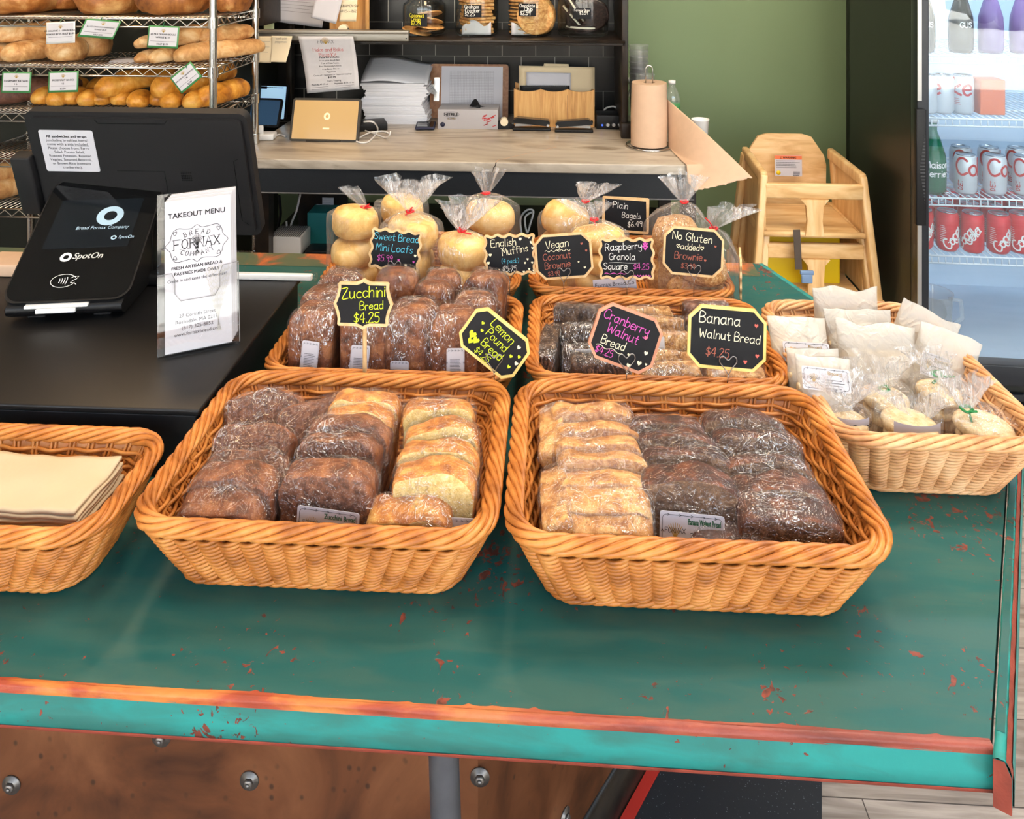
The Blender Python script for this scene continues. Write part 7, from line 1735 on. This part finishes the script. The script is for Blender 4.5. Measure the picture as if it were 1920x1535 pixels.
# ---------------------------------------------------------------- stacked high chairs
def highchair(label, loc, yaw):
    t = thing('high_chair', label, 'high chair', loc, yaw, 'stacked wooden high chairs')
    B, T_ = .224, .160
    def bar(name, a, b, w, d, m='beech', bev=.006):
        a = Vector(a); b = Vector(b); z = (b-a).normalized(); x = Vector((1, 0, 0)) if abs(z.x) < .8 else Vector((0, 0, 1)); y = z.cross(x).normalized(); x = y.cross(z)
        X = Matrix((( x.x, y.x, z.x, a.x), (x.y, y.y, z.y, a.y), (x.z, y.z, z.z, a.z), (0, 0, 0, 1)))
        return MB().box((0, 0, (b-a).length/2), (w, d, (b-a).length), b=bev, X=X).build(name, m, t)
    for e in (-1, 1):
        bar('front_leg', (e*B, -.20, 0), (e*T_, -.135, .695), .024, .042); bar('rear_leg', (e*B, .22, 0), (e*T_, .14, .69), .024, .042)
        bar('arm_rail', (e*T_, -.150, .684), (e*(T_-.005), .165, .690), .024, .042, 'beech', .008)
        bar('side_rail', (e*.198, -.18, .33), (e*.198, .18, .33), .020, .034); bar('low_side_rail', (e*.222, -.20, .10), (e*.222, .20, .10), .020, .034)
        MB().prism([(-.13, .50), (.15, .50), (.15, .67), (-.13, .67)], .012, X=TR((e*.162, 0, 0), (PI/2, 0, PI/2))).build('side_panel', 'beech', t)
    bar('front_bar', (-T_, -.150, .645), (T_, -.150, .645), .05, .022, 'beech_x'); bar('low_front_bar', (-.212, -.196, .285), (.212, -.196, .285), .048, .022, 'beech_x'); bar('low_rear_bar', (-.215, .20, .285), (.215, .20, .285), .048, .022, 'beech_x')
    bk = [(-.145, .48), (.145, .48), (.150, .64), (.142, .675), (.098, .742), (.065, .752), (-.065, .752), (-.098, .742), (-.142, .675), (-.150, .64)]
    MB().prism(bk, .014, X=TR((0, .168, 0), (PI/2-.06, 0, 0)) @ TR((0, 0, 0))).build('back_panel', 'beech_x', t)
    mb = MB(); mb.box((0, 0, .50), (.30, .29, .014), b=.004); mb.tube([(-.165, -.150, .50), (.165, -.150, .50)], .010, 10); mb.build('seat', 'beech_x', t)
    MB().prism([(-.03, .0), (.03, 0), (.024, .05), (.028, .10), (.045, .12), (-.045, .12), (-.028, .10), (-.024, .05)], .016, X=TR((0, -.15, .50), (PI/2, 0, 0))).build('crotch_post', 'beech', t)
    return t
hcx, hcy = .872, 2.80
h1 = highchair('lower wooden high chair of the stack, mostly hidden under the upper one', (hcx, hcy+.02, 0), 0)
h2 = highchair('upper wooden high chair of the stack, with a warning label on its back', (hcx-.008, hcy, .205), -.02)
wl_ = MB().prism(rrect(.098, .076, .003), .0008, X=TR((.0, .1505, .645), (PI/2-.06, 0, 0))).build('warning_label', 'white', h2)
Xw = TR((.0, .1505, .645), (PI/2-.06, 0, 0)); MB().prism(rrect(.098, .014, .001, 1, 0, .030), .0012, X=Xw).build('orange_band', 'orange', wl_)
mb = MB(); mp = flat_map(Xw @ TR((0, 0, .0014))); font_text(mb, 'WARNING', .004, .0265, .010, mp, bold=.03); ribbon(mb, [(-.030, .0265), (-.026, .034), (-.022, .0265), (-.030, .0265)], .0012, mp); lines(mb, -.044, .044, .018, .006, 5, .0012, mp, seed=2); lines(mb, .018, .042, -.022, .004, 4, .002, mp, seed=3); mb.build('print', 'ink', wl_)
MB().lathe([(.008, 0), (.008, .001), (0, .001)], 20, X=Xw @ TR((-.036, -.026, .0006))).build('yellow_seal', 'yellow', wl_)
mb = MB(); mb.box((-.035, -.172, .46), (.022, .003, .13), X=TR(rot=(0, -.05, 0))); mb.build('strap', 'grey_strap', h2)
mb = MB(); mb.box((-.030, -.178, .385), (.044, .010, .014), b=.003); mb.box((-.030, -.178, .365), (.036, .010, .03), b=.004); mb.build('buckle', 'blue_buckle', h2)
tag(MB().box((0, 0, .10), (.26, .20, .20), b=.01).build('yellow_crate', 'yellow', None, (hcx-.02, hcy+.04, .475)), 'yellow plastic crate wedged between the stacked high chairs', 'crate')
# ---------------------------------------------------------------- glass door fridge
FA = -math.radians(2.6)
fp0 = aty(1707, 400, 2.455)
fr = thing('glass_door_fridge', 'tall black drinks fridge with a glass door and pull handle', 'fridge', (fp0.x, fp0.y, 0), FA)
FW, FD, FH = .78, .60, 1.98                                # local: x right along the front, y back
wt = .045
mb = MB()
mb.box((wt/2, FD/2, FH/2+.05), (wt, FD, FH-.1)); mb.box((FW-wt/2, FD/2, FH/2+.05), (wt, FD, FH-.1)); mb.box((FW/2, FD-.02, FH/2+.05), (FW, .04, FH-.1)); mb.box((FW/2, FD/2, FH-.03), (FW, FD, .06)); mb.box((FW/2, FD/2, .25), (FW, FD, .30))
mb.build('cabinet', 'fridge_side', fr)
mb = MB(); mb.box((FW/2, FD-.045, 1.15), (FW-.09, .01, 1.5)); mb.box((wt+.004, FD/2, 1.15), (.008, FD-.06, 1.5)); mb.box((FW-wt-.004, FD/2, 1.15), (.008, FD-.06, 1.5)); mb.box((FW/2, FD/2, .404), (FW-.09, FD-.04, .008)); mb.build('liner', 'fridge_in', fr)
dz0, dz1 = .36, 1.96
mb = MB(); fwd = .034; th_ = .05
for x in (fwd/2, FW-fwd/2): mb.box((x, -th_/2, (dz0+dz1)/2), (fwd, th_, dz1-dz0), b=.003)
mb.box((FW/2, -th_/2, dz0+.03), (FW, th_, .06), b=.003); mb.box((FW/2, -th_/2, dz1-.03), (FW, th_, .06), b=.003); mb.build('door_frame', 'door_black', fr)
mb = MB(); mb.box((.006, -th_-.001, (1.20+dz1)/2), (.012, .004, dz1-1.20)); mb.box((.006, -th_-.001, (dz0+.83)/2), (.012, .004, .83-dz0)); mb.build('frame_trim', 'steel', fr)
mb = MB(); mb.box((FW/2, -th_+.006, (dz0+dz1)/2), (FW-2*fwd+.004, .005, dz1-dz0-.116)); mb.build('door_glass', 'door_glass', fr)
mb = MB(); mb.box((.004, -th_-.010, 1.005), (.030, .022, .345), b=.004); mb.build('handle', 'black_plastic', fr)
mb = MB()
for i in range(9):
    for j in range(-i, i+1): mb.box((.004+.0016*(9-i)*0+.012-.0022*(9-i)*.0-.0, -th_-.0215, 1.005), (.0, .0, .0)) if False else None
for k in range(22):
    w_ = .016*(1-abs(k-10.5)/11); mb.box((.014-w_/2, -th_-.0215, .90+k*.0100), (max(w_, .001), .002, .004))
mb.build('handle_grip', 'dark_grey', fr)
mb = MB()
for k in range(7): mb.box((FW/2, -.012, .13+k*.03), (FW-.04, .012, .018))
mb.build('grille', 'door_black', fr)
for x in (.06, FW-.06):
    for y in (.06, FD-.06): MB().cyl((x, y, 0), (x, y, .10), .022, 14).build('foot', 'black_plastic', fr)
FSH = [.703, .882, 1.128, 1.322]
def fshelf():
    mb = MB(); W, Dp = FW-.12, FD-.12
    for z in (0, -.022): mb.tube([(0, 0, z), (W, 0, z)], .0028, 6)
    mb.tube([(0, Dp, 0), (W, Dp, 0)], .0028, 6)
    for k in range(33): mb.tube([(W*k/32, Dp, .0), (W*k/32, 0, .0), (W*k/32, -.001, -.022)], .0018, 4)
    for y in (.15, .32): mb.tube([(0, y, -.003), (W, y, -.003)], .0026, 5)
    return mb.mesh('fridge shelf', ['white_wire'])
fsm = fshelf()
for z in FSH: obj('wire_shelf', fsm, fr, (.06, .045, z))
FM = Matrix.Translation(fr.location) @ Matrix.Rotation(FA, 4, 'Z')
dl = bpy.data.lights.new('fridge_lamp_light', 'AREA'); dl.energy = 13; dl.color = (.8, .9, 1); dl.shape = 'RECTANGLE'; dl.size = .6; dl.size_y = .08
lo = bpy.data.objects.new('fridge_lamp_light', dl); COL.objects.link(lo); lo.location = FM @ Vector((FW/2, .08, FH-.08)); lo.rotation_euler = (LN(-25), 0, FA)
# cans
CR, CH_ = .033, .122
def can_parts(kind):
    body = MB().lathe([(0, .003), (.024, .003), (.0255, 0), (.028, .004), (CR, .012), (CR, CH_-.016), (.030, CH_-.007), (.0275, CH_-.003)], 30)
    lid = MB().lathe([(.0275, CH_-.003), (.0285, CH_), (.0265, CH_), (.0255, CH_-.004), (0, CH_-.004)], 30); lid.box((0, -.006, CH_-.0028), (.010, .018, .0012))
    wr = lambda a0: (lambda x, y, l: Vector(((CR+.0003+l)*math.sin(a0+x/CR), -(CR+.0003+l)*math.cos(a0+x/CR), y)))
    mk = MB()
    if kind == 'red':
        mp = wr(0); V = lambda x, y, l: mp(y, .055-x if False else .058+x, l)
        # flowing white script set on a slant, with ribbon swash
        rot = 1.15
        stroke_text(mk, 'Coca', -.006, .034, .030, .0042, lambda x, y, l: mp(x, y, l), rot=.95, slant=.25, align='c', gap=.6)
        stroke_text(mk, 'Cola', .018, .048, .030, .0042, lambda x, y, l: mp(x, y, l), rot=.95, slant=.25, align='c', gap=.6)
        ribbon(mk, smooth_line([(-.028, .03), (-.010, .045), (.006, .040), (.026, .085)], 6), .0022, mp)
        lines(mk, -.052, -.034, .080, .006, 9, .0016, mp, seed=2)
    else:
        mp = wr(0); stroke_text(mk, 'Coke', .020, .062, .052, .0070, mp, gap=1.2); stroke_text(mk, 'DIET', -.022, .030, .012, .0022, mp, rot=PI/2); lines(mk, .03, .05, .05, .006, 4, .0016, mp, seed=2)
    return body.mesh('can', ['can_red' if kind == 'red' else 'can_silver']), lid.mesh('lid', ['can_lid']), mk.mesh('print', ['white_plastic' if kind == 'red' else 'red_ink'])
def can(kind, label, x, y, z, rz, grp, parts):
    t = thing('drink_can', label, 'can', FM @ Vector((x, y, z+.0035)), FA+rz, grp)
    obj('can_body', parts[0], t); obj('lid', parts[1], t); obj('print', parts[2], t)
cr = can_parts('red'); cs = can_parts('silver')
rows = ['front', 'second', 'third', 'rear']
for j in range(4):
    for i in range(7):
        x = .075+i*.0735+(.028 if j % 2 else 0)+.006*math.sin(i*3+j); y = .095+j*.082+.008*math.cos(i*5+j*2)
        can('red', 'red cola can, %s from the fridge handle in the %s row of the low shelf' % (ORD[i], rows[j]), x, y, FSH[0], .7*math.sin(i*2.3+j*1.7), 'red cola cans on the low fridge shelf', cr)
for j in range(2):
    for i in range(5):
        can('silver', 'silver diet cola can, %s from the green bottles, %s row on the middle fridge shelf' % (ORD[i], rows[j]), .205+i*.088+(.03 if j else 0), .10+j*.10, FSH[1], .25*math.sin(i*2+j), 'silver cans on the middle fridge shelf', cs)
def bottle(label, x, y, z, m, r, h, capm, text=None, grp=None):
    t = thing('drink_bottle', label, 'bottle', FM @ Vector((x, y, z+.0035)), FA, grp)
    MB().lathe([(0, .004), (r*.8, .004), (r*.92, 0), (r, .012), (r*1.02, h*.30), (r*.96, h*.5), (r*.62, h*.70), (r*.36, h*.82), (r*.34, h*.95)], 32).build('glass_body', m, t)
    MB().lathe([(r*.40, h*.94), (r*.40, h), (0, h*1.003)], 20).build('cap', capm, t)
    if text:
        mb = MB(); mp = lambda a, b, l: Vector(((r*1.03+l)*math.sin(a/r), -(r*1.03+l)*math.cos(a/r), b))
        for k, s_ in enumerate(text): stroke_text(mb, s_, 0, h*(.36-.12*k), .020 if len(s_) > 4 else .016, .0028, mp)
        mb.build('print', 'white_plastic', t)
bottle('green glass bottle with white lettering on the middle fridge shelf, right one', .105, .10, FSH[1], 'bottle_green', .040, .235, 'white_plastic', ('Maison', 'Perrier'), 'green bottles in the fridge')
bottle('green glass bottle on the middle fridge shelf, beside the door frame', .070, .19, FSH[1], 'bottle_green', .040, .235, 'white_plastic', ('Maison', 'Perrier'), 'green bottles in the fridge')
for i, (x, m, c_, lb) in enumerate(((.075, 'can_silver', 'white_plastic', 'first'), (.125, 'can_silver', 'can_lid', 'second'), (.185, 'steel', 'can_lid', 'third'))):
    can('silver', 'tall silver can on the third fridge shelf, %s from the door frame' % lb, x+.02, .12, FSH[2], 2.2+i, 'silver cans on the third fridge shelf', cs)
t = thing('drink_carton', 'orange carton on the third fridge shelf beside silver cans', 'carton', FM @ Vector((.285, .13, FSH[2]+.0035)), FA); MB().box((0, 0, .055), (.075, .07, .11), b=.003).build('carton_body', 'orange', t)
M['bottle_dark'] = mat('dark tea bottle', (60, 56, 50), .15); M['bottle_yellow'] = mat('yellow bottle', (206, 196, 40), .2); M['bottle_purple'] = mat('pale purple bottle', (120, 96, 140), .2)
for i, (x, m, txt, lb) in enumerate(((.085, 'bottle_dark', ('GUS',), 'dark drink bottle with round white print on the top visible fridge shelf'), (.20, 'bottle_dark', ('GUS',), 'dark soda bottle with white letters, second on the top visible fridge shelf'), (.29, 'bottle_purple', None, 'pale purple drink bottle on the top visible fridge shelf'), (.385, 'bottle_purple', None, 'pale purple drink bottle at the far side of the top visible shelf'), (.48, 'bottle_yellow', None, 'yellow drink bottle far from the door frame on the top visible shelf'))):
    bottle(lb, x, .12, FSH[3], m, .036, .225, 'can_lid', txt, 'bottles on the top visible fridge shelf')
pj = thing('glass_pitcher', 'clear pitcher with a handle on the fridge floor', 'pitcher', FM @ Vector((.115, .12, .409)), FA)
MB().lathe([(0, .004), (.045, .004), (.047, 0), (.055, .10), (.058, .15), (.060, .152), (.055, .15), (.050, .02), (0, .010)], 32).build('body', 'clear_cup', pj); MB().tube([(.05, -.0, .13), (.085, 0, .125), (.09, 0, .07), (.052, 0, .04)], .007, 8).build('handle', 'clear_cup', pj)
